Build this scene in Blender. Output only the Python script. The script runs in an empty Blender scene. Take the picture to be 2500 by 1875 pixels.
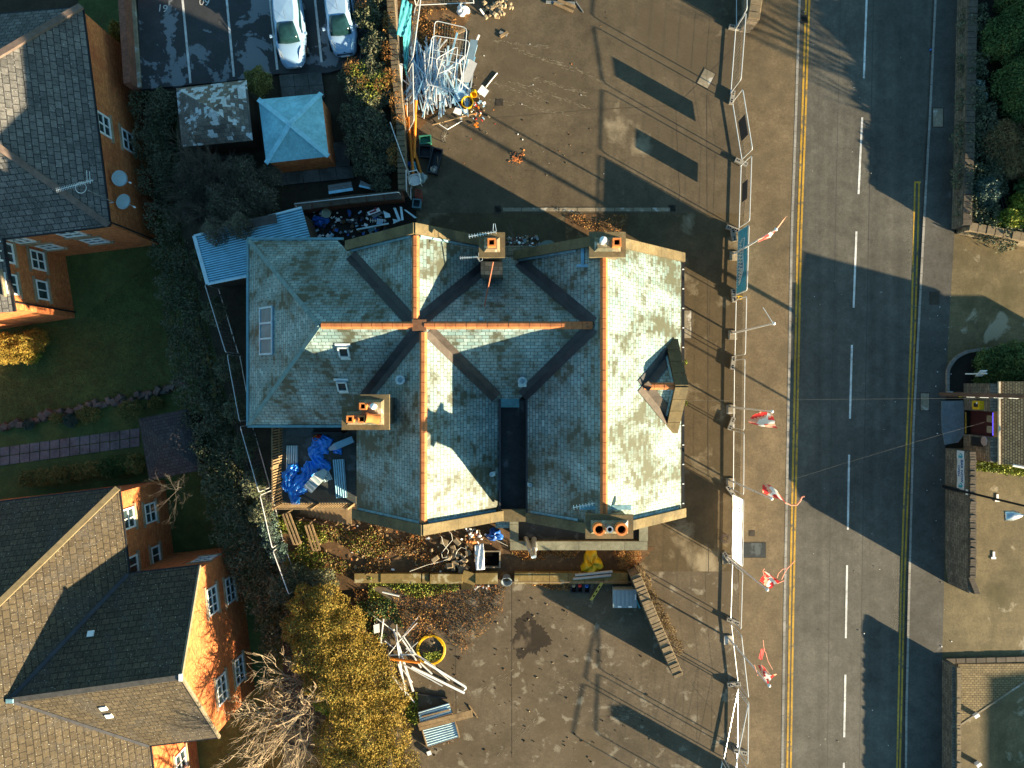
import bpy, math, random
import numpy as np
from mathutils import Vector, Matrix
R = math.radians
rnd = random.Random(7)
C = bpy.context.scene.collection

# ------------------------------------------------------------------ camera, sky, sun, exposure
H, F = 41.3, 1736.0                       # height of the drone over the yard; focal length in px of the 2500 px wide photo
cam = bpy.data.objects.new('camera', bpy.data.cameras.new('camera'))
cam.location = (0, 0, H); cam.data.sensor_width = 36.0; cam.data.lens = 36.0 * F / 2500.0
cam.data.clip_start = 0.5; cam.data.clip_end = 2000
C.objects.link(cam); bpy.context.scene.camera = cam
SUN_EL, SUN_TO = R(12.2), Vector((0.871, -0.491, 0))
w = bpy.data.worlds.new('World'); bpy.context.scene.world = w; w.use_nodes = True
sky = w.node_tree.nodes.new('ShaderNodeTexSky'); sky.sky_type = 'NISHITA'; sky.sun_disc = False
sky.sun_elevation = SUN_EL; sky.sun_rotation = R(119.4); sky.air_density = 1.0; sky.dust_density = 0.6; sky.ozone_density = 0.2
tn = w.node_tree.nodes.new('ShaderNodeMix'); tn.data_type = 'RGBA'; tn.blend_type = 'MULTIPLY'; tn.inputs[0].default_value = 1.0; tn.inputs[7].default_value = (.58, .98, 1.12, 1)   # clear winter sky, tinted so that the shade comes out teal
w.node_tree.links.new(sky.outputs[0], tn.inputs[6]); w.node_tree.links.new(tn.outputs[2], w.node_tree.nodes['Background'].inputs[0])
w.node_tree.nodes['Background'].inputs[1].default_value = 0.054
sl = bpy.data.lights.new('sun', 'SUN'); sl.energy = 5.0; sl.angle = R(0.5); sl.color = (1.0, 0.81, 0.52)
sun = bpy.data.objects.new('sun', sl); C.objects.link(sun)
sd = -(SUN_TO.normalized() * math.cos(SUN_EL) + Vector((0, 0, math.sin(SUN_EL))))
sun.rotation_euler = sd.to_track_quat('-Z', 'Y').to_euler(); sun.location = (40, -25, 30)
vs = bpy.context.scene.view_settings
vs.view_transform = 'Standard'; vs.look = 'None'; vs.exposure = 2.2; vs.gamma = 1.0

# ------------------------------------------------------------------ helpers
def P(x, y, z=0.0):                       # point of the place seen at pixel x, y of the photograph, at height z
    k = (H - z) / F
    return Vector(((x - 1250) * k, (937.5 - y) * k, z))
OFF = dict(a=(0, 0), b=(600, 0), c=(1200, 0), d=(1800, 0), e=(0, 620), f=(600, 620), g=(1200, 620), h=(1800, 620), i=(0, 1235), j=(600, 1235), k=(1200, 1235), l=(1800, 1235))
def Q(c, x, y): o = OFF[c]; return (o[0] + x * .3858, o[1] + y * .3858)
def q(c, x, y, z=0.0): return P(*Q(c, x, y), z)
def on_plane(x, y, p0, n):                # where the sight line through a pixel meets a plane
    d = Vector(((x - 1250) / F, (937.5 - y) / F, -1)); o = Vector((0, 0, H))
    return o + d * ((Vector(p0) - o).dot(n) / d.dot(n))

def tag(o, label=None, cat=None, group=None, kind=None):
    if label: o['label'] = label
    if cat: o['category'] = cat
    if group: o['group'] = group
    if kind: o['kind'] = kind
    return o
def thing(name, label, cat, loc=(0, 0, 0), rz=0, group=None):
    o = bpy.data.objects.new(name, None); C.objects.link(o); o.empty_display_size = .2
    o.location = loc; o.rotation_euler = (0, 0, rz)
    return tag(o, label, cat, group)
def lower(dz):                             # the houses on the left stand on lower ground: build them there
    global H, _mark; H = 41.3 + dz; _mark = set(bpy.data.objects)
def level(dz):
    global H; H = 41.3
    for o in bpy.data.objects:
        if o not in _mark and o.parent is None: o.location.z -= dz
def wloc(o):
    v = Vector((0, 0, 0))
    while o: v += o.location; o = o.parent
    return v
def copy_tree(o, parent=None):
    c = o.copy(); C.objects.link(c)
    if parent: c.parent = parent
    for ch in list(o.children): copy_tree(ch, c)
    return c

class MB:
    def __init__(s): s.v = []; s.f = []; s.m = []
    def poly(s, pts, m=0):
        b = len(s.v); s.v += [Vector(p) for p in pts]; s.f.append(list(range(b, b + len(pts)))); s.m.append(m); return s
    def hexa(s, b4, t4, m=0):             # 4 bottom and 4 top points, counter-clockwise from above
        b = len(s.v); s.v += [Vector(p) for p in list(b4) + list(t4)]
        for f in ((3, 2, 1, 0), (4, 5, 6, 7), (0, 1, 5, 4), (1, 2, 6, 5), (2, 3, 7, 6), (3, 0, 4, 7)):
            s.f.append([b + i for i in f]); s.m.append(m)
        return s
    def box(s, c, size, rz=0, m=0, mat=None):
        hx, hy, hz = [d / 2 for d in size]; M = Matrix.Rotation(rz, 3, 'Z') if mat is None else mat; c = Vector(c)
        pt = lambda x, y, z: c + M @ Vector((x, y, z))
        return s.hexa([pt(-hx, -hy, -hz), pt(hx, -hy, -hz), pt(hx, hy, -hz), pt(-hx, hy, -hz)], [pt(-hx, -hy, hz), pt(hx, -hy, hz), pt(hx, hy, hz), pt(-hx, hy, hz)], m)
    def beam(s, p0, p1, w_, h_, m=0):     # a bar of width w_ (level) and height h_ along a line
        p0, p1 = Vector(p0), Vector(p1); d = (p1 - p0); L = d.length
        if L < 1e-6: return s
        x = d / L; y = Vector((0, 0, 1)).cross(x)
        if y.length < 1e-4: y = Vector((0, 1, 0))
        y.normalize(); z = x.cross(y)
        return s.box((p0 + p1) / 2, (L, w_, h_), m=m, mat=Matrix((x, y, z)).transposed())
    def prism(s, xy, z0, z1, m=0, mt=None):
        xy = [Vector((p[0], p[1])) for p in xy]
        if sum(a.x * b.y - b.x * a.y for a, b in zip(xy, xy[1:] + xy[:1])) < 0: xy.reverse()
        n = len(xy); b = len(s.v); s.v += [Vector((p.x, p.y, z0)) for p in xy] + [Vector((p.x, p.y, z1)) for p in xy]
        s.f.append([b + n - 1 - i for i in range(n)]); s.m.append(m); s.f.append([b + n + i for i in range(n)]); s.m.append(m if mt is None else mt)
        for i in range(n):
            j = (i + 1) % n; s.f.append([b + i, b + j, b + n + j, b + n + i]); s.m.append(m)
        return s
    def slab(s, pts, t, m=0):             # a flat polygon (any tilt) with thickness t under it
        pts = [Vector(p) for p in pts]; n = Vector((0, 0, 0))
        for a, b_ in zip(pts, pts[1:] + pts[:1]): n += a.cross(b_)
        n.normalize()
        if n.z < 0 or (abs(n.z) < 1e-6 and False): pts.reverse(); n = -n
        k = len(pts); b = len(s.v); s.v += [p - n * t for p in pts] + pts
        s.f.append([b + k - 1 - i for i in range(k)]); s.m.append(m); s.f.append([b + k + i for i in range(k)]); s.m.append(m)
        for i in range(k):
            j = (i + 1) % k; s.f.append([b + i, b + j, b + k + j, b + k + i]); s.m.append(m)
        return s
    def tube(s, pts, r, n=6, m=0, closed=False, r2=None):
        pts = [Vector(p) for p in pts]; K = len(pts); b = len(s.v)
        if K < 2: return s
        up = Vector((0, 0, 1)); prev = None
        for i, p in enumerate(pts):
            if closed: t = pts[(i + 1) % K] - pts[i - 1]
            else: t = pts[min(i + 1, K - 1)] - pts[max(i - 1, 0)]
            if t.length < 1e-9: t = Vector((0, 0, 1))
            t.normalize()
            a = prev if prev is not None else (up if abs(t.z) < .95 else Vector((1, 0, 0)))
            x = (a - t * a.dot(t))
            if x.length < 1e-6: x = t.orthogonal()
            x.normalize(); y = t.cross(x); prev = x
            rr = r if r2 is None else r + (r2 - r) * i / (K - 1)
            for j in range(n):
                an = 2 * math.pi * j / n; s.v.append(p + (x * math.cos(an) + y * math.sin(an)) * rr)
        for i in range(K if closed else K - 1):
            for j in range(n):
                a0 = b + i * n + j; a1 = b + i * n + (j + 1) % n; i2 = (i + 1) % K
                s.f.append([a0, a1, b + i2 * n + (j + 1) % n, b + i2 * n + j]); s.m.append(m)
        if not closed:
            s.f.append([b + n - 1 - j for j in range(n)]); s.m.append(m); s.f.append([b + (K - 1) * n + j for j in range(n)]); s.m.append(m)
        return s
    def lathe(s, c, prof, n=16, m=0, M=None):   # prof: (radius, height) from bottom to top, around c
        c = Vector(c); b = len(s.v); M = M or Matrix.Identity(3)
        for (r, h) in prof:
            for j in range(n):
                a = 2 * math.pi * j / n; s.v.append(c + M @ Vector((r * math.cos(a), r * math.sin(a), h)))
        for i in range(len(prof) - 1):
            for j in range(n):
                k = (j + 1) % n; s.f.append([b + i * n + j, b + i * n + k, b + (i + 1) * n + k, b + (i + 1) * n + j]); s.m.append(m)
        s.f.append([b + n - 1 - j for j in range(n)]); s.m.append(m); e = b + (len(prof) - 1) * n; s.f.append([e + j for j in range(n)]); s.m.append(m)
        return s
    def grid(s, P2, m=0, thick=0):        # a net of points [row][col]
        b = len(s.v); nr, nc = len(P2), len(P2[0])
        for row in P2: s.v += [Vector(p) for p in row]
        for i in range(nr - 1):
            for j in range(nc - 1): s.f.append([b + i * nc + j, b + i * nc + j + 1, b + (i + 1) * nc + j + 1, b + (i + 1) * nc + j]); s.m.append(m)
        return s
    def obj(s, name, mats, parent=None, label=None, cat=None, group=None, kind=None, smooth=False, local=False, thick=0):
        if not isinstance(mats, (list, tuple)): mats = [mats]
        me = bpy.data.meshes.new(name)
        if parent is None:
            lo = Vector((min(v.x for v in s.v), min(v.y for v in s.v), min(v.z for v in s.v))); hi = Vector((max(v.x for v in s.v), max(v.y for v in s.v), 0))
            base = Vector(((lo.x + hi.x) / 2, (lo.y + hi.y) / 2, lo.z))
        else: base = Vector((0, 0, 0)) if local else wloc(parent)
        me.from_pydata([v - base for v in s.v], [], s.f)
        for mt in mats: me.materials.append(mt)
        me.polygons.foreach_set('material_index', s.m)
        uv = me.uv_layers.new(name='UVMap'); vv = s.v
        for p in me.polygons:
            n = p.normal
            if abs(n.z) > .985: u_, v_ = Vector((1, 0, 0)), Vector((0, 1, 0))
            else:
                u_ = Vector((-n.y, n.x, 0)).normalized(); v_ = n.cross(u_)
            for li, vi in zip(p.loop_indices, p.vertices):
                q_ = vv[vi]; uv.data[li].uv = (q_.dot(u_), q_.dot(v_))
        if smooth: me.polygons.foreach_set('use_smooth', [True] * len(me.polygons))
        me.update()
        o = bpy.data.objects.new(name, me); C.objects.link(o)
        if parent is None: o.location = base
        else: o.parent = parent
        if thick:
            md = o.modifiers.new('thickness', 'SOLIDIFY'); md.thickness = thick; md.offset = 0
        return tag(o, label, cat, group, kind)

# ------------------------------------------------------------------ materials
MATS = {}
class N:                                   # small node builder
    def __init__(s, name):
        s.mat = bpy.data.materials.new(name); s.mat.use_nodes = True; s.nt = s.mat.node_tree; s.b = s.nt.nodes['Principled BSDF']; MATS[name] = s.mat
        s.geo = None
    def n(s, t, **kw):
        x = s.nt.nodes.new(t)
        for k, v in kw.items():
            if k.startswith('i_'):
                key = k[2:]; x.inputs[int(key) if key.isdigit() else key.replace('_', ' ')].default_value = v
            else: setattr(x, k, v)
        return x
    def l(s, a, b): s.nt.links.new(a, b)
    def pos(s):
        if s.geo is None: s.geo = s.n('ShaderNodeNewGeometry')
        return s.geo.outputs['Position']
    def uv(s): return s.n('ShaderNodeUVMap', uv_map='UVMap').outputs[0]
    def mapped(s, vec, scale, rot=0):
        m = s.n('ShaderNodeMapping'); s.l(vec, m.inputs[0]); m.inputs['Scale'].default_value = scale; m.inputs['Rotation'].default_value = (0, 0, rot); return m.outputs[0]
    def noise(s, vec, scale, detail=4, rough=.6, dist=0):
        x = s.n('ShaderNodeTexNoise'); s.l(vec, x.inputs['Vector']); x.inputs['Scale'].default_value = scale; x.inputs['Detail'].default_value = detail; x.inputs['Roughness'].default_value = rough; x.inputs['Distortion'].default_value = dist; return x.outputs['Fac']
    def ramp(s, fac, stops, interp='LINEAR'):
        x = s.n('ShaderNodeValToRGB'); s.l(fac, x.inputs[0]); e = x.color_ramp.elements; x.color_ramp.interpolation = interp
        while len(e) < len(stops): e.new(0.5)
        for el, (p, c) in zip(e, stops): el.position = p; el.color = (*c, 1) if len(c) == 3 else c
        return x.outputs[0]
    def mask(s, fac, lo, hi): return s.ramp(fac, [(lo, (0, 0, 0)), (hi, (1, 1, 1))])
    def mix(s, fac, a, b, mode='MIX'):
        x = s.n('ShaderNodeMix', data_type='RGBA', blend_type=mode)
        for sock, v in ((x.inputs[0], fac), (x.inputs[6], a), (x.inputs[7], b)):
            if isinstance(v, (int, float)): sock.default_value = v
            elif isinstance(v, tuple): sock.default_value = (*v, 1)
            else: s.l(v, sock)
        return x.outputs[2]
    def bump(s, h, strength=.4, dist=.02):
        x = s.n('ShaderNodeBump'); s.l(h, x.inputs['Height']); x.inputs['Strength'].default_value = strength; x.inputs['Distance'].default_value = dist; s.l(x.outputs[0], s.b.inputs['Normal'])
    def done(s, col, rough=.8, metal=0, spec=.3):
        if isinstance(col, tuple): s.b.inputs['Base Color'].default_value = (*col, 1)
        else: s.l(col, s.b.inputs['Base Color'])
        if isinstance(rough, (int, float)): s.b.inputs['Roughness'].default_value = rough
        else: s.l(rough, s.b.inputs['Roughness'])
        s.b.inputs['Metallic'].default_value = metal; s.b.inputs['Specular IOR Level'].default_value = spec
        return s.mat
def mul(c, k): return tuple(min(1, x * k) for x in c)
def plain(name, col, rough=.7, metal=0, var=.35, scale=6, spec=.3, bump=0):
    s = N(name); v = s.noise(s.pos(), scale, 5, .65)
    c = s.ramp(v, [(.3, mul(col, 1 - var)), (.7, mul(col, 1 + var))])
    if bump: s.bump(s.noise(s.pos(), scale * 4, 4), bump, .01)
    return s.done(c, rough, metal, spec)
def ground(name, base, pale=None, pale_lo=.56, pale_hi=.62, pale_scale=.5, dark=None, dark_scale=.25, dark_at=(.5, .75), grain=.35, rough=.85, spec=.25, streak=None, bump=.25):
    s = N(name); p = s.pos()
    base = mul(base, 1.02); big = s.noise(p, .18, 6, .6); mid = s.noise(p, 1.3, 6, .65); fine = s.noise(p, 16, 5, .75)
    c = s.ramp(big, [(.3, mul(base, .66)), (.7, mul(base, 1.24))])
    c = s.mix(1.0, c, s.ramp(mid, [(.25, (.66, .65, .63)), (.75, (1.2, 1.2, 1.22))]), 'MULTIPLY')
    c = s.mix(1.0, c, s.ramp(s.noise(p, 6.5, 6, .8), [(.3, (.70, .70, .70)), (.7, (1.22, 1.21, 1.2))]), 'MULTIPLY')
    if dark:
        c = s.mix(s.mask(s.noise(p, dark_scale, 7, .62, .4), *dark_at), c, dark)
    if pale:
        m = s.mask(s.noise(p, pale_scale, 8, .6, .3), pale_lo, pale_hi)
        c = s.mix(m, c, pale)
    if streak:
        m = s.noise(s.mapped(p, (1.3, .035, 1), 0), 1.0, 4, .6); c = s.mix(1.0, c, s.ramp(m, [(.35, (.84, .84, .84)), (.65, (1.14, 1.14, 1.13))]), 'MULTIPLY')
    c = s.mix(grain, c, s.ramp(fine, [(.2, (.25, .25, .25)), (.8, (.85, .85, .85))]), 'OVERLAY')
    if bump: s.bump(fine, bump, .012)
    return s.done(c, rough, 0, spec)
def bricks(name, c1, c2, mortar, bw=.225, rh=.075, ms=.01, patch=None, patch_amt=.5, rough=.85, speck=None, dirt_scale=.6, spec=.25, bump=.4, offset=.5, mottle=1.0, tilep=0):
    s = N(name); uv = s.uv(); b = s.n('ShaderNodeTexBrick'); s.l(uv, b.inputs['Vector']); b.offset = offset
    for k, v in (('Color1', (*c1, 1)), ('Color2', (*c2, 1)), ('Mortar', (*mortar, 1)), ('Scale', 1.0), ('Mortar Size', ms), ('Brick Width', bw), ('Row Height', rh), ('Bias', 0.0), ('Mortar Smooth', .3)): b.inputs[k].default_value = v
    c = b.outputs['Color']
    if patch:
        nz = s.noise(s.mapped(uv, (1, .45, 1)), dirt_scale, 8, .68, .5)
        if tilep:
            b2 = s.n('ShaderNodeTexBrick'); s.l(uv, b2.inputs['Vector']); b2.offset = offset
            for k, v in (('Color1', (0, 0, 0, 1)), ('Color2', (1, 1, 1, 1)), ('Mortar', (.5, .5, .5, 1)), ('Scale', 1.0), ('Mortar Size', 0), ('Brick Width', bw), ('Row Height', rh)): b2.inputs[k].default_value = v
            ad = s.n('ShaderNodeMath', operation='MULTIPLY_ADD'); bw_ = s.n('ShaderNodeRGBToBW'); s.l(b2.outputs['Color'], bw_.inputs[0]); s.l(bw_.outputs[0], ad.inputs[0]); ad.inputs[1].default_value = tilep; s.l(nz, ad.inputs[2]); m = s.mask(ad.outputs[0], .60 + tilep * .3, .63 + tilep * .3)
        else: m = s.mask(nz, .5, .62)
        f = s.n('ShaderNodeMath', operation='MULTIPLY'); s.l(m, f.inputs[0]); f.inputs[1].default_value = patch_amt
        c = s.mix(f.outputs[0], c, patch)
    v = s.noise(uv, 3.0, 6, .7); c = s.mix(1.0, c, s.ramp(v, [(.25, (.66, .66, .66)), (.75, (1.3, 1.3, 1.3))]), 'MULTIPLY'); c = s.mix(1.0, c, s.ramp(s.noise(uv, 9.0, 4, .8), [(.3, (.66, .66, .66)), (.7, (1.28, 1.28, 1.28))]), 'MULTIPLY')
    if speck:
        m = s.mask(s.noise(uv, 13, 3, .6), .64, .7); c = s.mix(m, c, speck)
    if bump: s.bump(b.outputs['Fac'], -bump, .012)
    return s.done(c, rough, 0, spec)
def leafmat(name, cols, rough=.7):
    s = N(name); a = s.n('ShaderNodeAttribute', attribute_name='tint'); k = len(cols)
    c = s.ramp(a.outputs['Fac'], [(i / max(1, k - 1), c_) for i, c_ in enumerate(cols)])
    m = s.done(c, rough, 0, .2)
    return m

m_slate = None
def slate_mat():                           # old blue-green slates: every slate its own tone, dark lichen patches drawn down the slope
    s = N('slate'); uv = s.uv(); b = s.n('ShaderNodeTexBrick'); s.l(uv, b.inputs['Vector']); b.offset = .5
    for k, v in (('Color1', (.15, .235, .24, 1)), ('Color2', (.42, .545, .545, 1)), ('Mortar', (.03, .045, .045, 1)), ('Scale', 1.0), ('Mortar Size', .014), ('Brick Width', .34), ('Row Height', .2), ('Bias', -.1), ('Mortar Smooth', .2)): b.inputs[k].default_value = v
    b2 = s.n('ShaderNodeTexBrick'); s.l(uv, b2.inputs['Vector']); b2.offset = .5
    for k, v in (('Color1', (0, 0, 0, 1)), ('Color2', (1, 1, 1, 1)), ('Mortar', (.5, .5, .5, 1)), ('Scale', 1.0), ('Mortar Size', 0), ('Brick Width', .34), ('Row Height', .2)): b2.inputs[k].default_value = v
    add = s.n('ShaderNodeMath', operation='MULTIPLY_ADD'); bw = s.n('ShaderNodeRGBToBW'); s.l(b2.outputs['Color'], bw.inputs[0]); s.l(bw.outputs[0], add.inputs[0]); add.inputs[1].default_value = .17
    s.l(s.noise(s.mapped(uv, (1, .5, 1)), .55, 8, .7, .4), add.inputs[2])
    m = s.mask(add.outputs[0], .505, .69)
    c = s.mix(m, b.outputs['Color'], (.058, .062, .04))
    c = s.mix(1.0, c, s.ramp(s.noise(uv, 5, 5, .7), [(.25, (.78, .78, .78)), (.75, (1.18, 1.18, 1.18))]), 'MULTIPLY')
    s.bump(b.outputs['Fac'], -.5, .012)
    return s.done(c, .5, 0, .45)
slate = slate_mat()
lead = plain('lead', (.045, .045, .05), .6, 0, .3, 2)
lead_pale = plain('lead_pale', (.20, .36, .42), .5, 0, .4, 4)
coping = ground('coping_stone', (.15, .115, .06), dark=(.06, .052, .035), dark_scale=.9, rough=.9)
terracotta = plain('terracotta', (.56, .19, .05), .7, 0, .25, 4)
ridge_t = plain('ridge_clay', (.42, .15, .055), .75, 0, .28, 2.5)
flaunch = ground('flaunching', (.23, .18, .11), pale=(.42, .37, .29), pale_scale=1.6, dark=(.10, .10, .07), dark_scale=1.1, dark_at=(.5, .62), rough=.9)
stone = bricks('stone_wall', (.20, .15, .095), (.32, .25, .16), (.12, .10, .07), .42, .2, .018, patch=(.09, .075, .05))
stone_dark = bricks('stone_wall_grey', (.12, .095, .07), (.22, .175, .13), (.07, .06, .05), .38, .16, .02, patch=(.05, .045, .04), dirt_scale=1.2)
brick = bricks('red_brick', (.52, .13, .04), (.72, .235, .065), (.32, .15, .08), patch=(.40, .09, .035), patch_amt=.5)
brick_old = bricks('old_brick', (.19, .07, .045), (.28, .10, .06), (.14, .09, .07), patch=(.10, .05, .04))
tile_grey = bricks('concrete_tile', (.085, .085, .085), (.15, .145, .14), (.022, .022, .024), .42, .31, .024, patch=(.05, .05, .05), speck=(.42, .42, .42), bump=.9)
tile_brown = bricks('concrete_tile_brown', (.060, .046, .029), (.090, .069, .042), (.022, .018, .013), .42, .31, .024, patch=(.06, .055, .05), speck=(.45, .42, .36), bump=.9)
tile_red = bricks('clay_tile', (.34, .20, .09), (.52, .32, .15), (.10, .06, .035), .17, .13, .022, patch=(.16, .11, .06), bump=1.0)
tile_dark = bricks('dark_tile', (.045, .042, .045), (.07, .064, .066), (.02, .02, .02), .25, .2, .014)
slate_old = bricks('old_slate', (.07, .055, .045), (.17, .145, .12), (.03, .03, .03), .3, .22, .012, patch=(.50, .56, .60), patch_amt=.8, tilep=.25, rough=.45, spec=.5)  # pale patches put the shine of wet slates into the colour
paint_white = plain('white_paint', (.72, .74, .76), .5, 0, .08, 3)
upvc = plain('upvc', (.80, .80, .80), .35, 0, .03, 3, .5)
glass = plain('window_glass', (.03, .05, .055), .06, 0, .5, 1.2, .8)
glass_car = plain('car_glass', (.008, .03, .036), .12, 0, .4, 2, .5)
sandstone = ground('sandstone', (.34, .27, .18), rough=.9)
steel = plain('galvanised_steel', (.55, .57, .58), .4, .75, .12, 8, .5)
steel_blue = plain('pale_plastic', (.30, .46, .60), .45, 0, .35, 3)
alu = plain('aluminium', (.6, .62, .63), .35, .8, .1, 5)
white_pl = plain('white_plastic', (.78, .78, .77), .4, 0, .06, 3, .5)
grey_pl = plain('grey_plastic', (.20, .24, .27), .5, 0, .15, 3)
black_pl = plain('black_plastic', (.018, .018, .02), .45, 0, .2, 3)
black_paint = plain('black_paint', (.012, .013, .015), .35, 0, .2, 3, .5)
green_pl = plain('green_plastic', (.03, .16, .11), .5, 0, .2, 3)
yellow_pl = plain('yellow_plastic', (.60, .36, .01), .4, 0, .15, 3)
orange_pl = plain('orange_plastic', (.62, .19, .02), .45, 0, .12, 3)
red_pl = plain('red_plastic', (.5, .03, .03), .45, 0, .2, 3)
blue_pl = plain('blue_plastic', (.02, .11, .42), .4, 0, .3, 3)
cyan_net = plain('cyan_netting', (.08, .42, .48), .7, 0, .3, 5)
tarp_blue = plain('blue_tarpaulin', (.02, .24, .80), .30, 0, .3, 2, .6)
wood = ground('weathered_wood', (.28, .19, .10), dark=(.12, .08, .045), dark_scale=1.6, rough=.85)
wood_dark = ground('dark_wood', (.11, .065, .035), dark=(.05, .035, .025), dark_scale=1.6, rough=.85)
wood_grey = ground('grey_wood', (.20, .21, .21), dark=(.08, .09, .09), dark_scale=2, rough=.85)
pole_wood = ground('pole_wood', (.15, .085, .06), dark=(.09, .06, .045), dark_scale=1.2, rough=.8)
conc = ground('concrete', (.27, .225, .16), dark=(.15, .135, .10), dark_scale=.7, pale=(.42, .40, .36), pale_scale=1.1)
conc_block = plain('concrete_block', (.24, .22, .19), .9, 0, .25, 5)
conc_mossy = ground('mossy_concrete', (.21, .15, .055), dark=(.09, .075, .03), dark_scale=1.0, pale=(.32, .28, .17), pale_scale=1.3)
hole = plain('dark_hole', (.004, .004, .004), .95, 0, 0, 1, 0)
corr = plain('corrugated_steel', (.30, .60, .76), .42, .1, .2, 1.5, .5)
corr_pale = plain('corrugated_sheet', (.50, .66, .72), .42, .1, .18, 2, .5)
asphalt_roof = ground('roof_felt', (.03, .035, .038), pale=(.07, .08, .085), pale_scale=.8)
felt_blue = ground('pale_roof_felt', (.26, .58, .68), dark=(.19, .45, .54), dark_scale=.9, rough=.6)
carpaint1 = plain('silver_blue_paint', (.25, .40, .58), .16, .15, .04, 2, .6)
carpaint2 = plain('silver_paint', (.28, .42, .60), .16, .15, .04, 2, .6)
rubber = plain('rubber', (.012, .012, .012), .85, 0, .2, 3)
flag_red = plain('red_flag_cloth', (.62, .07, .07), .8, 0, .25, 4)
flag_pale = plain('faded_flag_cloth', (.72, .40, .30), .8, 0, .25, 4)
flag_white = plain('white_flag_cloth', (.75, .75, .74), .8, 0, .08, 4)
banner_blue = plain('blue_banner', (.03, .17, .27), .5, 0, .2, 2)
banner_white = plain('white_banner', (.82, .84, .86), .5, 0, .04, 2)
def lets_light_through(m, col, k):         # thin cloth: sun on the far side shows through
    nt = m.node_tree; t = nt.nodes.new('ShaderNodeBsdfTranslucent'); t.inputs[0].default_value = (*col, 1); x = nt.nodes.new('ShaderNodeMixShader'); x.inputs[0].default_value = k
    o = nt.nodes['Material Output']; nt.links.new(nt.nodes['Principled BSDF'].outputs[0], x.inputs[1]); nt.links.new(t.outputs[0], x.inputs[2]); nt.links.new(x.outputs[0], o.inputs[0])
lets_light_through(banner_white, (.85, .86, .9), .5); lets_light_through(banner_blue, (.02, .12, .2), .1)
for m_ in ((flag_red, (.6, .04, .04)), (flag_pale, (.8, .42, .3)), (flag_white, (.8, .8, .8)), (cyan_net, (.04, .5, .6))): lets_light_through(m_[0], m_[1], .4)
ink_blue = plain('blue_ink', (.02, .10, .30), .6, 0, .05, 2)
ink_teal = plain('teal_ink', (.05, .35, .45), .6, 0, .05, 2)
yellow_line = ground('yellow_road_paint', (.50, .29, .035), dark=(.13, .10, .05), dark_scale=2.6, dark_at=(.52, .66), rough=.7)
white_line = ground('white_road_paint', (.62, .62, .60), dark=(.2, .19, .17), dark_scale=3, dark_at=(.54, .72), rough=.7)
maroon = plain('maroon_paint', (.05, .012, .012), .6, 0, .2, 3)
# ------------------------------------------------------------------ ground, road, pavements
soil = ground('soil', (.055, .042, .026), dark=(.025, .02, .014), dark_scale=.5, grain=.5)
yard_m = ground('yard_surface', (.100, .077, .049), pale=(.24, .19, .125), pale_lo=.60, pale_hi=.68, pale_scale=.22, dark=(.075, .056, .034), dark_scale=.16, dark_at=(.48, .66), grain=.45)
yard_s = ground('yard_surface_stained', (.112, .086, .056), pale=(.20, .17, .125), pale_lo=.575, pale_hi=.65, pale_scale=1.15, dark=(.085, .062, .036), dark_scale=.2, dark_at=(.48, .68), grain=.45)
yard_f = ground('forecourt_surface', (.092, .065, .034), pale=(.25, .20, .13), pale_lo=.55, pale_hi=.68, pale_scale=.35, dark=(.065, .046, .022), dark_scale=.35, dark_at=(.42, .62), grain=.4)
pave_m = ground('pavement_surface', (.15, .11, .064), dark=(.10, .075, .045), dark_scale=.8, grain=.6)
pave_r = ground('far_pavement_surface', (.085, .08, .07), pale=(.13, .12, .11), pale_lo=.66, pale_hi=.72, pale_scale=.7, grain=.4)
drive_m = ground('driveway_surface', (.145, .112, .058), pale=(.30, .25, .17), pale_lo=.6, pale_hi=.65, pale_scale=.45, dark=(.06, .05, .02), dark_scale=.3, dark_at=(.5, .7), grain=.5)
road_m = ground('road_asphalt', (.086, .080, .066), grain=.55, streak=R(90), rough=.8, spec=.35)
park_m = ground('car_park_asphalt', (.035, .036, .038), pale=(.15, .165, .18), pale_lo=.54, pale_hi=.555, pale_scale=.42, grain=.3, rough=.6, spec=.4)
lawn_m = ground('lawn_grass', (.072, .105, .03), dark=(.05, .07, .02), dark_scale=.7, pale=(.06, .06, .02), pale_lo=.55, pale_hi=.75, pale_scale=1.2, grain=.6, bump=.6)
slab_m = ground('paving_slabs', (.12, .125, .12), dark=(.05, .055, .05), dark_scale=.8, dark_at=(.45, .6))
def sheet(name, px, z, mat, z0=-.2, label=None):
    m = MB().prism([P(x, y) for x, y in px], z0, z); return m.obj(name, mat, kind='structure', label=label)
EDGE = [(345, -400), (345, 216), (432, 250), (440, 560), (500, 760), (560, 1000), (612, 1200), (690, 1420), (690, 2300)]   # edge of the upper ground; the left lies 3 m lower
def sheet(name, px, z, mat, z0=-.2, label=None):
    m = MB().prism([P(x, y) for x, y in px], z0, z); return m.obj(name, mat, kind='structure', label=label)
EDGE = [(345, -400), (345, 216), (432, 250), (440, 560), (500, 760), (560, 1000), (612, 1200), (690, 1420), (690, 2300)]   # edge of the upper ground; the left lies 3 m lower
MB().poly([P(x, y, -.2) for x, y in EDGE] + [Vector((P(*EDGE[-1]).x, -250, -.2)), Vector((250, -250, -.2)), Vector((250, 250, -.2)), Vector((P(*EDGE[0]).x, 250, -.2))]).obj('ground', soil, kind='structure', label='bare dark soil under the yards and the road')
MB().poly([(-250, -250, -3.25), (30, -250, -3.25), (30, 250, -3.25), (-250, 250, -3.25)]).obj('lower_ground', soil, kind='structure', label='lower soil under the brick houses')
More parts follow.
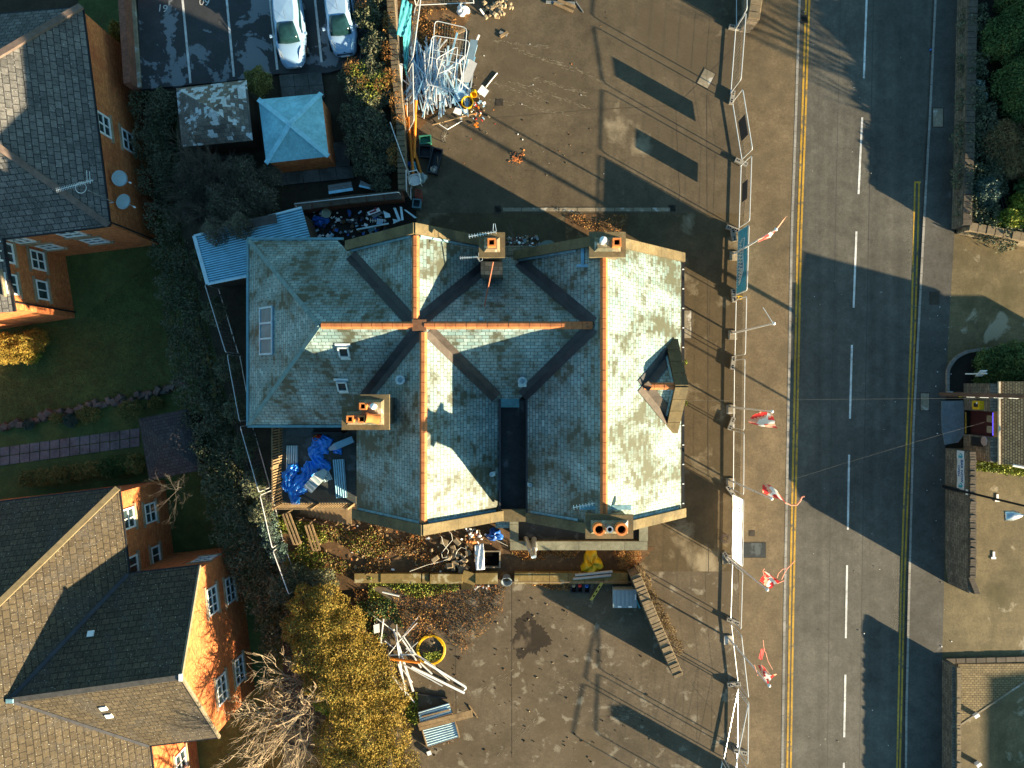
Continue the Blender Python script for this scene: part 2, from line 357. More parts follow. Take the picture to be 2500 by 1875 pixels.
mb = MB(); mb.grid([[P(x, y, -.2) for x, y in EDGE], [P(x, y, -.2) + Vector((-.3 if x == 345 else -2.2, 0, -3.05)) for x, y in EDGE]]); mb.obj('bank', lawn_m, kind='structure', label='earth bank between the lawns and the upper ground')
KL = [(1958, -150), (1952, 0), (1943, 290), (1933, 571), (1925, 1006), (1916, 1466), (1910, 1875), (1907, 2050)]      # left kerb
KR = [(2290, -150), (2284, 0), (2270, 290), (2257, 525), (2242, 813), (2230, 1044), (2220, 1428), (2213, 1736), (2210, 2050)]
RO = [(2352, -150), (2345, 0), (2338, 290), (2330, 570), (2313, 860), (2309, 960), (2308, 1100), (2305, 1430), (2300, 1610), (2299, 2050)]  # outer edge of the far pavement
def at_y(line, y):
    for (x0, y0), (x1, y1) in zip(line, line[1:]):
        if y0 <= y <= y1: return x0 + (x1 - x0) * (y - y0) / (y1 - y0)
    return line[-1][0]
MB().poly([P(x - 3, y, -.1) for x, y in KL] + [P(x + 3, y, -.1) for x, y in reversed(KR)]).obj('road', road_m, kind='structure', label='grey asphalt road running top to bottom')
FX = [(1830, -150), (1815, 0), (1800, 240), (1822, 400), (1815, 560), (1812, 900), (1806, 1200), (1803, 1510), (1822, 1690), (1815, 2050)]
sheet('pavement_near', FX + list(reversed(KL)), .004, pave_m, label='brown gritty pavement beside the double yellow lines')
sheet('pavement_far', KR + list(reversed(RO)), .004, pave_r, label='dark pavement on the far side of the road')
sheet('yard_north', [(962, -150), (1830, -150), (1815, 0), (1800, 240), (1822, 400), (1816, 520), (975, 520), (985, 300)], .004, yard_m, label='brown yard above the building')
sheet('yard_side', [(1016, 520), (1816, 520), (1815, 560), (1812, 900), (1806, 1200), (1803, 1395), (1010, 1395)], .0045, yard_f, label='stained forecourt between the building and the fence')
sheet('yard_south', [(900, 1395), (1803, 1395), (1803, 1510), (1822, 1690), (1815, 2050), (930, 2050), (960, 1700), (900, 1440)], .004, yard_s, label='stained brown yard below the building')
sheet('driveway_north', [(2330, 570), (2348, 575), (2700, 640), (2700, 950), (2313, 950), (2313, 860)], .0045, drive_m, label='concrete driveway across the road')
sheet('driveway_south', [(2308, 1095), (2700, 1095), (2700, 2100), (2299, 2100), (2300, 1610), (2305, 1430)], .004, drive_m, label='stained concrete courtyard across the road')
lower(3.0)
sheet('lawn_left', [(-600, 560), (470, 520), (520, 900), (600, 1200), (640, 1500), (760, 2100), (-600, 2100)], -.02, lawn_m, label='dark green lawn between the two brick houses')
sheet('lawn_strip', [(190, -100), (312, -100), (330, 215), (330, 560), (190, 560)], -.03, lawn_m, label='strip of grass beside the upper brick house')
level(3.0)
sheet('car_park', [(330, -150), (900, -150), (900, 150), (800, 178), (680, 180), (560, 198), (345, 218)], .006, park_m, label='dark car park with pale damp patches')
# worn features of the yard floors: joints, channel, patches
def strip(mb, pts, wd, z, m=0):
    pts = [P(x, y, z) for x, y in pts]
    for a, b in zip(pts, pts[1:]):
        d = (b - a); n = Vector((-d.y, d.x, 0)).normalized() * wd / 2; mb.poly([a - n, b - n, b + n, a + n], m)
    return mb
joint = plain('joint_dirt', (.075, .056, .036), .9, 0, .2, 4)
mb = MB()
for pts in ([(1200, 288), (1480, 266), (1650, 258), (1720, 190), (1800, 110)], [(1650, 258), (1660, 470), (1640, 620)], [(1726, 230), (1727, 520)],
            [(1250, 1400), (1250, 1850)], [(1728, 560), (1730, 1400)],
            [(1690, 1672), (1760, 1760), (1800, 1860)], [(1110, 1400), (1115, 1800)]): strip(mb, pts, .035, .009)
mb.obj('yard_joint', joint, kind='structure', label='dark joints in the yard surface')
mb = MB()
for k in range(9):
    x0 = 1228 + k * 45.5; mb.hexa([P(x0, 516, .0), P(x0 + 44, 516, 0), P(x0 + 44, 507, 0), P(x0, 507, 0)], [P(x0, 516, .03), P(x0 + 44, 516, .03), P(x0 + 44, 507, .03), P(x0, 507, .03)])
mb.obj('kerb_channel', conc, kind='structure', label='pale row of drainage channel stones in the upper yard')
def kerb(name, line, dx, wd, label, y1=2050):
    mb = MB(); y = -140
    while y < y1 - 5:
        ya, yb = y + .4, min(y + 38.0, y1); xa, xb = at_y(line, ya) + dx, at_y(line, yb) + dx; hw = wd / 2 * 42
        mb.hexa([P(xa - hw, yb, -.15), P(xb + hw, yb, -.15), P(xa + hw, ya, -.15), P(xa - hw, ya, -.15)], [P(xb - hw, yb, .012), P(xb + hw, yb, .012), P(xa + hw, ya, .012), P(xa - hw, ya, .012)]); y += 38.5
    return mb.obj(name, conc_kerb, kind='structure', label=label)
conc_kerb = ground('kerb_stone', (.30, .28, .25), dark=(.17, .155, .13), dark_scale=.8, rough=.85)
kerb('kerb_near', KL, 0, .14, 'pale kerb stones beside the near pavement'); kerb('kerb_far', KR, 0, .13, 'kerb stones of the far pavement')
mb = MB()
for k in range(60):
    y0 = 1100 + k * 17
    if y0 < 2040: pass
mb = MB()
for off0, off1, line, ya, yb in ((16, 12, KL, -140, 2040), (24, 20.5, KL, -140, 2040)):
    pts = [(at_y(line, y) + off0 + (off1 - off0) * max(0, y) / 1875, y) for y in range(ya, yb, 60)]; strip(mb, pts, .115, -.094)
pl = [(2234, 443), (2231, 575), (2225, 800), (2217, 1000), (2206, 1250), (2200, 1428), (2195, 1650), (2190, 1875), (2188, 2040)]
pr = [(2244, 443), (2241, 575), (2234, 800), (2226, 1000), (2215, 1250), (2208, 1428), (2203, 1650), (2197, 1875), (2195, 2040)]
strip(mb, pl, .10, -.094); strip(mb, pr, .10, -.0935); strip(mb, [(2232, 445), (2248, 445)], .11, -.093)
mb.obj('road_marking_yellow', yellow_line, kind='structure', label='double yellow lines along both sides of the road')
mb = MB()
for a, b in (((2121, -120), (2118, -60)), ((2116, -5), (2109, 191)), ((2105, 286), (2096, 474)), ((2091, 565), (2084, 751)), ((2080, 842), (2075, 1022)), ((2073, 1110), (2070, 1293)), ((2068, 1380), (2065, 1558)), ((2064, 1647), (2061, 1800)), ((2060, 1862), (2059, 2000))):
    strip(mb, [a, b], .115, -.094)
mb.obj('road_marking_white', white_line, kind='structure', label='broken white centre line of the road')
mb = MB()
for a, b in (((440, -60), (465, 203)), ((548, -60), (571, 187)), ((653, -60), (677, 170)), ((763, -60), (785, 152))): strip(mb, [a, b], .13, .011)
mb.obj('bay_marking', white_line, kind='structure', label='white parking bay lines')
def text(body, size, name, mat, M, parent=None, ext=.002, **kw):
    cu = bpy.data.curves.new(name + '_curve', 'FONT'); cu.body = body; cu.size = size; cu.align_x = 'CENTER'; cu.align_y = 'CENTER'; cu.extrude = ext; cu.offset = kw.pop('bold', 0); tmp = bpy.data.objects.new(name + '_curve', cu)
    me = bpy.data.meshes.new_from_object(tmp); bpy.data.objects.remove(tmp); me.materials.clear(); me.materials.append(mat); o = bpy.data.objects.new(name, me); C.objects.link(o)
    if parent: M = Matrix.Translation(-wloc(parent)) @ M; o.parent = parent
    o.matrix_local = M; return tag(o, **kw)
for t, px, lb in (('61', (397, 19), 'white bay number next to the brick wall'), ('60', (499, 3), 'white bay number in the second bay')):
    text(t, .62, 'bay_number', white_line, Matrix.Translation(P(*px, .016)) @ Matrix.Rotation(R(180 - 7), 4, 'Z'), kind='structure', label=lb)
# scuffs, repairs and worn edges
def scuffs(name, label, lines, n, mat, spread, l0, l1, w0, w1, z, seed):
    r_ = random.Random(seed); m_ = MB()
    for k in range(n):
        (x0, y0), (x1, y1) = r_.choice(lines); t_ = r_.random(); a = P(x0 + (x1 - x0) * t_ + r_.gauss(0, spread), y0 + (y1 - y0) * t_ + r_.gauss(0, spread), z + .0008 * (k % 3)); d = (P(x1, y1) - P(x0, y0)).normalized(); d = (d + Vector((r_.uniform(-.12, .12), r_.uniform(-.12, .12), 0))).normalized() * r_.uniform(l0, l1); nn = Vector((-d.y, d.x, 0)).normalized() * r_.uniform(w0, w1)
        m_.poly([a - nn * .4, a + d * .5 - nn, a + d, a + d * .5 + nn])
    return m_.obj(name, mat, kind='structure', label=label)
scuff_m = plain('scuff', (.20, .165, .115), .9, 0, .2, 4)
scuffs('yard_scuff', 'pale scrape marks in the upper yard', [((1200, 100), (1330, 115)), ((1245, 115), (1400, 170)), ((1240, 195), (1440, 265)), ((1200, 200), (1330, 245)), ((1300, 190), (1430, 228)), ((1190, 240), (1380, 280)), ((1330, 140), (1480, 200))], 420, scuff_m, 2.6, .06, .35, .006, .02, .0095, 3)
scuffs('yard_scuff', 'pale scrape marks in the lower yard', [((1200, 1850), (1330, 1740)), ((1350, 1640), (1600, 1800)), ((1150, 1700), (1250, 1640)), ((1480, 1700), (1560, 1750))], 160, scuff_m, 6, .05, .3, .006, .025, .0095, 4)
grit = plain('worn_grit', (.15, .135, .10), .9, 0, .4, 14)
scuffs('road_wear', 'gritty worn strip beside the far double yellow lines', [((2226, 470), (2222, 690)), ((2212, 1370), (2207, 1540)), ((2190, 1390), (2186, 1540))], 900, grit, 5, .03, .12, .01, .03, -.0975, 5)
tar = plain('tar_seam', (.045, .042, .038), .7, 0, .2, 4); mb = MB(); strip(mb, [(2098, 1875), (2108, 1200), (2122, 500), (2135, -100)], .03, -.0985); strip(mb, [(2020, 1875), (2030, 1000), (2052, 0)], .02, -.0985); mb.obj('road_seam', tar, kind='structure', label='thin dark seams along the road')
# iron and covers let into the floors
iron = plain('cast_iron', (.05, .04, .03), .6, .4, .3, 5)
def drain(name, px, wd, ln, label, z=.012, rz=0):
    c = P(*px, z); mb = MB(); mb.box(c, (wd, ln, .02), rz)
    t = thing(name, label, 'drain grate', c - Vector((0, 0, .01)), 0, 'drain grates')
    fr = mb.obj('frame', iron, t); m2 = MB(); Mz = Matrix.Rotation(rz + R(52), 3, 'Z')
    for k in range(-3, 4):
        L = (wd * .85) * (1 - abs(k) * .2); m2.box(c + Vector((0, 0, .012)) + Mz @ Vector((0, k * wd / 7, 0)), (L, wd / 16, .008), mat=Mz)
    m2.obj('slot', hole, t); return t
drain('drain_grate', Q('c', 40, 1325), .40, .45, 'square iron drain grate at the pub end of the drainage channel')
drain('drain_grate', Q('c', 1143, 1318), .42, .42, 'square iron drain grate at the fence end of the drainage channel')
drain('drain_grate', Q('d', 425, 122), .40, .48, 'road gully grate crossing the near double yellow lines', -.088)
def cover(px, wd, ln, mat, label, z=.008, rz=0):
    c = P(*px, z); t = thing('manhole_cover', label, 'manhole cover', c - Vector((0, 0, .01)))
    MB().box(c, (wd + .1, ln + .1, .012), rz).obj('frame', iron, t); MB().box(c + Vector((0, 0, .008)), (wd, ln, .008), rz).obj('lid', mat, t)
cover((2290, 287), .56, 1.05, conc, 'pale rectangular manhole cover on the far pavement beside the garden wall')
cover((2281, 728), .48, .66, iron, 'dark square manhole cover on the far pavement by the driveway')
cover((2258, 981), .48, .98, conc, 'pale manhole cover on the far pavement near the wooden pole')
cover((1676, 792), .55, 1.6, conc, 'grated cellar hatch full of litter against the pub front wall')
cover((1842, 1343), 1.25, .82, asphalt_roof, 'dark repaired square with a white stopcock on the near pavement')
cover((1836, 1302), .24, .24, iron, 'small square inspection cover on the near pavement')
cover(Q('c', 48, 648), .35, .30, iron, 'small dark cover in the upper yard near the yellow buckets')
cover(Q('c', 1358, 497), .68, .95, conc, 'pale tilted concrete cover in the upper yard near the fence', .012, R(-28))
# burnt patch in the south yard
pm = ground('burnt_patch_surface', (.035, .025, .016), dark=(.012, .010, .008), dark_scale=1.2, pale=(.10, .075, .05), pale_lo=.55, pale_hi=.66, pale_scale=.9)
pts = []
for k in range(90):
    a = 2 * math.pi * k / 90; r = (42 + 8 * math.sin(3 * a + 1) + 4 * math.sin(7 * a) + rnd.uniform(-5, 5)); pts.append(P(1293 + r * 1.05 * math.cos(a), 1555 + r * 1.15 * math.sin(a), .0085))
MB().poly(pts).obj('burnt_patch', pm, kind='structure', label='round burnt patch in the lower yard')
# bare earth beds
bed = ground('leafy_earth', (.11, .062, .028), dark=(.04, .026, .014), dark_scale=1.1, pale=(.22, .13, .06), pale_lo=.55, pale_hi=.7, pale_scale=2.4, grain=.7, bump=.8)
sheet('earth_bed_south', [(690, 1270), (1010, 1270), (1245, 1280), (1250, 1335), (1600, 1335), (1545, 1395), (690, 1450)], .012, bed, label='leaf strewn earth between the building and the slab wall')
sheet('earth_bed_north', [(955, -100), (1130, -100), (1150, 40), (1090, 120), (1080, 260), (1010, 330), (985, 500), (945, 500), (985, 300)], .0095, bed, label='rusty leaf strewn earth beside the netting')
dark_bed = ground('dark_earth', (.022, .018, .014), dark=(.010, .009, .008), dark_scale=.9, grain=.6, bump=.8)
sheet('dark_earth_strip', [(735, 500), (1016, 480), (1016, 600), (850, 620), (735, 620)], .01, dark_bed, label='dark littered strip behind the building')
sheet('garden_earth', [(2335, -150), (2900, -150), (2900, 650), (2345, 565)], .0, dark_bed, label='dark earth of the walled garden')
sheet('forecourt_earth', [(1380, 522), (1540, 522), (1520, 590), (1380, 600)], .0105, bed, label='leafy triangle of earth beside the chimney gable')
# paving
def paving(name, o, dx, dy, nx, ny, mat, label, gap=.012, z=.03):
    mb = MB(); o = Vector(o); dx = Vector(dx); dy = Vector(dy)
    for i in range(nx):
        for j in range(ny):
            c = [o + dx * (i + a) + dy * (j + b) for a, b in ((gap, gap), (1 - gap, gap), (1 - gap, 1 - gap), (gap, 1 - gap))]; zz = z + rnd.uniform(-.006, .006)
            b4 = [Vector((p.x, p.y, -.1)) for p in c]; t4 = [Vector((p.x, p.y, zz)) for p in c]
            nrm = (b4[1] - b4[0]).cross(b4[3] - b4[0])
            if nrm.z < 0: b4.reverse(); t4.reverse()
            mb.hexa(b4, t4)
    return mb.obj(name, mat, kind='structure', label=label)
lower(3.0); o = P(0, 1092); e = P(342, 1044); d = (e - o); path_m = ground('path_slabs', (.19, .165, .18), dark=(.06, .052, .055), dark_scale=.9)
pd = P(0, 1138) - o
paving('path', o - d * .5, d / 14, pd / 2, 21, 2, path_m, 'grey slab path on the lawn leading to the dark tiled hut', .05); level(3.0)
o = P(681, 183); paving('path_slabs_upper', o, (P(785, 176) - o) / 3, (P(689, 245) - o) / 2, 3, 2, slab_m, 'wet paving slabs between the car park and the blue roofed hut', .015)
o = P(655, 425); paving('path_slabs_lower', o, (P(860, 405) - o) / 5, (P(660, 455) - o), 5, 1, slab_m, 'paving slabs below the blue roofed hut', .015)
o = P(800, 412); paving('path_slabs_side', o, (P(856, 405) - o), (P(800, 350) - o), 1, 1, slab_m, 'paving slab beside the blue roofed hut', .015)

# ------------------------------------------------------------------ stone walls
def stone_run(mb, pts, wd, h, cop=.08, m=0, mc=1, step=.45, over=.03, gap=.04):
    pts = [Vector(p) for p in pts]
    for a, b in zip(pts, pts[1:]):
        d = b - a; L = d.length; u = d / L; n = Vector((-u.y, u.x, 0)) * wd / 2; z0 = Vector((0, 0, -.15)); z1 = Vector((0, 0, h))
        mb.hexa([a - n + z0, b - n + z0, b + n + z0, a + n + z0], [a - n + z1, b - n + z1, b + n + z1, a + n + z1], m)
        if cop:
            k = max(1, round(L / step)); n2 = Vector((-u.y, u.x, 0)) * (wd / 2 + over)
            for i in range(k):
                p0 = a + d * (i + gap * rnd.uniform(.5, 1.5)) / k; p1 = a + d * (i + 1 - gap * rnd.uniform(.5, 1.5)) / k; t = cop * rnd.uniform(.8, 1.25)
                mb.hexa([p0 - n2 + z1, p1 - n2 + z1, p1 + n2 + z1, p0 + n2 + z1], [p0 - n2 * .9 + z1 + Vector((0, 0, t)), p1 - n2 * .9 + z1 + Vector((0, 0, t)), p1 + n2 * .9 + z1 + Vector((0, 0, t)), p0 + n2 * .9 + z1 + Vector((0, 0, t))], mc)
def wall_thing(name, label, pts, wd, h, mats, cop=.08, step=.45, gap=.04):
    t = thing(name, label, 'wall', Vector(pts[0]) * 1.0)
    a = MB(); stone_run(a, pts, wd, h, 0); a.obj('wall_body', mats[0], t)
    b = MB(); stone_run(b, pts, wd, h, cop, step=step, gap=gap)
    c = MB(); c.v = b.v; keep = [i for i, m in enumerate(b.m) if m == 1]; c.f = [b.f[i] for i in keep]; c.m = [0] * len(keep)
    c.obj('coping', mats[1], t); return t
cop_brown = ground('wall_coping', (.22, .165, .10), dark=(.10, .08, .055), dark_scale=1.3)
cop_dark = ground('dark_coping', (.10, .08, .06), dark=(.05, .042, .035), dark_scale=1.5)
wall_thing('stone_wall', 'long rough stone wall beside the turquoise netting', [P(957, -120), P(962, 20), P(972, 170), P(985, 310), P(990, 478)], .42, 1.2, (stone_dark, ground('old_coping', (.15, .115, .07), dark=(.06, .05, .035), dark_scale=2.2)), .07, .3, .1)
wall_thing('stone_wall', 'low slab topped wall above the littered strip', [P(730, 515), P(860, 497), P(988, 486)], .45, .9, (brick_old, cop_dark), .06, 1.1)
wall_thing('stone_wall', 'stone gatepost wall at the upper end of the fence', [P(1812, -90), P(1825, 30), P(1818, 80)], .62, 1.5, (stone_dark, cop_brown))
wall_thing('stone_wall', 'unseen stone post below the lower edge, added for its shadow', [P(1905, 1945), P(1907, 1972)], .8, 2.3, (stone_dark, cop_brown))  # post out of view, added to cast the long narrow shadow
wall_thing('stone_wall', 'leaning stone wall with upright coping stones in the lower yard', [P(1538, 1383), P(1572, 1465), P(1640, 1622)], .52, 1.65, (stone_dark, cop_brown), .16, .2, .09)
wall_thing('stone_wall', 'garden wall topped with bushes beside the far pavement', [P(2352, -120), P(2344, 100), P(2340, 330), P(2333, 560)], .5, 1.0, (stone_dark, cop_dark), .09, .35)
wall_thing('stone_wall', 'mossy sunlit end wall of the walled garden by the driveway', [P(2338, 562), P(2480, 590), P(2650, 625)], .45, 1.0, (stone, cop_brown), .09, .5)
t = thing('brick_wall', 'brick wall with concrete edging beside the car park', 'wall', P(312, 8))
MB().prism([P(300, -120), P(314, -120), P(338, 216), P(322, 220)], -3.2, .9).obj('wall_body', brick_old, t)
a = MB(); stone_run(a, [P(317, -120), P(342, 214)], .22, .1, 0); a.obj('edging', conc, t)
# slab retaining wall in front of the terrace
t = thing('slab_wall', 'broken slab topped low wall between the earth bed and the lower yard', 'wall', P(1000, 1408))
a = MB(); xs = [905, 955, 1015, 1050]
for x0, x1, h in ((868, 930, .3), (932, 1030, .34), (1033, 1048, .36), (1052, 1130, .44)): a.prism([P(x0, 1420), P(x1, 1420), P(x1, 1397), P(x0, 1397)], -.1, h)
for x0, x1, h in ((1162, 1215, .46), (1256, 1298, .45), (1299, 1340, .45), (1341, 1385, .45), (1386, 1425, .45), (1426, 1470, .45), (1471, 1530, .45)): a.prism([P(x0, 1421), P(x1, 1420), P(x1, 1394), P(x0, 1394)], -.1, h)
a.obj('slab', conc_mossy, t)
b = MB(); M1 = Matrix.Rotation(R(-18), 3, 'Z') @ Matrix.Rotation(R(12), 3, 'X'); b.box(P(1146, 1410, .32), (.85, .72, .1), mat=M1); b.box(P(1140, 1428, .12), (.7, .5, .1), mat=Matrix.Rotation(R(8), 3, 'Z') @ Matrix.Rotation(R(-14), 3, 'X')); b.obj('fallen_slab', conc_mossy, t)
# ------------------------------------------------------------------ the slate roofed stone building
A_, cY, BT, BB = 4.055, 2.62, -4.31, -3.96
pub = thing('stone_building', 'large stone building with crossing blue green slate roofs and four chimneys', 'building', (-2, 0, 0))
mb = MB()
def extrude_y(mb, prof, y0, y1, m=0):
    n = len(prof); b = len(mb.v); mb.v += [Vector((x, y0, z)) for x, z in prof] + [Vector((x, y1, z)) for x, z in prof]
    mb.f.append([b + i for i in range(n)]); mb.m.append(m); mb.f.append([b + n + n - 1 - i for i in range(n)]); mb.m.append(m)
    for i in range(n):
        j = (i + 1) % n; mb.f.append([b + j, b + i, b + n + i, b + n + j]); mb.m.append(m)
extrude_y(mb, [(.9, 0), (8.2, 0), (8.2, 5.6), (A_, 9.72), (.9, 6.3)], -6.6, 6.5)
extrude_y(mb, [(-7.55, 0), (-.75, 0), (-.75, 5.85), (-4.1, 9.2), (-7.55, 5.75)], -6.65, 7.08)
mb.box((-6.1, 2.6, 2.4), (14.2, 9.0, 4.8)); mb.box((0, 2.5, 2.9), (3, 7.4, 5.8))
for y0, y1, ax, ze, zr, x0, x1 in ((6.14, 6.52, A_, 0, 10.12, .25, 8.35), (6.66, 7.10, BT, 0, 9.74, -8.05, -.5), (-6.67, -6.24, BB, 0, 9.74, -7.72, -.62), (-6.64, -6.24, A_, 0, 10.12, .8, 8.35)):
    extrude_y(mb, [(x0, 4.5), (x1, 4.5), (x1, zr - (x1 - ax)), (ax, zr), (x0, zr - (ax - x0))], y0 + .02, y1 - .02)
mb.obj('wall', stone, pub)
faces = [[(A_, -6.25, 10), (8.49, -6.25, 5.565), (8.49, 6.15, 5.565), (A_, 6.15, 10)],
         [(A_, -6.25, 10), (A_, 6.15, 10), (.195, 6.15, 6.14), (A_ - .4, cY, 9.6), (.755, -.34, 6.7), (.755, -6.25, 6.7)],
         [(BT, cY, 9.6), (-.70, 6.3, 5.99), (.045, 6.3, 5.99), (A_ - .4, cY, 9.6)],
         [(BT, cY, 9.6), (-.70, 6.3, 5.99), (-.36, 6.65, 5.65), (BT, 6.65, 9.6)],
         [(BT, cY, 9.6), (BT, 6.65, 9.6), (BT - 3.95, 6.65, 5.65)],
         [(-8.585, cY, 9.6), (BT, cY, 9.6), (-8.91, 7.33, 5.0), (-13.42, 7.33, 5.0)],
         [(-8.585, cY, 9.6), (-13.42, 7.33, 5.0), (-13.42, -2.08, 5.0)],
         [(-8.585, cY, 9.6), (-13.42, -2.08, 5.0), (-8.56, -2.08, 5.0), (-7.76, -1.26, 5.8), (BB, cY, 9.6)],
         [(BB, cY, 9.6), (-7.76, -1.26, 5.8), (-7.76, -6.25, 5.8), (BB, -6.25, 9.6)],
         [(BB, cY, 9.6), (BB, -6.25, 9.6), (-.66, -6.25, 6.3), (-.66, -.75, 6.3)],
         [(BB, cY, 9.6), (-.66, -.75, 6.3), (.355, -.75, 6.3), (A_ - .4, cY, 9.6)]]
mb = MB()
for f in faces: mb.slab(f, .07)
roof = mb.obj('roof', slate, pub)
mb = MB()                                  # sheet of lead along hips and verges
for a, b in (((-8.585, cY, 9.63), (-13.42, 7.33, 5.03)), ((-8.585, cY, 9.63), (-13.42, -2.08, 5.03))): mb.beam(a, b, .20, .05)
mb.obj('hip_cover', plain('hip_slate', (.14, .21, .21), .6, 0, .3, 3), pub)
def ridge(p0, p1, name='ridge_tiles', parent=pub, wd=.17, dp=.15, L0=.46, mat=ridge_t):
    p0, p1 = Vector(p0), Vector(p1); d = p1 - p0; L = d.length; u = d / L; n = Vector((-u.y, u.x, 0)); k = round(L / L0); m_ = MB()
    for i in range(k):
        a = p0 + u * (L * i / k + .006); b = p0 + u * (L * (i + 1) / k - .012); up = Vector((0, 0, rnd.uniform(-.008, .012)))
        ring = lambda p: [p - n * wd - Vector((0, 0, dp)) + up, p - n * .07 + Vector((0, 0, .025)) + up, p + n * .07 + Vector((0, 0, .025)) + up, p + n * wd - Vector((0, 0, dp)) + up]
        ra, rb = ring(a), ring(b)
        for j in range(3): m_.poly([ra[j], ra[j + 1], rb[j + 1], rb[j]])
        m_.poly(ra); m_.poly(list(reversed(rb)))
    return m_.obj(name, mat, parent)
ridge((A_, -6.2, 10.06), (A_, 5.6, 10.06)); ridge((BT, cY + .3, 9.66), (BT, 6.62, 9.66)); ridge((BB, -6.2, 9.66), (BB, cY - .3, 9.66)); ridge((-8.5, cY, 9.66), (BT - .1, cY, 9.66)); ridge((BB + .05, cY, 9.66), (A_ - .45, cY, 9.66))
def valley(p0, p1, wd=.3, parent=pub, mat=lead, rise=.707):
    p0, p1 = Vector(p0), Vector(p1); d = p1 - p0; n = Vector((-d.y, d.x, 0)).normalized(); z = Vector((0, 0, 1)); m_ = MB()
    for s in (-1, 1):
        e = n * wd * s + z * (rise * wd + .035); c = z * .03
        m_.poly([p0 + c, p1 + c, p1 + e, p0 + e] if s < 0 else [p0 + e, p1 + e, p1 + c, p0 + c])
    return m_.obj('valley_gutter', mat, parent)
MB().box((-4.13, cY, 9.60), (.62, .5, .12)).obj('ridge_saddle', plain('saddle_clay', (.16, .075, .04), .8, 0, .3, 4), pub)
lead_br = plain('lead_brown', (.075, .060, .05), .7, 0, .35, 2.5)
valley((BT - .25, cY + .25, 9.35), (-8.0, 6.4, 5.9)); valley((BT + .25, cY + .25, 9.35), (-.9, 6.1, 6.2)); valley((BB - .25, cY - .25, 9.35), (-7.5, -1.0, 6.06)); valley((BB + .25, cY - .25, 9.35), (-.75, -.66, 6.39), mat=lead_br)
valley((A_ - .5, cY + .1, 9.5), (.35, 6.0, 6.29)); valley((A_ - .5, cY - .1, 9.5), (.5, -.6, 6.45))
mb = MB(); mb.box((.05, -3.5, 6.02), (1.42, 5.5, .12)); mb.obj('channel_roof', asphalt_roof, pub)
mb = MB(); mb.box((-.60, -3.5, 6.22), (.10, 5.5, .3)); mb.obj('channel_edge', lead, pub); MB().box((.72, -3.5, 6.4), (.08, 5.5, .62)).obj('channel_edge', lead, pub)
mb = MB(); mb.box((-.12, -.9, 6.3), (.95, .5, .05)); mb.obj('channel_head', plain('teal_lead', (.08, .22, .25), .4, 0, .3, 3), pub)
# parapet copings with blue lead edge
def rake(y, wd, pts, name='coping'):
    m_ = MB()
    for a, b in zip(pts, pts[1:]):
        a, b = Vector((a[0], y, a[1])), Vector((b[0], y, b[1])); L = (b - a).length; k = max(1, round(L / 1.05))
        for i in range(k): m_.beam(a.lerp(b, (i + .004) / k), a.lerp(b, (i + .996) / k), wd, .13)
    return m_.obj(name, coping, pub)
rake(6.33, .45, [(8.62, 5.72), (A_, 10.28)]); rake(6.33, .45, [(A_, 10.28), (.1, 6.33)]); rake(6.88, .48, [(-8.25, 5.96), (BT, 9.9)]); rake(6.88, .48, [(BT, 9.9), (-.5, 6.1)])
rake(-6.46, .48, [(-7.92, 5.94), (BB, 9.9)]); rake(-6.46, .48, [(BB, 9.9), (-.35, 6.3)]); rake(-6.44, .45, [(.7, 6.93), (A_, 10.28)]); rake(-6.44, .45, [(A_, 10.28), (8.68, 5.66)])
mb = MB(); mb.box((.1, -6.45, 6.3), (1.5, .6, .3)); mb.obj('coping_block', coping, pub)
mb = MB()
for y, pts in ((6.08, [(.3, 6.33), (2.9, 8.93)]), (6.62, [(-8.0, 5.98), (-4.5, 9.48)]), (6.62, [(-4.1, 9.45), (-1.4, 6.75)]), (-6.2, [(-7.6, 6.02), (-4.15, 9.47)]), (-6.2, [(-3.75, 9.45), (-.8, 6.5)]), (-6.18, [(.9, 6.9), (3.0, 9.0)]), (-6.18, [(5.2, 8.92), (8.3, 5.82)])):
    MB().beam((pts[0][0], y, pts[0][1]), (pts[1][0], y, pts[1][1]), .11, .05).obj('lead_flashing', lead_pale, pub)
mb = MB()
mb.beam((8.6, -6.2, 5.52), (8.6, 6.1, 5.52), .13, .1); mb.obj('gutter', black_pl, pub)
gm_ = plain('pale_gutter', (.16, .30, .34), .5, 0, .2, 3)
for a, b in (((-13.5, -2.15, 4.98), (-13.5, 7.4, 4.98)), ((-13.5, -2.16, 4.98), (-8.5, -2.16, 4.98)), ((-13.5, 7.42, 4.98), (-8.6, 7.42, 4.98))): MB().beam(a, b, .12, .09).obj('gutter', gm_, pub)
mb = MB()
for y in range(13): MB().box((8.60, -6 + y * .98, 5.58), (.09, .05, .04)).obj('gutter_bracket', white_pl, pub)
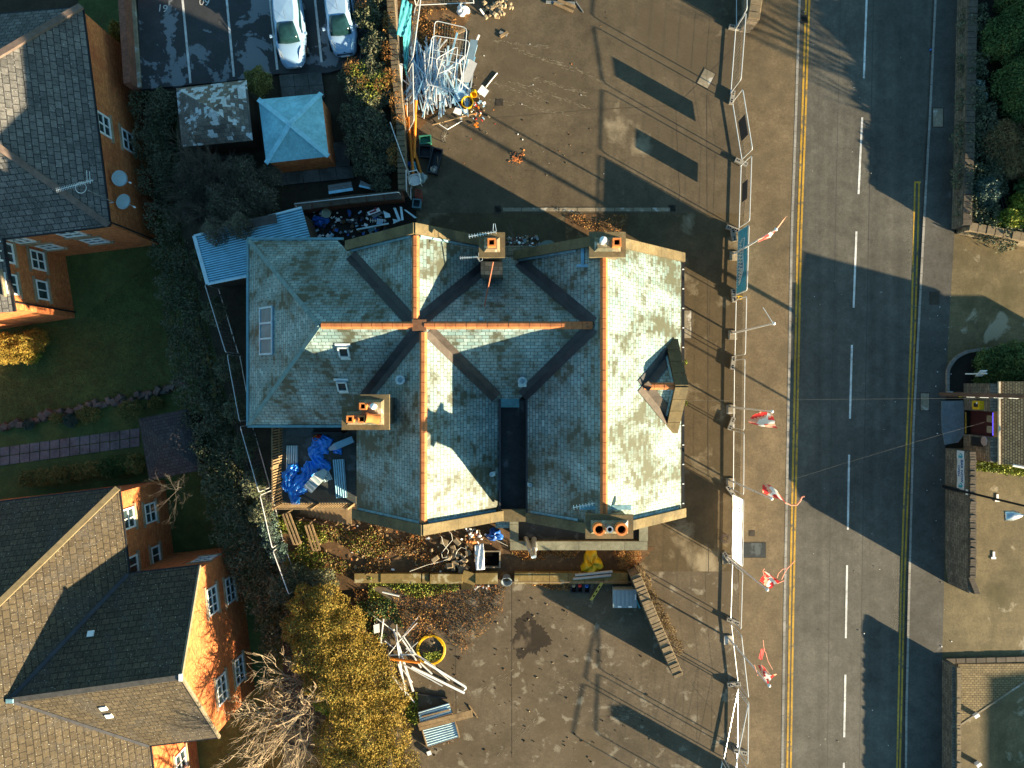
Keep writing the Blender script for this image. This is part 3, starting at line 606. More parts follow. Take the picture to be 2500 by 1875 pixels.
# chimneys
def pot_square(c, s, h, parent, mat=terracotta, lean=None):
    m_ = MB(); M = lean or Matrix.Identity(3); c = Vector(c); o = s / 2; i = s * .30
    pt = lambda x, y, z: c + M @ Vector((x, y, z))
    for z0, z1, so in ((0, h, o * .92), (h - .07, h, o)):
        b = [(-so, -so), (so, -so), (so, so), (-so, so)]
        for k in range(4):
            p, r = b[k], b[(k + 1) % 4]; m_.poly([pt(*p, z0), pt(*r, z0), pt(*r, z1), pt(*p, z1)])
    b = [(-o, -o), (o, -o), (o, o), (-o, o)]; bi = [(-i, -i), (i, -i), (i, i), (-i, i)]
    for k in range(4):
        p, r, ri, pi = b[k], b[(k + 1) % 4], bi[(k + 1) % 4], bi[k]; m_.poly([pt(*p, h), pt(*r, h), pt(*ri, h), pt(*pi, h)]); m_.poly([pt(*pi, h), pt(*ri, h), pt(*ri, h - .3), pt(*pi, h - .3)])
    m_.poly([pt(*p, h - .3) for p in bi], 1); return m_.obj('chimney_pot', [mat, hole], parent)
def pot_round(c, r, h, parent, mat=terracotta, lean=None, cap=False):
    m_ = MB(); M = lean or Matrix.Identity(3)
    if cap: m_.lathe(c, [(r * .8, 0), (r * .8, h), (r * 1.15, h), (r * 1.15, h + .06), (r * .6, h + .1), (.01, h + .12)], 20, 0, M)
    else:
        m_.lathe(c, [(r * 1.05, 0), (r * .92, h * .5), (r * .95, h - .08), (r * 1.1, h - .07), (r * 1.1, h), (r * .72, h), (r * .72, h - .3), (.005, h - .3)], 20, 0, M); n = 20
        for k in range(len(m_.f)):
            pass
        m_.lathe(Vector(c) + M @ Vector((0, 0, h - .29)), [(r * .72, 0), (.005, .001)], 20, 1, M)
    return m_.obj('chimney_pot', [mat, hole], parent, smooth=False)
def chimney(x0, x1, y0, y1, zb, zt, parts=None):
    m_ = MB(); rects = parts or [(x0, x1, y0, y1)]
    for a, b, c_, d in rects: m_.box(((a + b) / 2, (c_ + d) / 2, (zb + zt - .16) / 2), (b - a - .34, d - c_ - .34, zt - .16 - zb))
    st = m_.obj('chimney', stone, pub)
    m_ = MB()
    for i, (a, b, c_, d) in enumerate(rects): m_.box(((a + b) / 2, (c_ + d) / 2, zt - .09 + i * .002), (b - a, d - c_, .17))
    m_.obj('chimney_slab', coping, st); m_ = MB()
    for i, (a, b, c_, d) in enumerate(rects):
        g, h = .22, .34
        m_.hexa([(a + g, c_ + g, zt - .01), (b - g, c_ + g, zt - .01), (b - g, d - g, zt - .01), (a + g, d - g, zt - .01)], [(a + h, c_ + h, zt + .12 + i * .003), (b - h, c_ + h, zt + .12 + i * .003), (b - h, d - h, zt + .12 + i * .003), (a + h, d - h, zt + .12 + i * .003)])
    m_.obj('flaunching', flaunch, st); return st
c1 = chimney(3.13, 5.17, -6.6, -5.58, 7, 11.0)
pot_round(P(1460, 1288, 11.1), .24, .45, c1); pot_round(P(1514, 1288, 11.1), .24, .45, c1); pot_round(P(1485, 1287, 11.1), .13, .5, c1, alu)
mb = MB(); mb.box((A_ + .1, -5.5, 9.6), (2.3, .2, .1), mat=Matrix.Identity(3)); mb.obj('lead_apron', lead_pale, c1)
c2 = chimney(3.27, 4.82, 5.38, 6.44, 7, 11.2)
pot_square(P(1503, 596, 11.3), .36, .42, c2); pot_round(P(1469, 592, 11.3), .13, .5, c2, white_pl, cap=True)
mb = MB(); mb.box((A_ - .65, 5.32, 9.3), (1.0, .12, .1)); mb.box((3.18, 5.8, 9.2), (.14, 1.0, .1)); mb.obj('lead_apron', plain('blue_lead', (.22, .42, .55), .5, 0, .3, 3), c2)
c3 = chimney(-1.46, -.31, 5.58, 6.68, 4.5, 10.0)
pot_square(P(1201, 596, 10.1), .36, .42, c3)
mb = MB(); mb.box((-.93, 5.32, 6.9), (1.0, .6, 3.6)); mb.obj('chimney_shoulder', stone, c3)
c4 = chimney(0, 0, 0, 0, 5, 10.2, [(-6.91, -5.37, -2.01, -.457), (-7.45, -6.3, -2.01, -.98)])
for cx, cy in ((752, 963), (672, 1043), (745, 1043)): pot_square(P(*Q('f', cx, cy), 10.3), .31, .40, c4)
pot_round(P(*Q('f', 818, 963), 10.3), .12, .38, c4, white_pl, cap=True)
pot_round(P(*Q('f', 845, 1046), 10.42), .21, .6, c4, terracotta, Matrix.Rotation(R(-68), 3, 'Y') @ Matrix.Rotation(R(-8), 3, 'X'))
# skylights and roof vents (set into their slope by the sight line)
R2 = math.sqrt(.5)
slopes = {'A_right': ((A_, 0, 10), Vector((1, 0, 1)).normalized()), 'A_left': ((A_, 0, 10), Vector((-1, 0, 1)).normalized()), 'B_left': ((BB, 0, 9.6), Vector((-1, 0, 1)).normalized()), 'B_right': ((BB, 0, 9.6), Vector((1, 0, 1)).normalized()),
          'C_up': ((0, cY, 9.6), Vector((0, .98, 1)).normalized()), 'C_low': ((0, cY, 9.6), Vector((0, -.98, 1)).normalized()), 'C_hip': ((-8.585, cY, 9.6), Vector((-.951, 0, 1)).normalized())}
def frame_on(sl):
    p0, n = slopes[sl]; u = Vector((0, 0, 1)).cross(n).normalized(); v = n.cross(u); return Matrix((u, v, n)).transposed()
def on(sl, c, x, y): return on_plane(*Q(c, x, y), *slopes[sl])
M = frame_on('C_hip'); p = on('C_hip', 'f', 136, 487); n = slopes['C_hip'][1]
sk = MB()
for k in (-1.5, -.5, .5, 1.5): sk.box(p + n * .06 + M @ Vector((k * .76, 0, 0)), (.09, 1.25, .10), mat=M)
for k in (-1, 1): sk.box(p + n * .06 + M @ Vector((0, k * .6, 0)), (2.36, .08, .09), mat=M)
sko = sk.obj('skylight', plain('skylight_frame', (.40, .55, .65), .4, .3, .15, 4), pub)
sk = MB(); sk.box(p + n * .035, M=None, size=(2.3, 1.2, .04), mat=M) if False else sk.box(p + n * .035, (2.3, 1.2, .04), mat=M); sk.obj('pane', plain('skylight_glass', (.17, .20, .21), .45, 0, .2, 2, .4), sko)
M = frame_on('C_low'); n = slopes['C_low'][1]
for cx, cy in ((622, 613), (612, 830)):
    p = on('C_low', 'f', cx, cy); f = MB()
    for k in (-1, 1): f.box(p + n * .07 + M @ Vector((k * .22, 0, 0)), (.07, .62, .14), mat=M); f.box(p + n * .07 + M @ Vector((0, k * .28, 0)), (.5, .07, .14), mat=M)
    f.box(p + n * .02 + M @ Vector((0, -.42, 0)), (.46, .22, .03), mat=M); f.box(p + n * .03 + M @ Vector((0, .40, 0)), (.7, .16, .03), mat=M)
    fo = f.obj('rooflight', plain('rooflight_frame', (.5, .58, .62), .4, .2, .2, 4), pub); g = MB(); g.box(p + n * .05, (.4, .52, .03), mat=M); g.obj('pane', plain('rooflight_glass', (.012, .02, .025), .5, 0, .2, 2, .3), fo)
def vent(sl, c, x, y, s=1.0):
    M = frame_on(sl); n = slopes[sl][1]; p = on(sl, c, x, y); m_ = MB(); m_.box(p + n * .02 + M @ Vector((0, -.1 * s, 0)), (.4 * s, .5 * s, .03), mat=M); m_.lathe(p, [(.15 * s, 0), (.13 * s, .3 * s), (.23 * s, .31 * s), (.20 * s, .36 * s), (.12 * s, .36 * s), (.12 * s, .2 * s), (.01, .2 * s)], 14, 0); o_ = m_.obj('roof_vent', plain('vent_lead', (.45, .58, .60), .45, .2, .3, 5), pub)
vent('B_left', 'f', 985, 797); vent('C_low', 'g', 195, 805); vent('B_right', 'f', 1558, 1392, .55); vent('A_left', 'g', 245, 1460, .45); vent('C_up', 'f', 1490, 412, .4)
# dormer with parapet gable on the front slope
dY = -.1; mb = MB()
for s in (1, -1):
    f = [(6.105, dY, 7.95), (7.75, dY, 7.95), (7.75, dY + s * 1.65, 6.3)]
    mb.slab(f if s > 0 else list(reversed(f)), .06)
dm = mb.obj('dormer', slate, pub)
mb = MB(); x0, x1 = 7.62, 8.16
b = len(mb.v); prof = [(-2.15, 5.3), (2.15, 5.3), (2.15, 6.05), (0, 8.1), (-2.15, 6.05)]
mb.v += [Vector((x0, dY + y, z)) for y, z in prof] + [Vector((x1, dY + y, z)) for y, z in prof]
mb.f += [[b + 4, b + 3, b + 2, b + 1, b], [b + 5, b + 6, b + 7, b + 8, b + 9]] + [[b + i, b + (i + 1) % 5, b + 5 + (i + 1) % 5, b + 5 + i] for i in range(5)]; mb.m += [0] * 7
mb.obj('gable_wall', stone, dm)
mb = MB()
for s in (1, -1):
    for k in range(4): mb.beam(Vector((7.9, dY, 8.2)).lerp(Vector((7.9, dY + s * 2.3, 6.05)), k / 4 + .004), Vector((7.9, dY, 8.2)).lerp(Vector((7.9, dY + s * 2.3, 6.05)), (k + 1) / 4 - .004), .62, .14)
mb.obj('coping', coping, dm); ridge((6.2, dY, 8.02), (7.6, dY, 8.02), parent=dm)
for s in (1, -1): valley((6.1, dY, 7.98), (7.75, dY + s * 1.65, 6.33), .34, dm, lead_br if s < 0 else lead)
mb = MB(); mb.beam((7.55, dY + .1, 7.9), (7.55, dY + 1.8, 6.2), .1, .05); mb.beam((7.55, dY - .1, 7.9), (7.55, dY - 1.8, 6.2), .1, .05); mb.obj('lead_flashing', lead_pale, dm)
# low annexe roofs
mb = MB(); mb.box((3.5, -7.55, 1.7), (7.15, 2.2, 3.4)); x0, x1, y0 = -.1, 7.13, -8.72
mb.obj('annexe_wall', stone, pub)
mb = MB(); z = 3.9
for (xa, xb, ya, yb) in ((x0, x1, y0, y0 + .42), (x0, x0 + .42, y0 + .43, -6.7), (x1 - .42, x1, y0 + .43, -6.7)):
    mb.box(((xa + xb) / 2, (ya + yb) / 2, 3.6), (xb - xa - .1, yb - ya - .02, .5))
mb.obj('annexe_parapet', stone, pub)
mb = MB(); k = 6
for i in range(k): mb.box((x0 + (x1 - x0) * (i + .5) / k, y0 + .21, z - .05), ((x1 - x0) / k - .012, .46, .11))
for xx in (x0 + .21, x1 - .21):
    for i in range(2): mb.box((xx, y0 + .45 + .87 * (i + .5), z - .05), (.46, .855, .11))
mb.obj('parapet_coping', ground('grey_coping', (.20, .195, .14), dark=(.10, .10, .075), dark_scale=.9), pub)
mb = MB(); mb.box((3.5, -7.5, 3.42), (6.6, 1.9, .06)); mb.obj('annexe_roof', asphalt_roof, pub)
mb = MB(); mb.slab([(-.9, -6.7, 3.0), (.2, -6.7, 3.0), (.2, -7.9, 2.3), (-.9, -7.9, 2.3)], .08); mb.obj('lean_to_roof', slate, pub)
mb = MB(); mb.slab([(.7, 6.5, 3.2), (4.6, 6.5, 3.2), (4.6, 7.5, 2.6), (.7, 7.5, 2.6)], .1); mb.obj('lean_to_roof', plain('patched_felt', (.10, .22, .25), .5, 0, .6, 1.3), pub)
mb = MB(); mb.box((2.65, 7.0, 1.2), (3.8, .9, 2.4)); mb.obj('annexe_wall', stone, pub)
mb = MB(); mb.lathe(P(*Q('k', 215, 205), 3.5) , [(.14, 0), (.14, 1.0), (.10, 1.1), (.10, 1.5)], 12, 0, Matrix.Rotation(R(28), 3, 'X') @ Matrix.Rotation(R(14), 3, 'Y')); mb.lathe(P(*Q('k', 268, 210), 3.5), [(.16, 0), (.16, .9), (.09, 1.0), (.09, 1.5)], 12, 0, Matrix.Rotation(R(24), 3, 'X')); mb.obj('flue', steel, pub)
mb = MB()
for x_, z0, wd, h in ((8.2, .9, 1.2, 1.6), (8.2, 3.3, 1.2, 1.5)):
    for y_ in (-4.4, -1.6, 1.4, 4.4): MB().box((x_ + .0, y_, z0 + h / 2), (.06, wd, h)).obj('window', glass, pub)
# the raised terrace with its picket fence
mb = MB(); mb.box((-10.5, -4.4, 1.27), (4.06, 4.3, 2.54)); mb.obj('terrace_base', stone_dark, pub)
mb = MB(); mb.box((-10.5, -4.4, 2.57), (4.0, 4.24, .06)); mb.obj('terrace_floor', ground('terrace_felt', (.06, .07, .068), pale=(.12, .15, .16), pale_scale=.9, pale_lo=.55, pale_hi=.7), pub)
fe = thing('picket_fence', 'weathered picket fence around the littered terrace', 'fence', (-12.5, -6.5, 2.6))
mb = MB()
for k in range(30): mb.box((-12.5, -2.3 - k * .143, 3.4), (.03, .07, 1.55))
for k in range(27): mb.box((-12.45 + k * .143, -6.48, 3.4), (.07, .03, 1.55))
mb.obj('picket', wood, fe); mb = MB()
mb.beam((-12.55, -2.2, 4.12), (-12.55, -6.5, 4.12), .05, .05); mb.beam((-12.5, -6.54, 4.12), (-8.6, -6.54, 4.12), .05, .05); mb.beam((-12.55, -2.2, 3.0), (-12.55, -6.5, 3.0), .05, .09); mb.beam((-12.5, -6.54, 3.0), (-8.6, -6.54, 3.0), .05, .09)
for x_, y_ in ((-12.55, -6.54), (-12.55, -4.4), (-10.5, -6.54), (-8.62, -6.54)): mb.box((x_, y_, 3.4), (.1, .1, 1.6))
mb.obj('rail', wood, fe)
stp = thing('wooden_stairs', 'wooden stairs leading down from the terrace below the picket fence', 'stairs', (-10.5, -7.2, 0))
mb = MB()
for k in range(12): mb.box((-8.9 - k * .29, -7.2 + k * .02, 2.45 - k * .2), (.285, 1.0, .05))
mb.obj('tread', wood, stp); mb = MB()
for dy in (-.52, .5): mb.beam((-8.7, -7.2 + dy, 2.4), (-12.3, -7.0 + dy, .1), .06, .28)
mb.beam((-8.7, -7.78, 3.3), (-12.2, -7.55, 1.0), .05, .09)
for k in range(5): mb.box((-8.9 - k * .8, -7.76, 2.6 - k * .53), (.06, .06, 1.0))
mb.obj('stringer', wood_dark, stp)
for (x0, y0), (x1, y1), z, lb in (((690, 1255), (718, 1330), 1.0, 'dark timber trellis leaning beside the terrace corner'), ((745, 1283), (765, 1345), .5, 'sunlit timber rail frame standing in the ivy')):
    t = thing('timber_trellis', lb, 'timber', P((x0 + x1) / 2, (y0 + y1) / 2)); m_ = MB(); a, b = P(x0, y0, z), P(x1, y1, z); side = Vector((.38, .05, 0))
    for kk in (0, .5, 1): m_.beam(a + side * kk, b + side * kk, .09, .06)
    for kk in (0, .35, .7, 1): m_.beam(a.lerp(b, kk) - Vector((0, 0, .06)), a.lerp(b, kk) + side - Vector((0, 0, .06)), .07, .05)
    for kk in (0, 1): m_.box(a.lerp(b, kk) + side * .5 - Vector((0, 0, z / 2 + .05)), (.09, .09, z + .1))
    m_.obj('rail', wood, t)
# ------------------------------------------------------------------ brick houses on the left
def wall_hit(A, B, px):                    # along-wall distance and height of the point seen at px on the upright wall A-B
    A, B = Vector((A[0], A[1], 0)), Vector((B[0], B[1], 0)); d = (B - A).normalized(); n = Vector((d.y, -d.x, 0)); p = on_plane(*px, A, n); return (p - A).dot(d), p.z
def window(parent, A, B, px, wd, h, out, rows=2, cols=2, zfix=None):
    A, B = Vector((A[0], A[1], 0)), Vector((B[0], B[1], 0)); d = (B - A).normalized(); n = Vector(out).normalized(); s, z = wall_hit(A, B, px)
    if zfix: z = zfix
    c = A + d * s + Vector((0, 0, z)); M = Matrix((d, n, Vector((0, 0, 1)))).transposed(); m_ = MB()
    for k in (-1, 1): m_.box(c + n * .03 + d * k * (wd / 2 - .045), (.09, .10, h), mat=M); m_.box(c + n * .03 + Vector((0, 0, k * (h / 2 - .045))), (wd - .19, .095, .09), mat=M)
    for k in range(1, cols): m_.box(c + n * .028 + d * (-wd / 2 + wd * k / cols), (.06, .09, h - .19), mat=M)
    for k in range(1, rows): m_.box(c + n * .026 + Vector((0, 0, -h / 2 + h * k / rows)), (wd - .19, .085, .06), mat=M)
    f = m_.obj('window', upvc, parent)
    MB().box(c + n * .012, (wd - .1, .02, h - .1), mat=M).obj('pane', glass, f)
    MB().box(c + n * .05 - Vector((0, 0, h / 2 + .085)), (wd + .35, .16, .15), mat=M).obj('sill', sandstone, f)
    MB().box(c + n * .02 + Vector((0, 0, h / 2 + .11)), (wd + .35, .07, .20), mat=M).obj('lintel', sandstone, f)
    return f
def trim(mb, a, b, wd=.12, h=.1): mb.beam(a, b, wd, h)

lower(3.0)
h1 = thing('brick_house', 'red brick house with hipped grey tile roof and two satellite dishes', 'house', P(100, 300))
ze = 5.74; E_ne, E_se = P(200, 17, ze), P(267, 550, ze); E_nw, E_sw = P(-400, 70, ze), P(-400, 632, ze)
ap = P(-173, 237, 9.75); ap2 = ap + (E_nw - E_ne).normalized() * 9
mb = MB(); mb.slab([E_ne, E_se, ap], .12); mb.slab([E_ne, ap, ap2, E_nw], .12); mb.slab([E_se, E_sw, ap2, ap], .12); mb.obj('roof', tile_grey, h1)
mb = MB(); mb.beam(E_ne + Vector((0, 0, .08)), ap + Vector((0, 0, .08)), .34, .14); mb.beam(E_se + Vector((0, 0, .08)), ap + Vector((0, 0, .08)), .34, .14); mb.beam(ap, ap2, .34, .14); mb.obj('hip_tiles', plain('hip_tile_red', (.13, .095, .08), .85, 0, .3, 3), h1)
mb = MB(); off = Vector((0, 0, -.06))
for a, b in ((E_ne, E_se), (E_se, E_sw), (E_ne, E_nw)): mb.beam(a + off, b + off, .14, .12)
mb.obj('gutter', black_pl, h1)
g1 = [E_ne, E_se, E_sw, E_nw]; cen = sum((v for v in g1), Vector()) / 4
ins = lambda v, k: Vector((v.x, v.y, 0)) + (Vector((cen.x - v.x, cen.y - v.y, 0)).normalized() * k)
W = [ins(v, .15) for v in g1]; MB().prism(W, -.1, ze - .03).obj('wall', brick, h1)
mb = MB(); mb.tube([ins(E_se, .1) + Vector((.14, .12, 0)), ins(E_se, .1) + Vector((.14, .12, ze - .1))], .05, 8); mb.obj('downpipe', black_pl, h1)
# south wing
V_n, V_s = P(160, 627), P(183, 776); dv = (V_s - V_n).normalized(); nv = Vector((-dv.y, dv.x, 0)); nv = nv if nv.x > 0 else -nv
wq = [V_n + (-dv) * 1.5, V_s, V_s - nv * 9, V_n - nv * 9 - dv * 1.5]; MB().prism(wq, -.1, 5.62).obj('wing_wall', brick, h1)
e1, e2 = V_n - dv * 2 + nv * .22, V_s + dv * .22 + nv * .22; zz = Vector((0, 0, 5.70)); r1 = e1 - nv * 4.7 + Vector((0, 0, 8.6)); r2 = e2 - nv * 4.7 + Vector((0, 0, 8.6))
mb = MB(); mb.slab([e1 + zz, r1, r2, e2 + zz], .1); mb.slab([r1, e1 - nv * 9.4 + zz, e2 - nv * 9.4 + zz, r2], .1); mb.obj('wing_roof', tile_grey, h1)
mb = MB(); mb.beam(e1 + zz, e2 + zz, .12, .12); pz = V_s - dv * .25 + nv * .07
mb.tube([V_s - dv * .35 + nv * .2 + zz * .98, V_s - dv * .35 + nv * .08 + zz * .94, V_s - dv * .35 + nv * .08], .05, 8); mb.obj('downpipe', black_pl, h1)
east = (W[0], W[1]); out_e = Vector((-(W[1] - W[0]).y, (W[1] - W[0]).x, 0))
for px, wd in (((252, 305), 1.15), ((311, 345), 1.15)): window(h1, *east, px, 1.2, 1.25, out_e)
so = (W[1], W[2]); out_s = Vector((0, -1, 0)); dd = (W[2] - W[1]).normalized(); out_s = Vector((dd.y, -dd.x, 0)); out_s = out_s if out_s.y < 0 else -out_s
for px, cols in (((172, 569), 2), ((231, 586), 2), ((50, 585), 2), ((120, 601), 2)): window(h1, *so, px, 1.15 if px[0] > 130 else .95, 1.2, out_s)
for px, rows in (((12, 616), 2), ((91, 636), 2), ((26, 694), 1), ((102, 709), 1)): window(h1, V_n, V_s, px, 1.15, 1.25 if rows == 2 else 1.0, nv, rows, 2)
def yagi(parent, p, dirv, L, n, el, mat=alu, wd=.02):
    m_ = MB(); p = Vector(p); d = Vector(dirv).normalized(); s = Vector((-d.y, d.x, 0)); m_.tube([p, p + d * L], .018, 5)
    for k in range(n): c = p + d * L * (k + .3) / n; e = el * (1 - .35 * k / n); m_.tube([c - s * e, c + s * e], .012, 5)
    return m_
dish_m = plain('dish_grey', (.34, .46, .52), .45, .1, .12, 3)
def dish(px, label, tilt, mat=dish_m):
    s, z = wall_hit(*east, px); d = (W[1] - W[0]).normalized(); n = out_e.normalized(); c = W[0] + d * s + n * .45 + Vector((0, 0, z)); t = thing('satellite_dish', label, 'satellite dish', c - Vector((0, 0, .4)))
    nn = (n * .8 + d * .45 + Vector((0, 0, .5))).normalized() if tilt else (n * .75 + d * .5 + Vector((0, 0, .28))).normalized(); M = nn.to_track_quat('Z', 'Y').to_matrix(); m_ = MB(); m_.lathe(c, [(.04, 0), (.22, .02), (.36, .06), (.44, .11), (.44, .10), (.35, .045), (.04, -.015)], 28, 0, M); m_.obj('reflector', mat, t, smooth=True)
    a = MB(); a.tube([c + M @ Vector((0, -.40, .08)), c + M @ Vector((0, -.32, .62))], .016, 6); a.tube([c, c - n * .42 - Vector((0, 0, .1))], .03, 6); a.obj('arm', steel, t); MB().lathe(c + M @ Vector((0, -.32, .56)), [(.05, 0), (.05, .1), (.03, .16)], 10, 0, M).obj('receiver', white_pl, t)
dish(Q('a', 700, 1133), 'plain pale round satellite dish on the upper brick house, nearer the windows', 1); dish(Q('a', 722, 1278), 'rusty centred satellite dish on the upper brick house beside the aerial pole', 0)
t = thing('aerial', 'long comb aerial on a bracket pole at the corner of the upper brick house', 'aerial', ins(E_se, -.3) + Vector((0, 2.0, 4.5)))
b0 = P(*Q('a', 720, 1280), 5.6); tp = P(*Q('a', 560, 1205), 8.7); m_ = MB(); m_.tube([b0, tp], .022, 6); m_.tube([b0, b0 - out_e.normalized() * .6], .025, 6); m_.obj('pole', steel, t)
pa, pb = P(*Q('a', 355, 1205), 8.8), P(*Q('a', 590, 1140), 8.8); y_ = yagi(t, pa, pb - pa, (pb - pa).length, 22, .12); y_.tube([pb + Vector((0, -.25, .25)), pb + Vector((0, .35, .3))], .015, 5); y_.tube([pb + Vector((-.15, -.2, .25)), pb + Vector((-.15, .4, .3))], .015, 5); y_.obj('boom', alu, t)
ring = [tp + Vector((-.35 + .27 * math.cos(a), .12 + .27 * math.sin(a), .05)) for a in [R(x) for x in range(0, 360, 20)]]; MB().tube(ring, .016, 5, closed=True).obj('loop', alu, t)

h2 = thing('brick_house', 'orange brick house with brown tiled roofs and a projecting gabled wing', 'house', P(250, 1550))
ze = 5.69; K1 = P(289, 1191, ze); K2 = P(365, 1821, ze); d1 = (K2 - K1).normalized(); d2 = Vector((d1.y, -d1.x, 0)); d2 = d2 if d2.x < 0 else -d2; K3 = K1 + d1 * 22
hw = 6.1; rz_ = hw * .68; apx = K1 + d2 * hw + d1 * hw + Vector((0, 0, rz_)); apx2 = apx + d1 * 14
K4 = K1 + d2 * hw * 2; K5 = K3 + d2 * hw * 2
mb = MB(); mb.slab([K1, apx, apx2, K3], .12); mb.slab([K1, K4, apx], .12); mb.slab([K4, K5, apx2, apx], .12); mb.obj('roof', tile_brown, h2)
mb = MB(); mb.beam(K1 + Vector((0, 0, .06)), apx + Vector((0, 0, .06)), .3, .12); mb.obj('hip_tiles', plain('hip_tile_buff', (.20, .15, .08), .85, 0, .25, 3), h2)
mb = MB(); mb.beam(K1 + off, K3 + off, .13, .12); mb.beam(K1 + off, K4 + off, .13, .12); mb.obj('gutter', black_pl, h2)
i2 = lambda s, t_: K1 + d1 * s + d2 * t_ - Vector((0, 0, ze)); Wm = [i2(.3, .3), i2(22, .3), i2(22, 11.8), i2(.3, 11.8)]; MB().prism(Wm, -.1, ze - .05).obj('wall', brick, h2)
zr = 8.95; G1, G2 = P(488, 1381, ze), P(536, 1800, ze); Ga = P(443, 1652, zr); dg = (G2 - G1).normalized(); back = Vector((dg.y, -dg.x, 0)); back = back if back.x < 0 else -back
Gb = P(23, 1709, zr); J1, J2 = P(314, 1401, ze), P(365, 1821, ze)
mb = MB(); mb.slab([G1, Ga, Gb + d2 * .4, J1 + d2 * .4], .12); mb.slab([Ga, G2, J2 + d2 * .4, Gb + d2 * .4], .12); mb.obj('wing_roof', tile_brown, h2)
MB().beam(G1 + off, J1 + off, .12, .12).obj('gutter', black_pl, h2); MB().beam(G2 + off, J2 + off, .12, .12).obj('gutter', black_pl, h2)
mb = MB(); mb.beam(Gb + Vector((0, 0, .05)), Ga + Vector((0, 0, .05)), .26, .1); mb.obj('ridge_tiles', plain('ridge_grey', (.075, .07, .065), .85, 0, .3, 3), h2)
mb = MB(); mb.beam(J1 + Vector((0, 0, .06)), Gb + Vector((0, 0, .06)), .22, .05); mb.beam(J2 + Vector((0, 0, .06)), Gb + Vector((0, 0, .06)), .16, .04); mb.obj('valley_gutter', lead, h2)
MB().box(Gb + Vector((.1, 0, .12)), (.35, .2, .08)).obj('lead_saddle', lead_pale, h2); MB().box(Ga + Vector((0, 0, .1)), (.15, .35, .1)).obj('ridge_end', white_pl, h2)
g1_, g2_ = G1 + dg * .2 + back * .12, G2 - dg * .2 + back * .12; z0 = Vector((0, 0, 1)); bk = back * 6; mb = MB()
fl = lambda v, z: Vector((v.x, v.y, z)); gm = (g1_ + g2_) / 2
prof = [fl(g1_, -.1), fl(g2_, -.1), fl(g2_, ze - .04), fl(gm, zr - .17), fl(g1_, ze - .04)]; b = len(mb.v); mb.v += prof + [v + bk for v in prof]
mb.f += [[0, 1, 2, 3, 4], [9, 8, 7, 6, 5]] + [[(i + 1) % 5, i, 5 + i, 5 + (i + 1) % 5] for i in range(5)]; mb.m += [0] * 7; mb.obj('wing_wall', brick, h2)
mb = MB(); mb.beam(G1 + Vector((0, 0, .0)), Ga, .10, .16); mb.beam(G2, Ga, .10, .16); mb.obj('verge', plain('verge_mortar', (.22, .18, .12), .9, 0, .3, 4), h2)
for px in ((517, 1466), (540, 1682)): window(h2, g1_, g2_, px, 1.5, 1.25, -back, 2, 3)
for px in ((561, 1439), (583, 1636)): window(h2, g1_, g2_, px, 1.5, 1.3, -back, 2, 3)
for px in ((312, 1266), (366, 1252), (440, 1860)): window(h2, Wm[0], Wm[1], px, 1.15, 1.25, -d2)
for px in ((324, 1380), (379, 1355)): window(h2, Wm[0], Wm[1], px, 1.05, .95, -d2, 1, 2)
window(h2, g1_ + bk, g1_, (500, 1366), 1.1, 1.2, -dg)
for c_, x, y in (('i', 577, 810), ('i', 657, 1278), ('i', 692, 1325)):
    pp = on_plane(*Q(c_, x, y), Ga, ((G1 - Ga).cross(Gb - Ga) if y < 1000 else (Gb - Ga).cross(G2 - Ga)).normalized()); nn = ((G1 - Ga).cross(Gb - Ga) if y < 1000 else (Gb - Ga).cross(G2 - Ga)).normalized(); nn = nn if nn.z > 0 else -nn
    u = Vector((0, 0, 1)).cross(nn).normalized(); M = Matrix((u, nn.cross(u), nn)).transposed(); MB().box(pp + nn * .05, (.34, .3, .07), mat=M).obj('roof_vent', white_pl, h2)

# ------------------------------------------------------------------ sheds and huts
def pyramid_hut(name, label, cat, corners, apex, ze, za, wallm, roofm, inset=.22, hips=None, hutwall='wall', board=False):
    cs = [P(*c, ze) for c in corners]; a = P(*apex, za); t = thing(name, label, cat, fl((cs[0] + cs[2]) / 2, 0)); mb = MB()
    for i in range(4): mb.slab([cs[i], cs[(i + 1) % 4], a], .07)
    rf = mb.obj('roof', roofm, t); cen = sum(cs, Vector()) / 4
    ws = [fl(c + (cen - c).normalized() * inset * 1.4, 0) for c in cs]; MB().prism(ws, -.1, ze - .02).obj('wall', wallm, t)
    if hips:
        mb = MB()
        for c in cs: mb.beam(c + Vector((0, 0, .03)), a + Vector((0, 0, .03)), hips[1], .04)
        mb.obj('hip_cover', hips[0], rf)
    return t
boards = bricks('dark_boards', (.045, .03, .022), (.07, .048, .035), (.01, .008, .006), 3.0, .14, .012)
level(3.0)
pyramid_hut('garden_shed', 'timber shed with old pyramid slate roof beside the car park', 'shed', [(430, 216), (602, 195), (617, 343), (444, 359)], (519, 266), 2.3, 3.5, boards, slate_old, .3)
pyramid_hut('brick_hut', 'small brick hut with pale blue pyramid roof', 'hut', [(631, 243), (785, 228), (802.5, 382), (650, 399)], (708, 303), 2.2, 3.2, brick, felt_blue, .12, (plain('hip_felt', (.30, .60, .70), .55, 0, .2, 3), .26))
lower(3.0)
pyramid_hut('garden_hut', 'dark tiled garden hut at the end of the slab path', 'hut', [(338, 1022), (460, 998), (492, 1148), (364, 1173)], (403, 1082), 2.3, 3.0, boards, tile_dark, .3)
level(3.0)
for c_, x, y in (('b', 172, 750), ('b', 185, 862), ('b', 395, 727), ('b', 410, 842)): pass
t = thing('corrugated_shed', 'low shed with pale blue corrugated roof under the bare tree', 'shed', P(620, 600))
a, b, c_, d = P(475, 576, 2.5), P(737, 507, 2.9), P(775, 640, 2.9), P(508, 694, 2.5); mb = MB(); nx = 132; rows = []
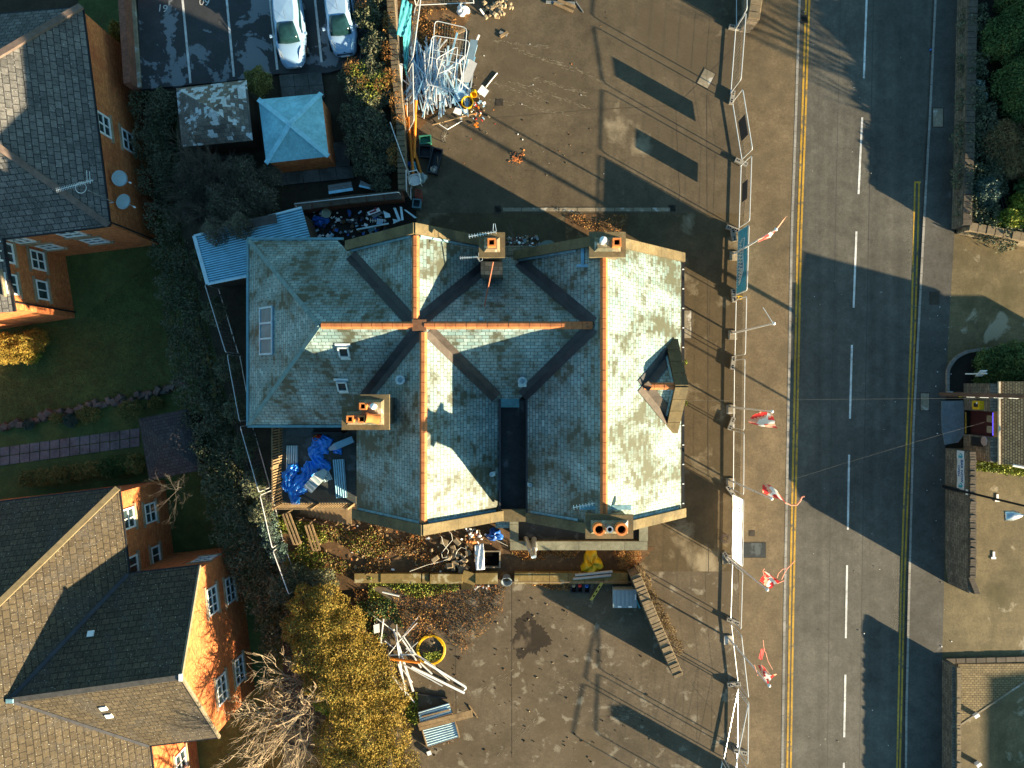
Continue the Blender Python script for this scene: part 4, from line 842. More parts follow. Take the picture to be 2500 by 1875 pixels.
for j in range(2):
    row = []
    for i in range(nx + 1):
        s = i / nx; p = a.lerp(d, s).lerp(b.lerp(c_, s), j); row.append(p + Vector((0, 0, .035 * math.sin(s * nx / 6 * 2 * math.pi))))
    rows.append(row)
mb.grid(rows); mb.m = [1 if (i % 6) in (3, 4, 5) else 0 for i in range(len(mb.f))]; mb.obj('roof', [corr, plain('corrugated_trough_shade', (.10, .26, .36), .45, .2, .25, 1.5)], t, thick=.01); ins3 = [fl(v.lerp((a + c_) / 2, .06), 0) for v in (a, b, c_, d)]; MB().prism(ins3, -.1, 2.35).obj('wall', boards, t)  # darker trough strips paint the groove shade into the roof
mb = MB(); mb.beam(a + Vector((0, 0, .06)), d + Vector((0, 0, .06)), .2, .04); mb.beam(d + Vector((0, 0, .03)), d.lerp(c_, .4) + Vector((0, 0, .03)), .12, .05); mb.beam(a + Vector((0, 0, .06)), b + Vector((0, 0, .06)), .10, .05); mb.obj('edge_cap', corr_pale, t)
mb = MB(); mb.beam(P(600, 548, 2.85), P(675, 533, 2.95), .5, .04); mb.obj('patch', plain('rust_patch', (.07, .06, .055), .8, 0, .3, 4), t)
# ------------------------------------------------------------------ site fencing along the pavement
def heras(name, label, group, a, b, h=2.0, zb=.16, top=None, wires=True, lean=0, kids=True):
    a, b = Vector(a), Vector(b); t = thing(name, label, 'site fence', fl((a + b) / 2, 0), 0, group); d = (b - a).normalized(); L = (b - a).length; n = Vector((-d.y, d.x, 0)); U = (Vector((0, 0, 1)) + n * lean).normalized()
    pt = lambda s, z: fl(a, 0) + d * s + U * z; r = .14; f = MB()
    pts = [pt(.03, .02), pt(.03, h - r)] + [pt(.03 + r - r * math.cos(an), h - r + r * math.sin(an)) for an in (R(30), R(60), R(90))] + [pt(L - .03 - r + r * math.sin(an), h - r + r * math.cos(an)) for an in (0, R(30), R(60), R(90))] + [pt(L - .03, .02)]
    f.tube(pts, .026, 6); f.tube([pt(.03, zb), pt(L - .03, zb)], .025, 6); f.obj('frame', steel_w, t)
    if wires:
        w_ = MB(); k = int(L / .24)
        for i in range(1, k): w_.tube([pt(L * i / k, zb), pt(L * i / k, h)], .0022, 3)
        for j in range(1, 9): w_.tube([pt(.05, zb + (h - zb) * j / 9), pt(L - .05, zb + (h - zb) * j / 9)], .0026, 3)
        w_.obj('mesh_wire', steel_d, t)
    return t, pt, L, n
steel_w = plain('bright_galvanised', (.66, .68, .69), .35, .35, .08, 8, .5); steel_d = plain('wire', (.30, .29, .27), .5, .5, .1, 8)
GF = 'temporary fence panels along the pavement'
def kx(c, x, y): return Q(c, x, y)
panels = [((1796, -60), (1796, 68), 'fence panel behind the stone gatepost at the top edge'), ((1794, 73), (1782, 231), 'topmost whole fence panel, just below the stone gatepost'), ((1786, 251), (1809, 393), 'fence panel slanting towards the road, carrying a small board, above the two shadows'),
          ((1807, 405), (1802, 559), 'fence panel with a small dark board right above the blue banner'), ((1801, 566), (1796, 721), 'fence panel holding the blue banner'), ((1795, 732), (1792, 870), 'fence panel just below the blue banner'),
          ((1791, 878), (1789, 1046), 'fence panel beside the spread red flag'), ((1789, 1050), (1788, 1196), 'fence panel just above the white banner'), ((1788, 1204), (1786, 1364), 'fence panel holding the white banner'),
          ((1786, 1374), (1782, 1509), 'fence panel just below the white banner'), ((1783, 1520), (1800, 1668), 'fence panel slanting towards the road, next to the lowest flag'), ((1800, 1676), (1798, 1823), 'lower fence panel that crosses the swung one'), ((1797, 1832), (1792, 1980), 'fence panel running off the bottom edge')]
FP = []
for a, b, lb in panels: FP.append(heras('site_fence', lb, GF, P(*a), P(*b)))
heras('site_fence', 'swung open fence panel crossing the lower one', GF, P(1799, 1682), P(1765, 1850))
heras('site_fence', 'fence panel turned inwards at the bottom edge', GF, P(1762, 1856), P(1735, 1985))
for i, (s0, s1, z0, z1), lb in ((2, (1.35, 2.5, .62, 1.78), 'dark grey board on the slanting fence panel'), (3, (1.2, 2.3, .6, 1.5), 'dark grey board on the fence panel right above the blue banner')):
    t, pt, L, n = FP[i]; m_ = MB(); off_ = n * .03; m_.hexa([pt(s0, z0) - off_, pt(s1, z0) - off_, pt(s1, z0) + off_ * .2, pt(s0, z0) + off_ * .2], [pt(s0, z1) - off_, pt(s1, z1) - off_, pt(s1, z1) + off_ * .2, pt(s0, z1) + off_ * .2]); m_.obj('notice_board', plain('board_grey', (.07, .055, .05), .7, 0, .1, 4), label=lb, cat='board')
def banner(i, mat, label, draw):
    t, pt, L, n = FP[i]; n = -n if n.x > 0 else n; m_ = MB(); k = 14; rows = []
    for j in range(6):
        rows.append([pt(.06 + (L - .12) * s / k, .2 + (1.93 - .2) * j / 5) + n * (.035 + .012 * math.sin(s * 1.7 + j)) for s in range(k + 1)])
    m_.grid(rows); o_ = m_.obj('banner', mat, label=label, cat='banner'); draw(o_, lambda s, z, k_=.062: pt(s, z) + n * k_, L)
def strokes(o_, segs, at, mat, wd=.03, name='lettering'):
    m_ = MB()
    for (s0, z0), (s1, z1) in segs: m_.beam(at(s0, z0), at(s1, z1), wd, .008) if abs(z1 - z0) < 1e-3 else m_.tube([at(s0, z0), at(s1, z1)], wd / 2, 4)
    return m_.obj(name, mat, o_)
def draw_blue(o_, at, L):
    segs = []; rr = random.Random(3); s = .75
    while s < 3.05:
        amp = .16 + .30 * math.sin((s - .55) / 2.7 * math.pi); zc = .82 + .04 * rr.uniform(-1, 1)
        segs += [((s, zc - amp * .6), (s + .05, zc + amp * .65)), ((s + .05, zc + amp * .65), (s + .12, zc + amp * rr.uniform(-.3, .2))), ((s + .12, zc + amp * .1), (s + .17, zc - amp * .6))]; s += .19
    segs += [((.62, 1.0), (.66, 1.55)), ((.66, 1.55), (.8, 1.5)), ((.66, 1.5), (1.5, 1.25)), ((1.5, 1.25), (2.4, 1.45)), ((2.4, 1.45), (3.1, .85)), ((.62, 1.05), (.75, .95)), ((.72, 1.1), (.72, .85)), ((2.2, 1.3), (2.6, 1.05))]
    strokes(o_, segs, at, flag_white, .05, 'lettering'); strokes(o_, [((2.05, 1.25), (2.1, .5)), ((2.2, 1.4), (2.3, 1.2)), ((2.15, .75), (2.3, 1.05))], lambda s, z: at(s, z, .05), ink_blue, .07, 'lettering')
    strokes(o_, [((s_, .36), (s_ + .09, .36)) for s_ in [.5 + .13 * i for i in range(22)]], at, flag_white, .05, 'small_print')
def draw_white(o_, at, L):
    ss = [.62, .78, .98, 1.15, 1.32, 1.48, 1.62, 1.76, 1.9, 2.02, 2.12, 2.38, 2.62, 2.85, 2.97]; segs = []
    for i, s in enumerate(ss):
        h_ = .16 if i in (0, 1, 10, 13, 14) else .09; segs += [((s, 1.62), (s, 1.62 - h_)), ((s + .045, 1.62 - h_), (s, 1.58 - h_ * .3))]
    strokes(o_, segs, at, ink_blue, .05)
banner(4, banner_blue, 'blue banner with white lettering on the fence', draw_blue)
banner(8, banner_white, 'plain white banner with a line of small blue lettering on the fence', draw_white)
# concrete feet of the fence, one shape copied
ft0 = thing('fence_block', 'concrete fence foot', 'fence foot', (0, 0, 0), 0, 'concrete feet of the site fence')
MB().box((0, 0, .10), (.24, .76, .20)).obj('block', conc_block, ft0, local=True)
m_ = MB()
for y in (-.28, -.16, .16, .28): MB().box((0, y, .2015), (.085, .075, .006)).obj('socket', hole, ft0, local=True)
foot_spots = [(1794, 70, 80, 'grey concrete fence foot nearest the stone gatepost'), (1786, 240, -10, 'grey concrete fence foot beside the slanting panel'), (1808, 398, 65, 'grey concrete fence foot turned across the fence above the blue banner'), (1787, 560, 70, 'grey concrete fence foot at the top corner of the blue banner'), (1789, 574, 10, 'loose grey concrete fence foot lying beside the top of the blue banner'),
              (1790, 722, 5, 'grey concrete fence foot at the bottom corner of the blue banner'), (1788, 886, -8, 'speckled concrete fence foot by the dark round shadow, beside the bare flagpole'), (1784, 1034, -20, 'grey concrete fence foot with yellow weeds near the spread red flag'), (1783, 1199, 35, 'pale concrete fence foot at the top corner of the white banner'),
              (1774, 1360, 35, 'pale concrete fence foot at the bottom corner of the white banner'), (1788, 1515, 68, 'concrete fence foot turned across the fence below the white banner'), (1790, 1668, 95, 'dark concrete fence foot beside the lowest flag'), (1806, 1833, 78, 'dark concrete fence foot near the bottom edge')]
for i, (x, y, rz, lb) in enumerate(foot_spots):
    o_ = ft0 if i == 0 else copy_tree(ft0); o_.location = P(x, y, .005); o_.rotation_euler = (0, 0, R(rz)); o_['label'] = lb
yf = thing('fence_brace', 'yellow metal brace lying at the bottom corner of the blue banner', 'brace', P(1804, 727)); m_ = MB()
for a, b in (((1798, 723), (1811, 723)), ((1811, 723), (1811, 730)), ((1811, 730), (1798, 730)), ((1803, 723), (1803, 730))): m_.tube([P(*a, .3), P(*b, .3)], .018, 5)
m_.tube([P(1798, 730, .3), P(1796, 731, 0)], .018, 5); m_.obj('rail', yellow_pl, yf)
# ------------------------------------------------------------------ flagpoles and flags
pole_m = plain('flagpole_white', (.70, .69, .70), .4, .1, .06, 3)
pads = {}
fp0 = thing('flagpole', '', 'flagpole', (0, 0, 0), 0, 'white flagpoles along the fence')
MB().box((0, -.12, .03), (.52, .52, .06)).obj('base_slab', conc, fp0, local=True); m_ = MB(); m_.tube([(0, 0, .03), (0, 0, 3), (0, 0, 6.5)], .055, 10, r2=.035); m_.obj('pole', pole_m, fp0, local=True)
MB().lathe((0, 0, 6.48), [(.03, 0), (.07, .03), (.085, .08), (.06, .14), (.01, .17)], 12).obj('finial', white_pl, fp0, local=True); m_ = MB(); m_.box((.06, 0, 1.3), (.05, .04, .18)); m_.tube([(.06, 0, 1.3), (.05, 0, 6.4)], .004, 4); m_.obj('halyard', white_pl, fp0, local=True)
poles = [(1792, 620, 'white flagpole in front of the blue banner, its torn flag trailing upwards'), (1788, 813, 'bare white flagpole with only a thin stay at its top'), (1784, 994, 'white flagpole carrying the spread red and white flag'), (1783, 1173, 'white flagpole above the white banner, its flag streaming over the yellow lines'), (1774, 1360, 'white flagpole at the bottom corner of the white banner, with a ragged flag'), (1778, 1557, 'lowest white flagpole, with a folded red and white flag')]
for i, (x, y, lb) in enumerate(poles):
    o_ = fp0 if i == 0 else copy_tree(fp0); o_.location = P(x, y, .005); o_['label'] = lb
st = thing('flag_stay', 'thin white flag stay standing out from the bare flagpole', 'flag stay', P(1788, 813)); tp_ = P(1788, 813) + Vector((0, 0, 6.45)); MB().tube([tp_, P(1863, 751, 5.4)], .02, 5).obj('rod', white_pl, st)
def flag(outline, zs, label, seed, pale=()):
    # outline: rows of pixel points (hoist side first); zs: height of each row
    rr = random.Random(seed); m_ = MB(); rows = []
    nr = len(outline); K = 4
    base = [[P(x, y, z) for (x, y), z in zip(row, zz)] for row, zz in zip(outline, zs)]
    R_ = (nr - 1) * K; Cn = (len(base[0]) - 1) * K
    for i in range(R_ + 1):
        a, f_ = divmod(i, K); a = min(a, nr - 2) if i == R_ else a; f_ = (i - a * K) / K; row = []
        for j in range(Cn + 1):
            b, g = divmod(j, K); b = min(b, len(base[0]) - 2) if j == Cn else b; g = (j - b * K) / K
            p = base[a][b].lerp(base[a][b + 1], g).lerp(base[min(a + 1, nr - 1)][b].lerp(base[min(a + 1, nr - 1)][b + 1], g), f_)
            row.append(p + Vector((0, 0, .05 * math.sin(j * 1.1 + i * .7 + seed) + rr.uniform(-.02, .02))) + Vector((rr.uniform(-.015, .015), rr.uniform(-.015, .015), 0)))
        rows.append(row)
    m_.grid(rows)
    for idx in range(len(m_.m)):
        i, j = divmod(idx, Cn); u, v = i / R_, j / Cn
        m_.m[idx] = 2 if abs(v - .55 + .25 * (u - .5)) < .10 or abs(u - .5) < .10 and v > .35 else (1 if math.sin(u * 9 + v * 7 + seed) > .1 else 0)
    return m_.obj('flag', [flag_red, flag_pale, flag_white], label=label, cat='flag', group='torn red and white flags', smooth=True)
flag([[(1850, 585), (1872, 575), (1884, 563)], [(1852, 589), (1878, 579), (1896, 561)], [(1850, 592), (1880, 580), (1921, 526)]], [[5.0, 5.6, 6.2], [4.6, 5.2, 6.0], [4.4, 5.0, 6.0]], 'narrow torn flag trailing upwards past the blue banner', 1)
flag([[(1852, 1005), (1868, 1006), (1886, 1010)], [(1838, 1016), (1862, 1020), (1890, 1024)], [(1826, 1027), (1855, 1036), (1892, 1034)], [(1830, 1033), (1858, 1041), (1898, 1046)]], [[5.6, 6.0, 6.4], [5.3, 5.7, 6.1], [5.1, 5.4, 5.8], [4.9, 5.2, 5.6]], 'widest red flag, spread open with a white middle', 2)
flag([[(1862, 1202), (1872, 1208), (1884, 1214)], [(1862, 1184), (1882, 1196), (1902, 1218)], [(1868, 1181), (1886, 1190), (1912, 1222)], [(1880, 1184), (1898, 1198), (1918, 1228)]], [[5.6, 6.0, 6.4], [5.3, 5.7, 6.1], [5.1, 5.4, 5.8], [4.9, 5.2, 5.6]], 'crumpled red flag with a long tail reaching the yellow lines', 3)
MB().tube([P(1916, 1227, 5.6), P(1930, 1233, 5.5), P(1945, 1233, 5.5), P(1953, 1224, 5.5), P(1958, 1213, 5.6), P(1964, 1212, 5.6)], .035, 5).obj('flag_tail', flag_pale, bpy.data.objects['flag.002'])
flag([[(1856, 1418), (1866, 1428), (1880, 1437)], [(1862, 1405), (1876, 1412), (1890, 1428)], [(1868, 1404), (1882, 1410), (1898, 1424)], [(1862, 1394), (1870, 1396), (1905, 1420)]], [[5.6, 6.0, 6.4], [5.3, 5.7, 6.1], [5.1, 5.4, 5.8], [4.9, 5.2, 5.6]], 'ragged pale flag with loose red strings beside the white banner', 4)
o_ = bpy.data.objects['flag.003']
for pts in ([(1897, 1411), (1900, 1400), (1910, 1390), (1924, 1385)], [(1908, 1415), (1916, 1397), (1922, 1388), (1934, 1376), (1940, 1369)], [(1865, 1405), (1862, 1395), (1866, 1388)], [(1896, 1425), (1915, 1417)]): MB().tube([P(x, y, 5.6) for x, y in pts], .022, 5).obj('loose_string', flag_pale, o_)
flag([[(1850, 1625), (1862, 1650), (1874, 1668)], [(1858, 1622), (1870, 1645), (1880, 1664)], [(1868, 1630), (1884, 1650), (1896, 1645)]], [[5.4, 5.9, 6.4], [5.2, 5.7, 6.2], [5.0, 5.6, 6.0]], 'pale folded flag with a red strip beside the lowest pole', 5)
o_ = bpy.data.objects['flag.004']; m_ = MB(); m_.grid([[P(1852, 1607, 5.3), P(1858, 1584, 5.2), P(1862, 1584, 5.2)], [P(1860, 1612, 5.2), P(1866, 1590, 5.0), P(1869, 1585, 5.2)]]); m_.obj('red_strip', flag_red, o_, thick=.004)
for pts in ([(1866, 1590), (1864, 1575), (1863, 1563)], [(1868, 1590), (1875, 1615), (1886, 1635)], [(1840, 1618), (1850, 1650)]): MB().tube([P(x, y, 5.3) for x, y in pts], .02, 5).obj('loose_string', flag_pale, o_)

# ------------------------------------------------------------------ fences and netting on the left
GL = 'fence panels around the back of the building'
for (a, b, lb, ln) in (((700, 515), (745, 600), None, 0),):
    pass
for a, b, lb in (((536, 705), (585, 865), 'back fence panel beside the corrugated shed'), ((588, 868), (617, 1025), 'back fence panel beside the left hip of the roof'), ((618, 1035), (662, 1190), 'back fence panel beside the picket terrace'), ((664, 1195), (693, 1320), 'back fence panel among the ivy'), ((694, 1325), (732, 1428), 'lowest back fence panel, ending in the golden shrubs')):
    heras('site_fence', lb, GL, P(*a), P(*b), 2.0)
heras('site_fence', 'fence panel standing by the orange pipes', GL, P(965, 325), P(1003, 432), 1.9); heras('site_fence', 'short fence panel by the broken white chair', GL, P(1003, 436), P(1004, 490), 1.9)
heras('site_fence', 'fence panel lying along the slab topped wall', GL, P(735, 514), P(985, 486), 1.5, wires=False)
t1 = heras('site_fence', 'leaning fence panel under the turquoise netting', GL, P(1012, 22), P(992, 172), 2.0, lean=.35)
t2 = heras('site_fence', 'leaning fence panel beside the orange pipes with a white board behind it', GL, P(991, 186), P(994, 326), 2.0, lean=.35)
heras('site_fence', 'fence panel across the top beside the pile of stones', GL, P(1015, 16), P(1158, 10), 2.0)
def cloth(name, quad, mat, label, cat, nx=16, ny=10, amp=.1, seed=0, thick=.006):
    rr = random.Random(seed); m_ = MB(); rows = []; a, b, c_, d = [Vector(v) for v in quad]; ph = [rr.uniform(0, 6) for _ in range(6)]
    for i in range(ny + 1):
        rows.append([a.lerp(d, i / ny).lerp(b.lerp(c_, i / ny), j / nx) + Vector((.4, .3, 1)) * amp * (.6 * math.sin(j * 1.1 + ph[0] + i * .5) + .4 * math.sin(i * 1.7 + ph[1] - j * .8) + rr.uniform(-.3, .3)) for j in range(nx + 1)])
    m_.grid(rows); return m_.obj(name, mat, label=label, cat=cat, thick=thick, smooth=True)
nt = thing('debris_netting', 'turquoise netting draped over the leaning fence panel', 'netting', P(990, 90))
for quad, sd in (((P(982, -8, 2.1), P(1006, 12, 1.9), P(1001, 95, 1.4), P(968, 85, 1.9)), 2), ((P(984, 85, 1.6), P(1001, 92, 1.3), P(992, 185, .5), P(986, 160, .8)), 4)):
    o_ = cloth('netting_sheet', quad, cyan_net, None, None, 14, 14, .06, sd); del_ = o_.location.copy(); o_.parent = nt; o_.location = del_ - nt.location

# ------------------------------------------------------------------ heap of plastic trunking and fence frames
rr = random.Random(11)
cols = [steel_blue, steel_w, white_pl, plain('blue_trunking', (.16, .34, .50), .45, 0, .25, 3), plain('grey_trunking', (.34, .38, .42), .45, 0, .2, 3)]
lab = ['pale blue trunking length in the tangled heap below the netting', 'bright steel tube in the tangled heap below the netting', 'white plastic trunking in the tangled heap below the netting', 'deep blue trunking length in the tangled heap below the netting', 'grey trunking length in the tangled heap below the netting']
for k in range(130):
    x = rr.uniform(1000, 1085) if rr.random() < .62 else rr.uniform(1020, 1150); y = rr.uniform(135, 225); L = rr.uniform(70, 150); an = R(rr.gauss(84, 13)) if rr.random() < .7 else R(rr.gauss(62 if rr.random() < .5 else 118, 14))
    z = rr.uniform(.08, .75) * (1 - abs(x - 1060) / 140); dz = rr.uniform(-.14, .14); cx, cy = math.cos(an) * L / 2, math.sin(an) * L / 2
    i = rr.choice([0, 0, 1, 2, 2, 3, 3, 4, 0]); m_ = MB(); a, b = P(x - cx, y - cy, max(.04, z + dz)), P(x + cx, y + cy, max(.04, z - dz))
    if i in (1,): m_.tube([a, b], .024, 6)
    else: m_.beam(a, b, rr.choice([.05, .07, .10]), .04)
    m_.obj('trunking', cols[i], label=lab[i], cat='trunking', group='lengths of %s in the heap' % ('steel tube' if i == 1 else 'trunking'))
for a, b, c_, d, lb in (((1062, 50), (1140, 68), (1128, 222), (1050, 208), 'topmost bent fence frame on the heap'), ((1055, 86), (1148, 100), (1118, 228), (1040, 205), 'rounded fence frame lying across the middle of the heap'), ((1063, 145), (1118, 112), (1105, 225), (1082, 222), 'small slanting frame on the heap')):
    t = thing('bent_fence', lb, 'fence frame', P((a[0] + c_[0]) / 2, (a[1] + c_[1]) / 2)); m_ = MB(); ps = [P(*v, .95) for v in (a, b, c_, d)]; path = []
    for i in range(4):
        p, pr, nx_ = ps[i], ps[i - 1], ps[(i + 1) % 4]; path += [p + (pr - p).normalized() * .2, p + (pr - p).normalized() * .06 + (nx_ - p).normalized() * .06, p + (nx_ - p).normalized() * .2]
    m_.tube(path, .022, 6, closed=True); m_.tube([ps[0].lerp(ps[3], .45), ps[1].lerp(ps[2], .45)], .018, 5); m_.obj('tube', steel_w, t); m_ = MB()
    for i in range(1, 12): m_.tube([ps[0].lerp(ps[1], i / 12), ps[3].lerp(ps[2], i / 12)], .003, 3); m_.tube([ps[0].lerp(ps[3], i / 12), ps[1].lerp(ps[2], i / 12)], .003, 3)
    m_.obj('mesh_wire', steel_d, t)
def solid(name, label, cat, mat, pts, z0, z1, group=None):
    m_ = MB(); b4 = [P(x, y, z0 if isinstance(z0, (int, float)) else z0[i]) for i, (x, y) in enumerate(pts)]; t4 = [P(x, y, z1 if isinstance(z1, (int, float)) else z1[i]) for i, (x, y) in enumerate(pts)]
    if (b4[1] - b4[0]).cross(b4[2] - b4[0]).z < 0: b4.reverse(); t4.reverse()
    m_.hexa(b4, t4); return m_.obj(name, mat, label=label, cat=cat, group=group)
solid('metal_sheet', 'upper blue grey panel leaning on the right of the heap', 'panel', plain('panel_blue', (.16, .24, .30), .5, .2, .1, 2), [(1149, 96), (1167, 98), (1155, 150), (1140, 142)], .5, .55)
solid('metal_sheet', 'pale grey panel lying over the right of the heap', 'panel', plain('panel_grey', (.46, .46, .45), .5, .1, .08, 2), [(1147, 144), (1165, 155), (1146, 202), (1124, 200)], .58, .62)
solid('metal_sheet', 'blue panel at the lower right of the heap', 'panel', steel_blue, [(1120, 203), (1143, 205), (1128, 245), (1100, 255)], .3, .35)
solid('white_board', 'white square board beside the yellow buckets', 'board', white_pl, [(1177, 207), (1194, 222), (1183, 238), (1165, 224)], .22, .26)
solid('foam_sheet', 'white foam sheet below the small yellow bucket', 'foam sheet', white_pl, [(1143, 215), (1149, 212), (1146, 240), (1138, 243)], .18, .24); solid('foam_sheet', 'white panel at the lower tip of the heap', 'foam sheet', white_pl, [(1112, 262), (1130, 268), (1125, 283), (1106, 275)], .2, .26); solid('foam_sheet', 'small white sheet right of the lower tip of the heap', 'foam sheet', white_pl, [(1131, 266), (1141, 268), (1141, 279), (1131, 278)], .2, .24)
def bucket(px, r, h, mat, label, inner, z=0, M=None, cat='bucket', name='bucket', fill=None):
    c_ = P(*px, z); t = thing(name, label, cat, c_); m_ = MB(); m_.lathe(c_, [(r * .78, 0), (r, h), (r * 1.07, h), (r * 1.07, h - .03), (r * .98, h - .02), (r * .95, h), (r * .76, .04), (.01, .04)], 24, 0, M); m_.obj('shell', mat, t)
    if fill: MB().lathe(c_ + (M or Matrix.Identity(3)) @ Vector((0, 0, .05)), [(r * .76, 0), (r * .8, .05), (r * .3, .12), (.01, .1)], 12, 0, M).obj('rubbish', fill, t)
    return t
bucket((1142, 256), .33, .45, yellow_pl, 'large round yellow bucket holding rubbish', None, fill=plain('bucket_rubbish', (.28, .30, .24), .8, 0, .7, 9))
bucket((1157, 223), .18, .34, yellow_pl, 'small yellow bucket tipped on its side', None, .2, Matrix.Rotation(R(55), 3, 'X'))
solid('white_plank', 'long narrow white board behind the leaning fence panel', 'board', white_pl, [(973, 155), (983, 155), (981, 268), (971, 268)], .85, .88)
# orange drain pipes
def pipe(pts, r, mat, label, cat='pipe', name='drain_pipe', collar=True, group=None, n=10):
    t = thing(name, label, cat, Vector(pts[0])); MB().tube(pts, r, n).obj('tube', mat, t, smooth=False)
    if collar:
        d = (Vector(pts[-1]) - Vector(pts[0])).normalized(); MB().tube([Vector(pts[0]), Vector(pts[0]) + d * .16], r * 1.22, n).obj('socket', mat, t)
    return t
pipe([P(998, 287, .5), P(1009, 430, .25)], .085, orange_pl, 'middle orange drain pipe by the leaning fence panel'); pipe([P(1015, 246, .7), P(1011, 386, .35)], .085, orange_pl, 'upper orange drain pipe, nearest the trunking heap'); pipe([P(987, 258, .35), P(1000, 330, .3), P(1032, 436, .12)], .08, orange_pl, 'longest orange drain pipe slanting down to the white chair')
def crate(px, sx, sy, h, rz, mat, label, cat='crate', name='crate', inner=None, open_=True):
    c_ = P(*px); t = thing(name, label, cat, c_); M = Matrix.Rotation(rz, 3, 'Z'); m_ = MB(); w_ = .025
    m_.box(c_ + Vector((0, 0, .02)), (sx, sy, .04), rz)
    for k in (-1, 1): m_.box(c_ + M @ Vector((k * (sx / 2 - w_ / 2), 0, h / 2 + .02)), (w_, sy, h), rz); m_.box(c_ + M @ Vector((0, k * (sy / 2 - w_ / 2), h / 2 + .021)), (sx - 2 * w_, w_, h), rz)
    m_.obj('shell', mat, t)
    m_ = MB()
    for k in (-1, 1): m_.box(c_ + M @ Vector((k * (sx / 2 - .01), 0, h + .03)), (.07, sy + .05, .03), rz); m_.box(c_ + M @ Vector((0, k * (sy / 2 - .01), h + .031)), (sx + .05 - .12, .07, .03), rz)
    m_.obj('rim', mat, t); return t
crate((1040, 345), .66, .46, .28, R(5), green_pl, 'open green crate right of the orange pipes'); crate((1039, 374), .66, .66, .30, R(-4), black_pl, 'black tub just below the green crate', 'tub', 'tub')
crate((1064, 398), .58, 1.45, .42, R(-14), black_paint, 'long black trough with a stick in it, below the bicycle wheel', 'trough', 'trough'); crate((1020, 502), .44, .48, .5, R(-6), plain('bin_blue', (.08, .16, .19), .5, 0, .15, 3), 'blue grey bin by the corner of the stone building', 'bin', 'bin')
t = thing('fan_guard', 'round wire guard inside the black trough', 'wire guard', P(1060, 414)); m_ = MB()
for r_ in (.08, .16, .22): m_.tube([P(1060, 414, .45) + Vector((r_ * math.cos(R(a)), r_ * math.sin(R(a)), 0)) for a in range(0, 360, 20)], .008, 4, closed=True)
for a in range(0, 180, 30): m_.tube([P(1060, 414, .45) + Vector((.22 * math.cos(R(a)), .22 * math.sin(R(a)), 0)), P(1060, 414, .45) - Vector((.22 * math.cos(R(a)), .22 * math.sin(R(a)), 0))], .006, 4)
m_.obj('wire', steel, t)
pipe([P(1068, 382, .5), P(1070, 410, .35)], .018, wood, 'stick standing in the black trough', 'stick', 'stick', False)
# white garden chair on its back, full of twigs
t = thing('garden_chair', 'white plastic chair below the orange pipes', 'chair', P(1015, 444)); c_ = P(1015, 444); M = Matrix.Rotation(R(12), 3, 'Z'); m_ = MB()
m_.tube([c_ + M @ Vector((.30 * math.cos(R(a)) * (1 + .15 * abs(math.sin(R(2 * a)))), .30 * math.sin(R(a)) * (1 + .15 * abs(math.sin(R(2 * a)))), .42)) for a in range(0, 360, 15)], .035, 6, closed=True); m_.obj('seat_rim', white_pl, t)
m_ = MB(); m_.lathe(c_ + Vector((0, 0, .30)), [(.16, 0), (.29, .08)], 18); m_.obj('seat', white_pl, t)
for sx in (-1, 1):
    MB().tube([c_ + M @ Vector((sx * .33, -.28, .62)), c_ + M @ Vector((sx * .34, .22, .60)), c_ + M @ Vector((sx * .32, .26, .4))], .03, 6).obj('arm', white_pl, t)
    for sy in (-1, 1): MB().tube([c_ + M @ Vector((sx * .27, sy * .26, .40)), c_ + M @ Vector((sx * .31, sy * .31, 0))], .028, 6).obj('leg', white_pl, t)
MB().tube([c_ + M @ Vector((-.28, .30, .45)), c_ + M @ Vector((-.26, .40, .8)), c_ + M @ Vector((.26, .40, .8)), c_ + M @ Vector((.28, .30, .45))], .035, 6).obj('backrest', white_pl, t)
t = thing('wire_basket', 'red wire basket between the white chair and the blue grey bin', 'basket', P(1024, 478)); m_ = MB(); c_ = P(1024, 478, .02)
for k in range(6): m_.tube([c_ + Vector((-.2 + k * .07, .35 - .03 * k, .25)), c_ + Vector((-.22 + k * .08, -.3, .04))], .009, 4)
for k in range(4): m_.tube([c_ + Vector((-.2, .33 - k * .2, .25 - .06 * k)), c_ + Vector((.18 + .02 * k, .25 - k * .19, .25 - .06 * k))], .009, 4)
m_.obj('wire', red_pl, t)
def sack(px, sx, sy, h, mat, label, cat='bag', name='plastic_bag', seed=1, rz=0, z=0, lumps=7, mats=None):
    rr = random.Random(seed); c_ = P(*px, z); m_ = MB(); n, k = 22, 9; M = Matrix.Rotation(rz, 3, 'Z'); ph = [rr.uniform(0, 6) for _ in range(8)]; rows = []
    for i in range(k):
        v = i / (k - 1); rad = math.sin(v * math.pi * .5) ** .7; row = []
        for j in range(n + 1):
            a = 2 * math.pi * (j % n) / n; wob = 1 + .16 * math.sin(3 * a + ph[0]) + .10 * math.sin(5 * a + ph[1]) + .07 * math.sin(8 * a + ph[2] + v * 4)
            row.append(c_ + M @ Vector((sx / 2 * rad * wob * math.cos(a), sy / 2 * rad * wob * math.sin(a), max(.005, h * (1 - v ** 2.2) * (1 + .25 * math.sin(4 * a + ph[3] + v * 6) + .12 * math.sin(9 * a + ph[4])) - .0))))
        rows.append(row)
    m_.grid(list(reversed(rows))); return m_.obj(name, mats or mat, label=label, cat=cat, smooth=True)
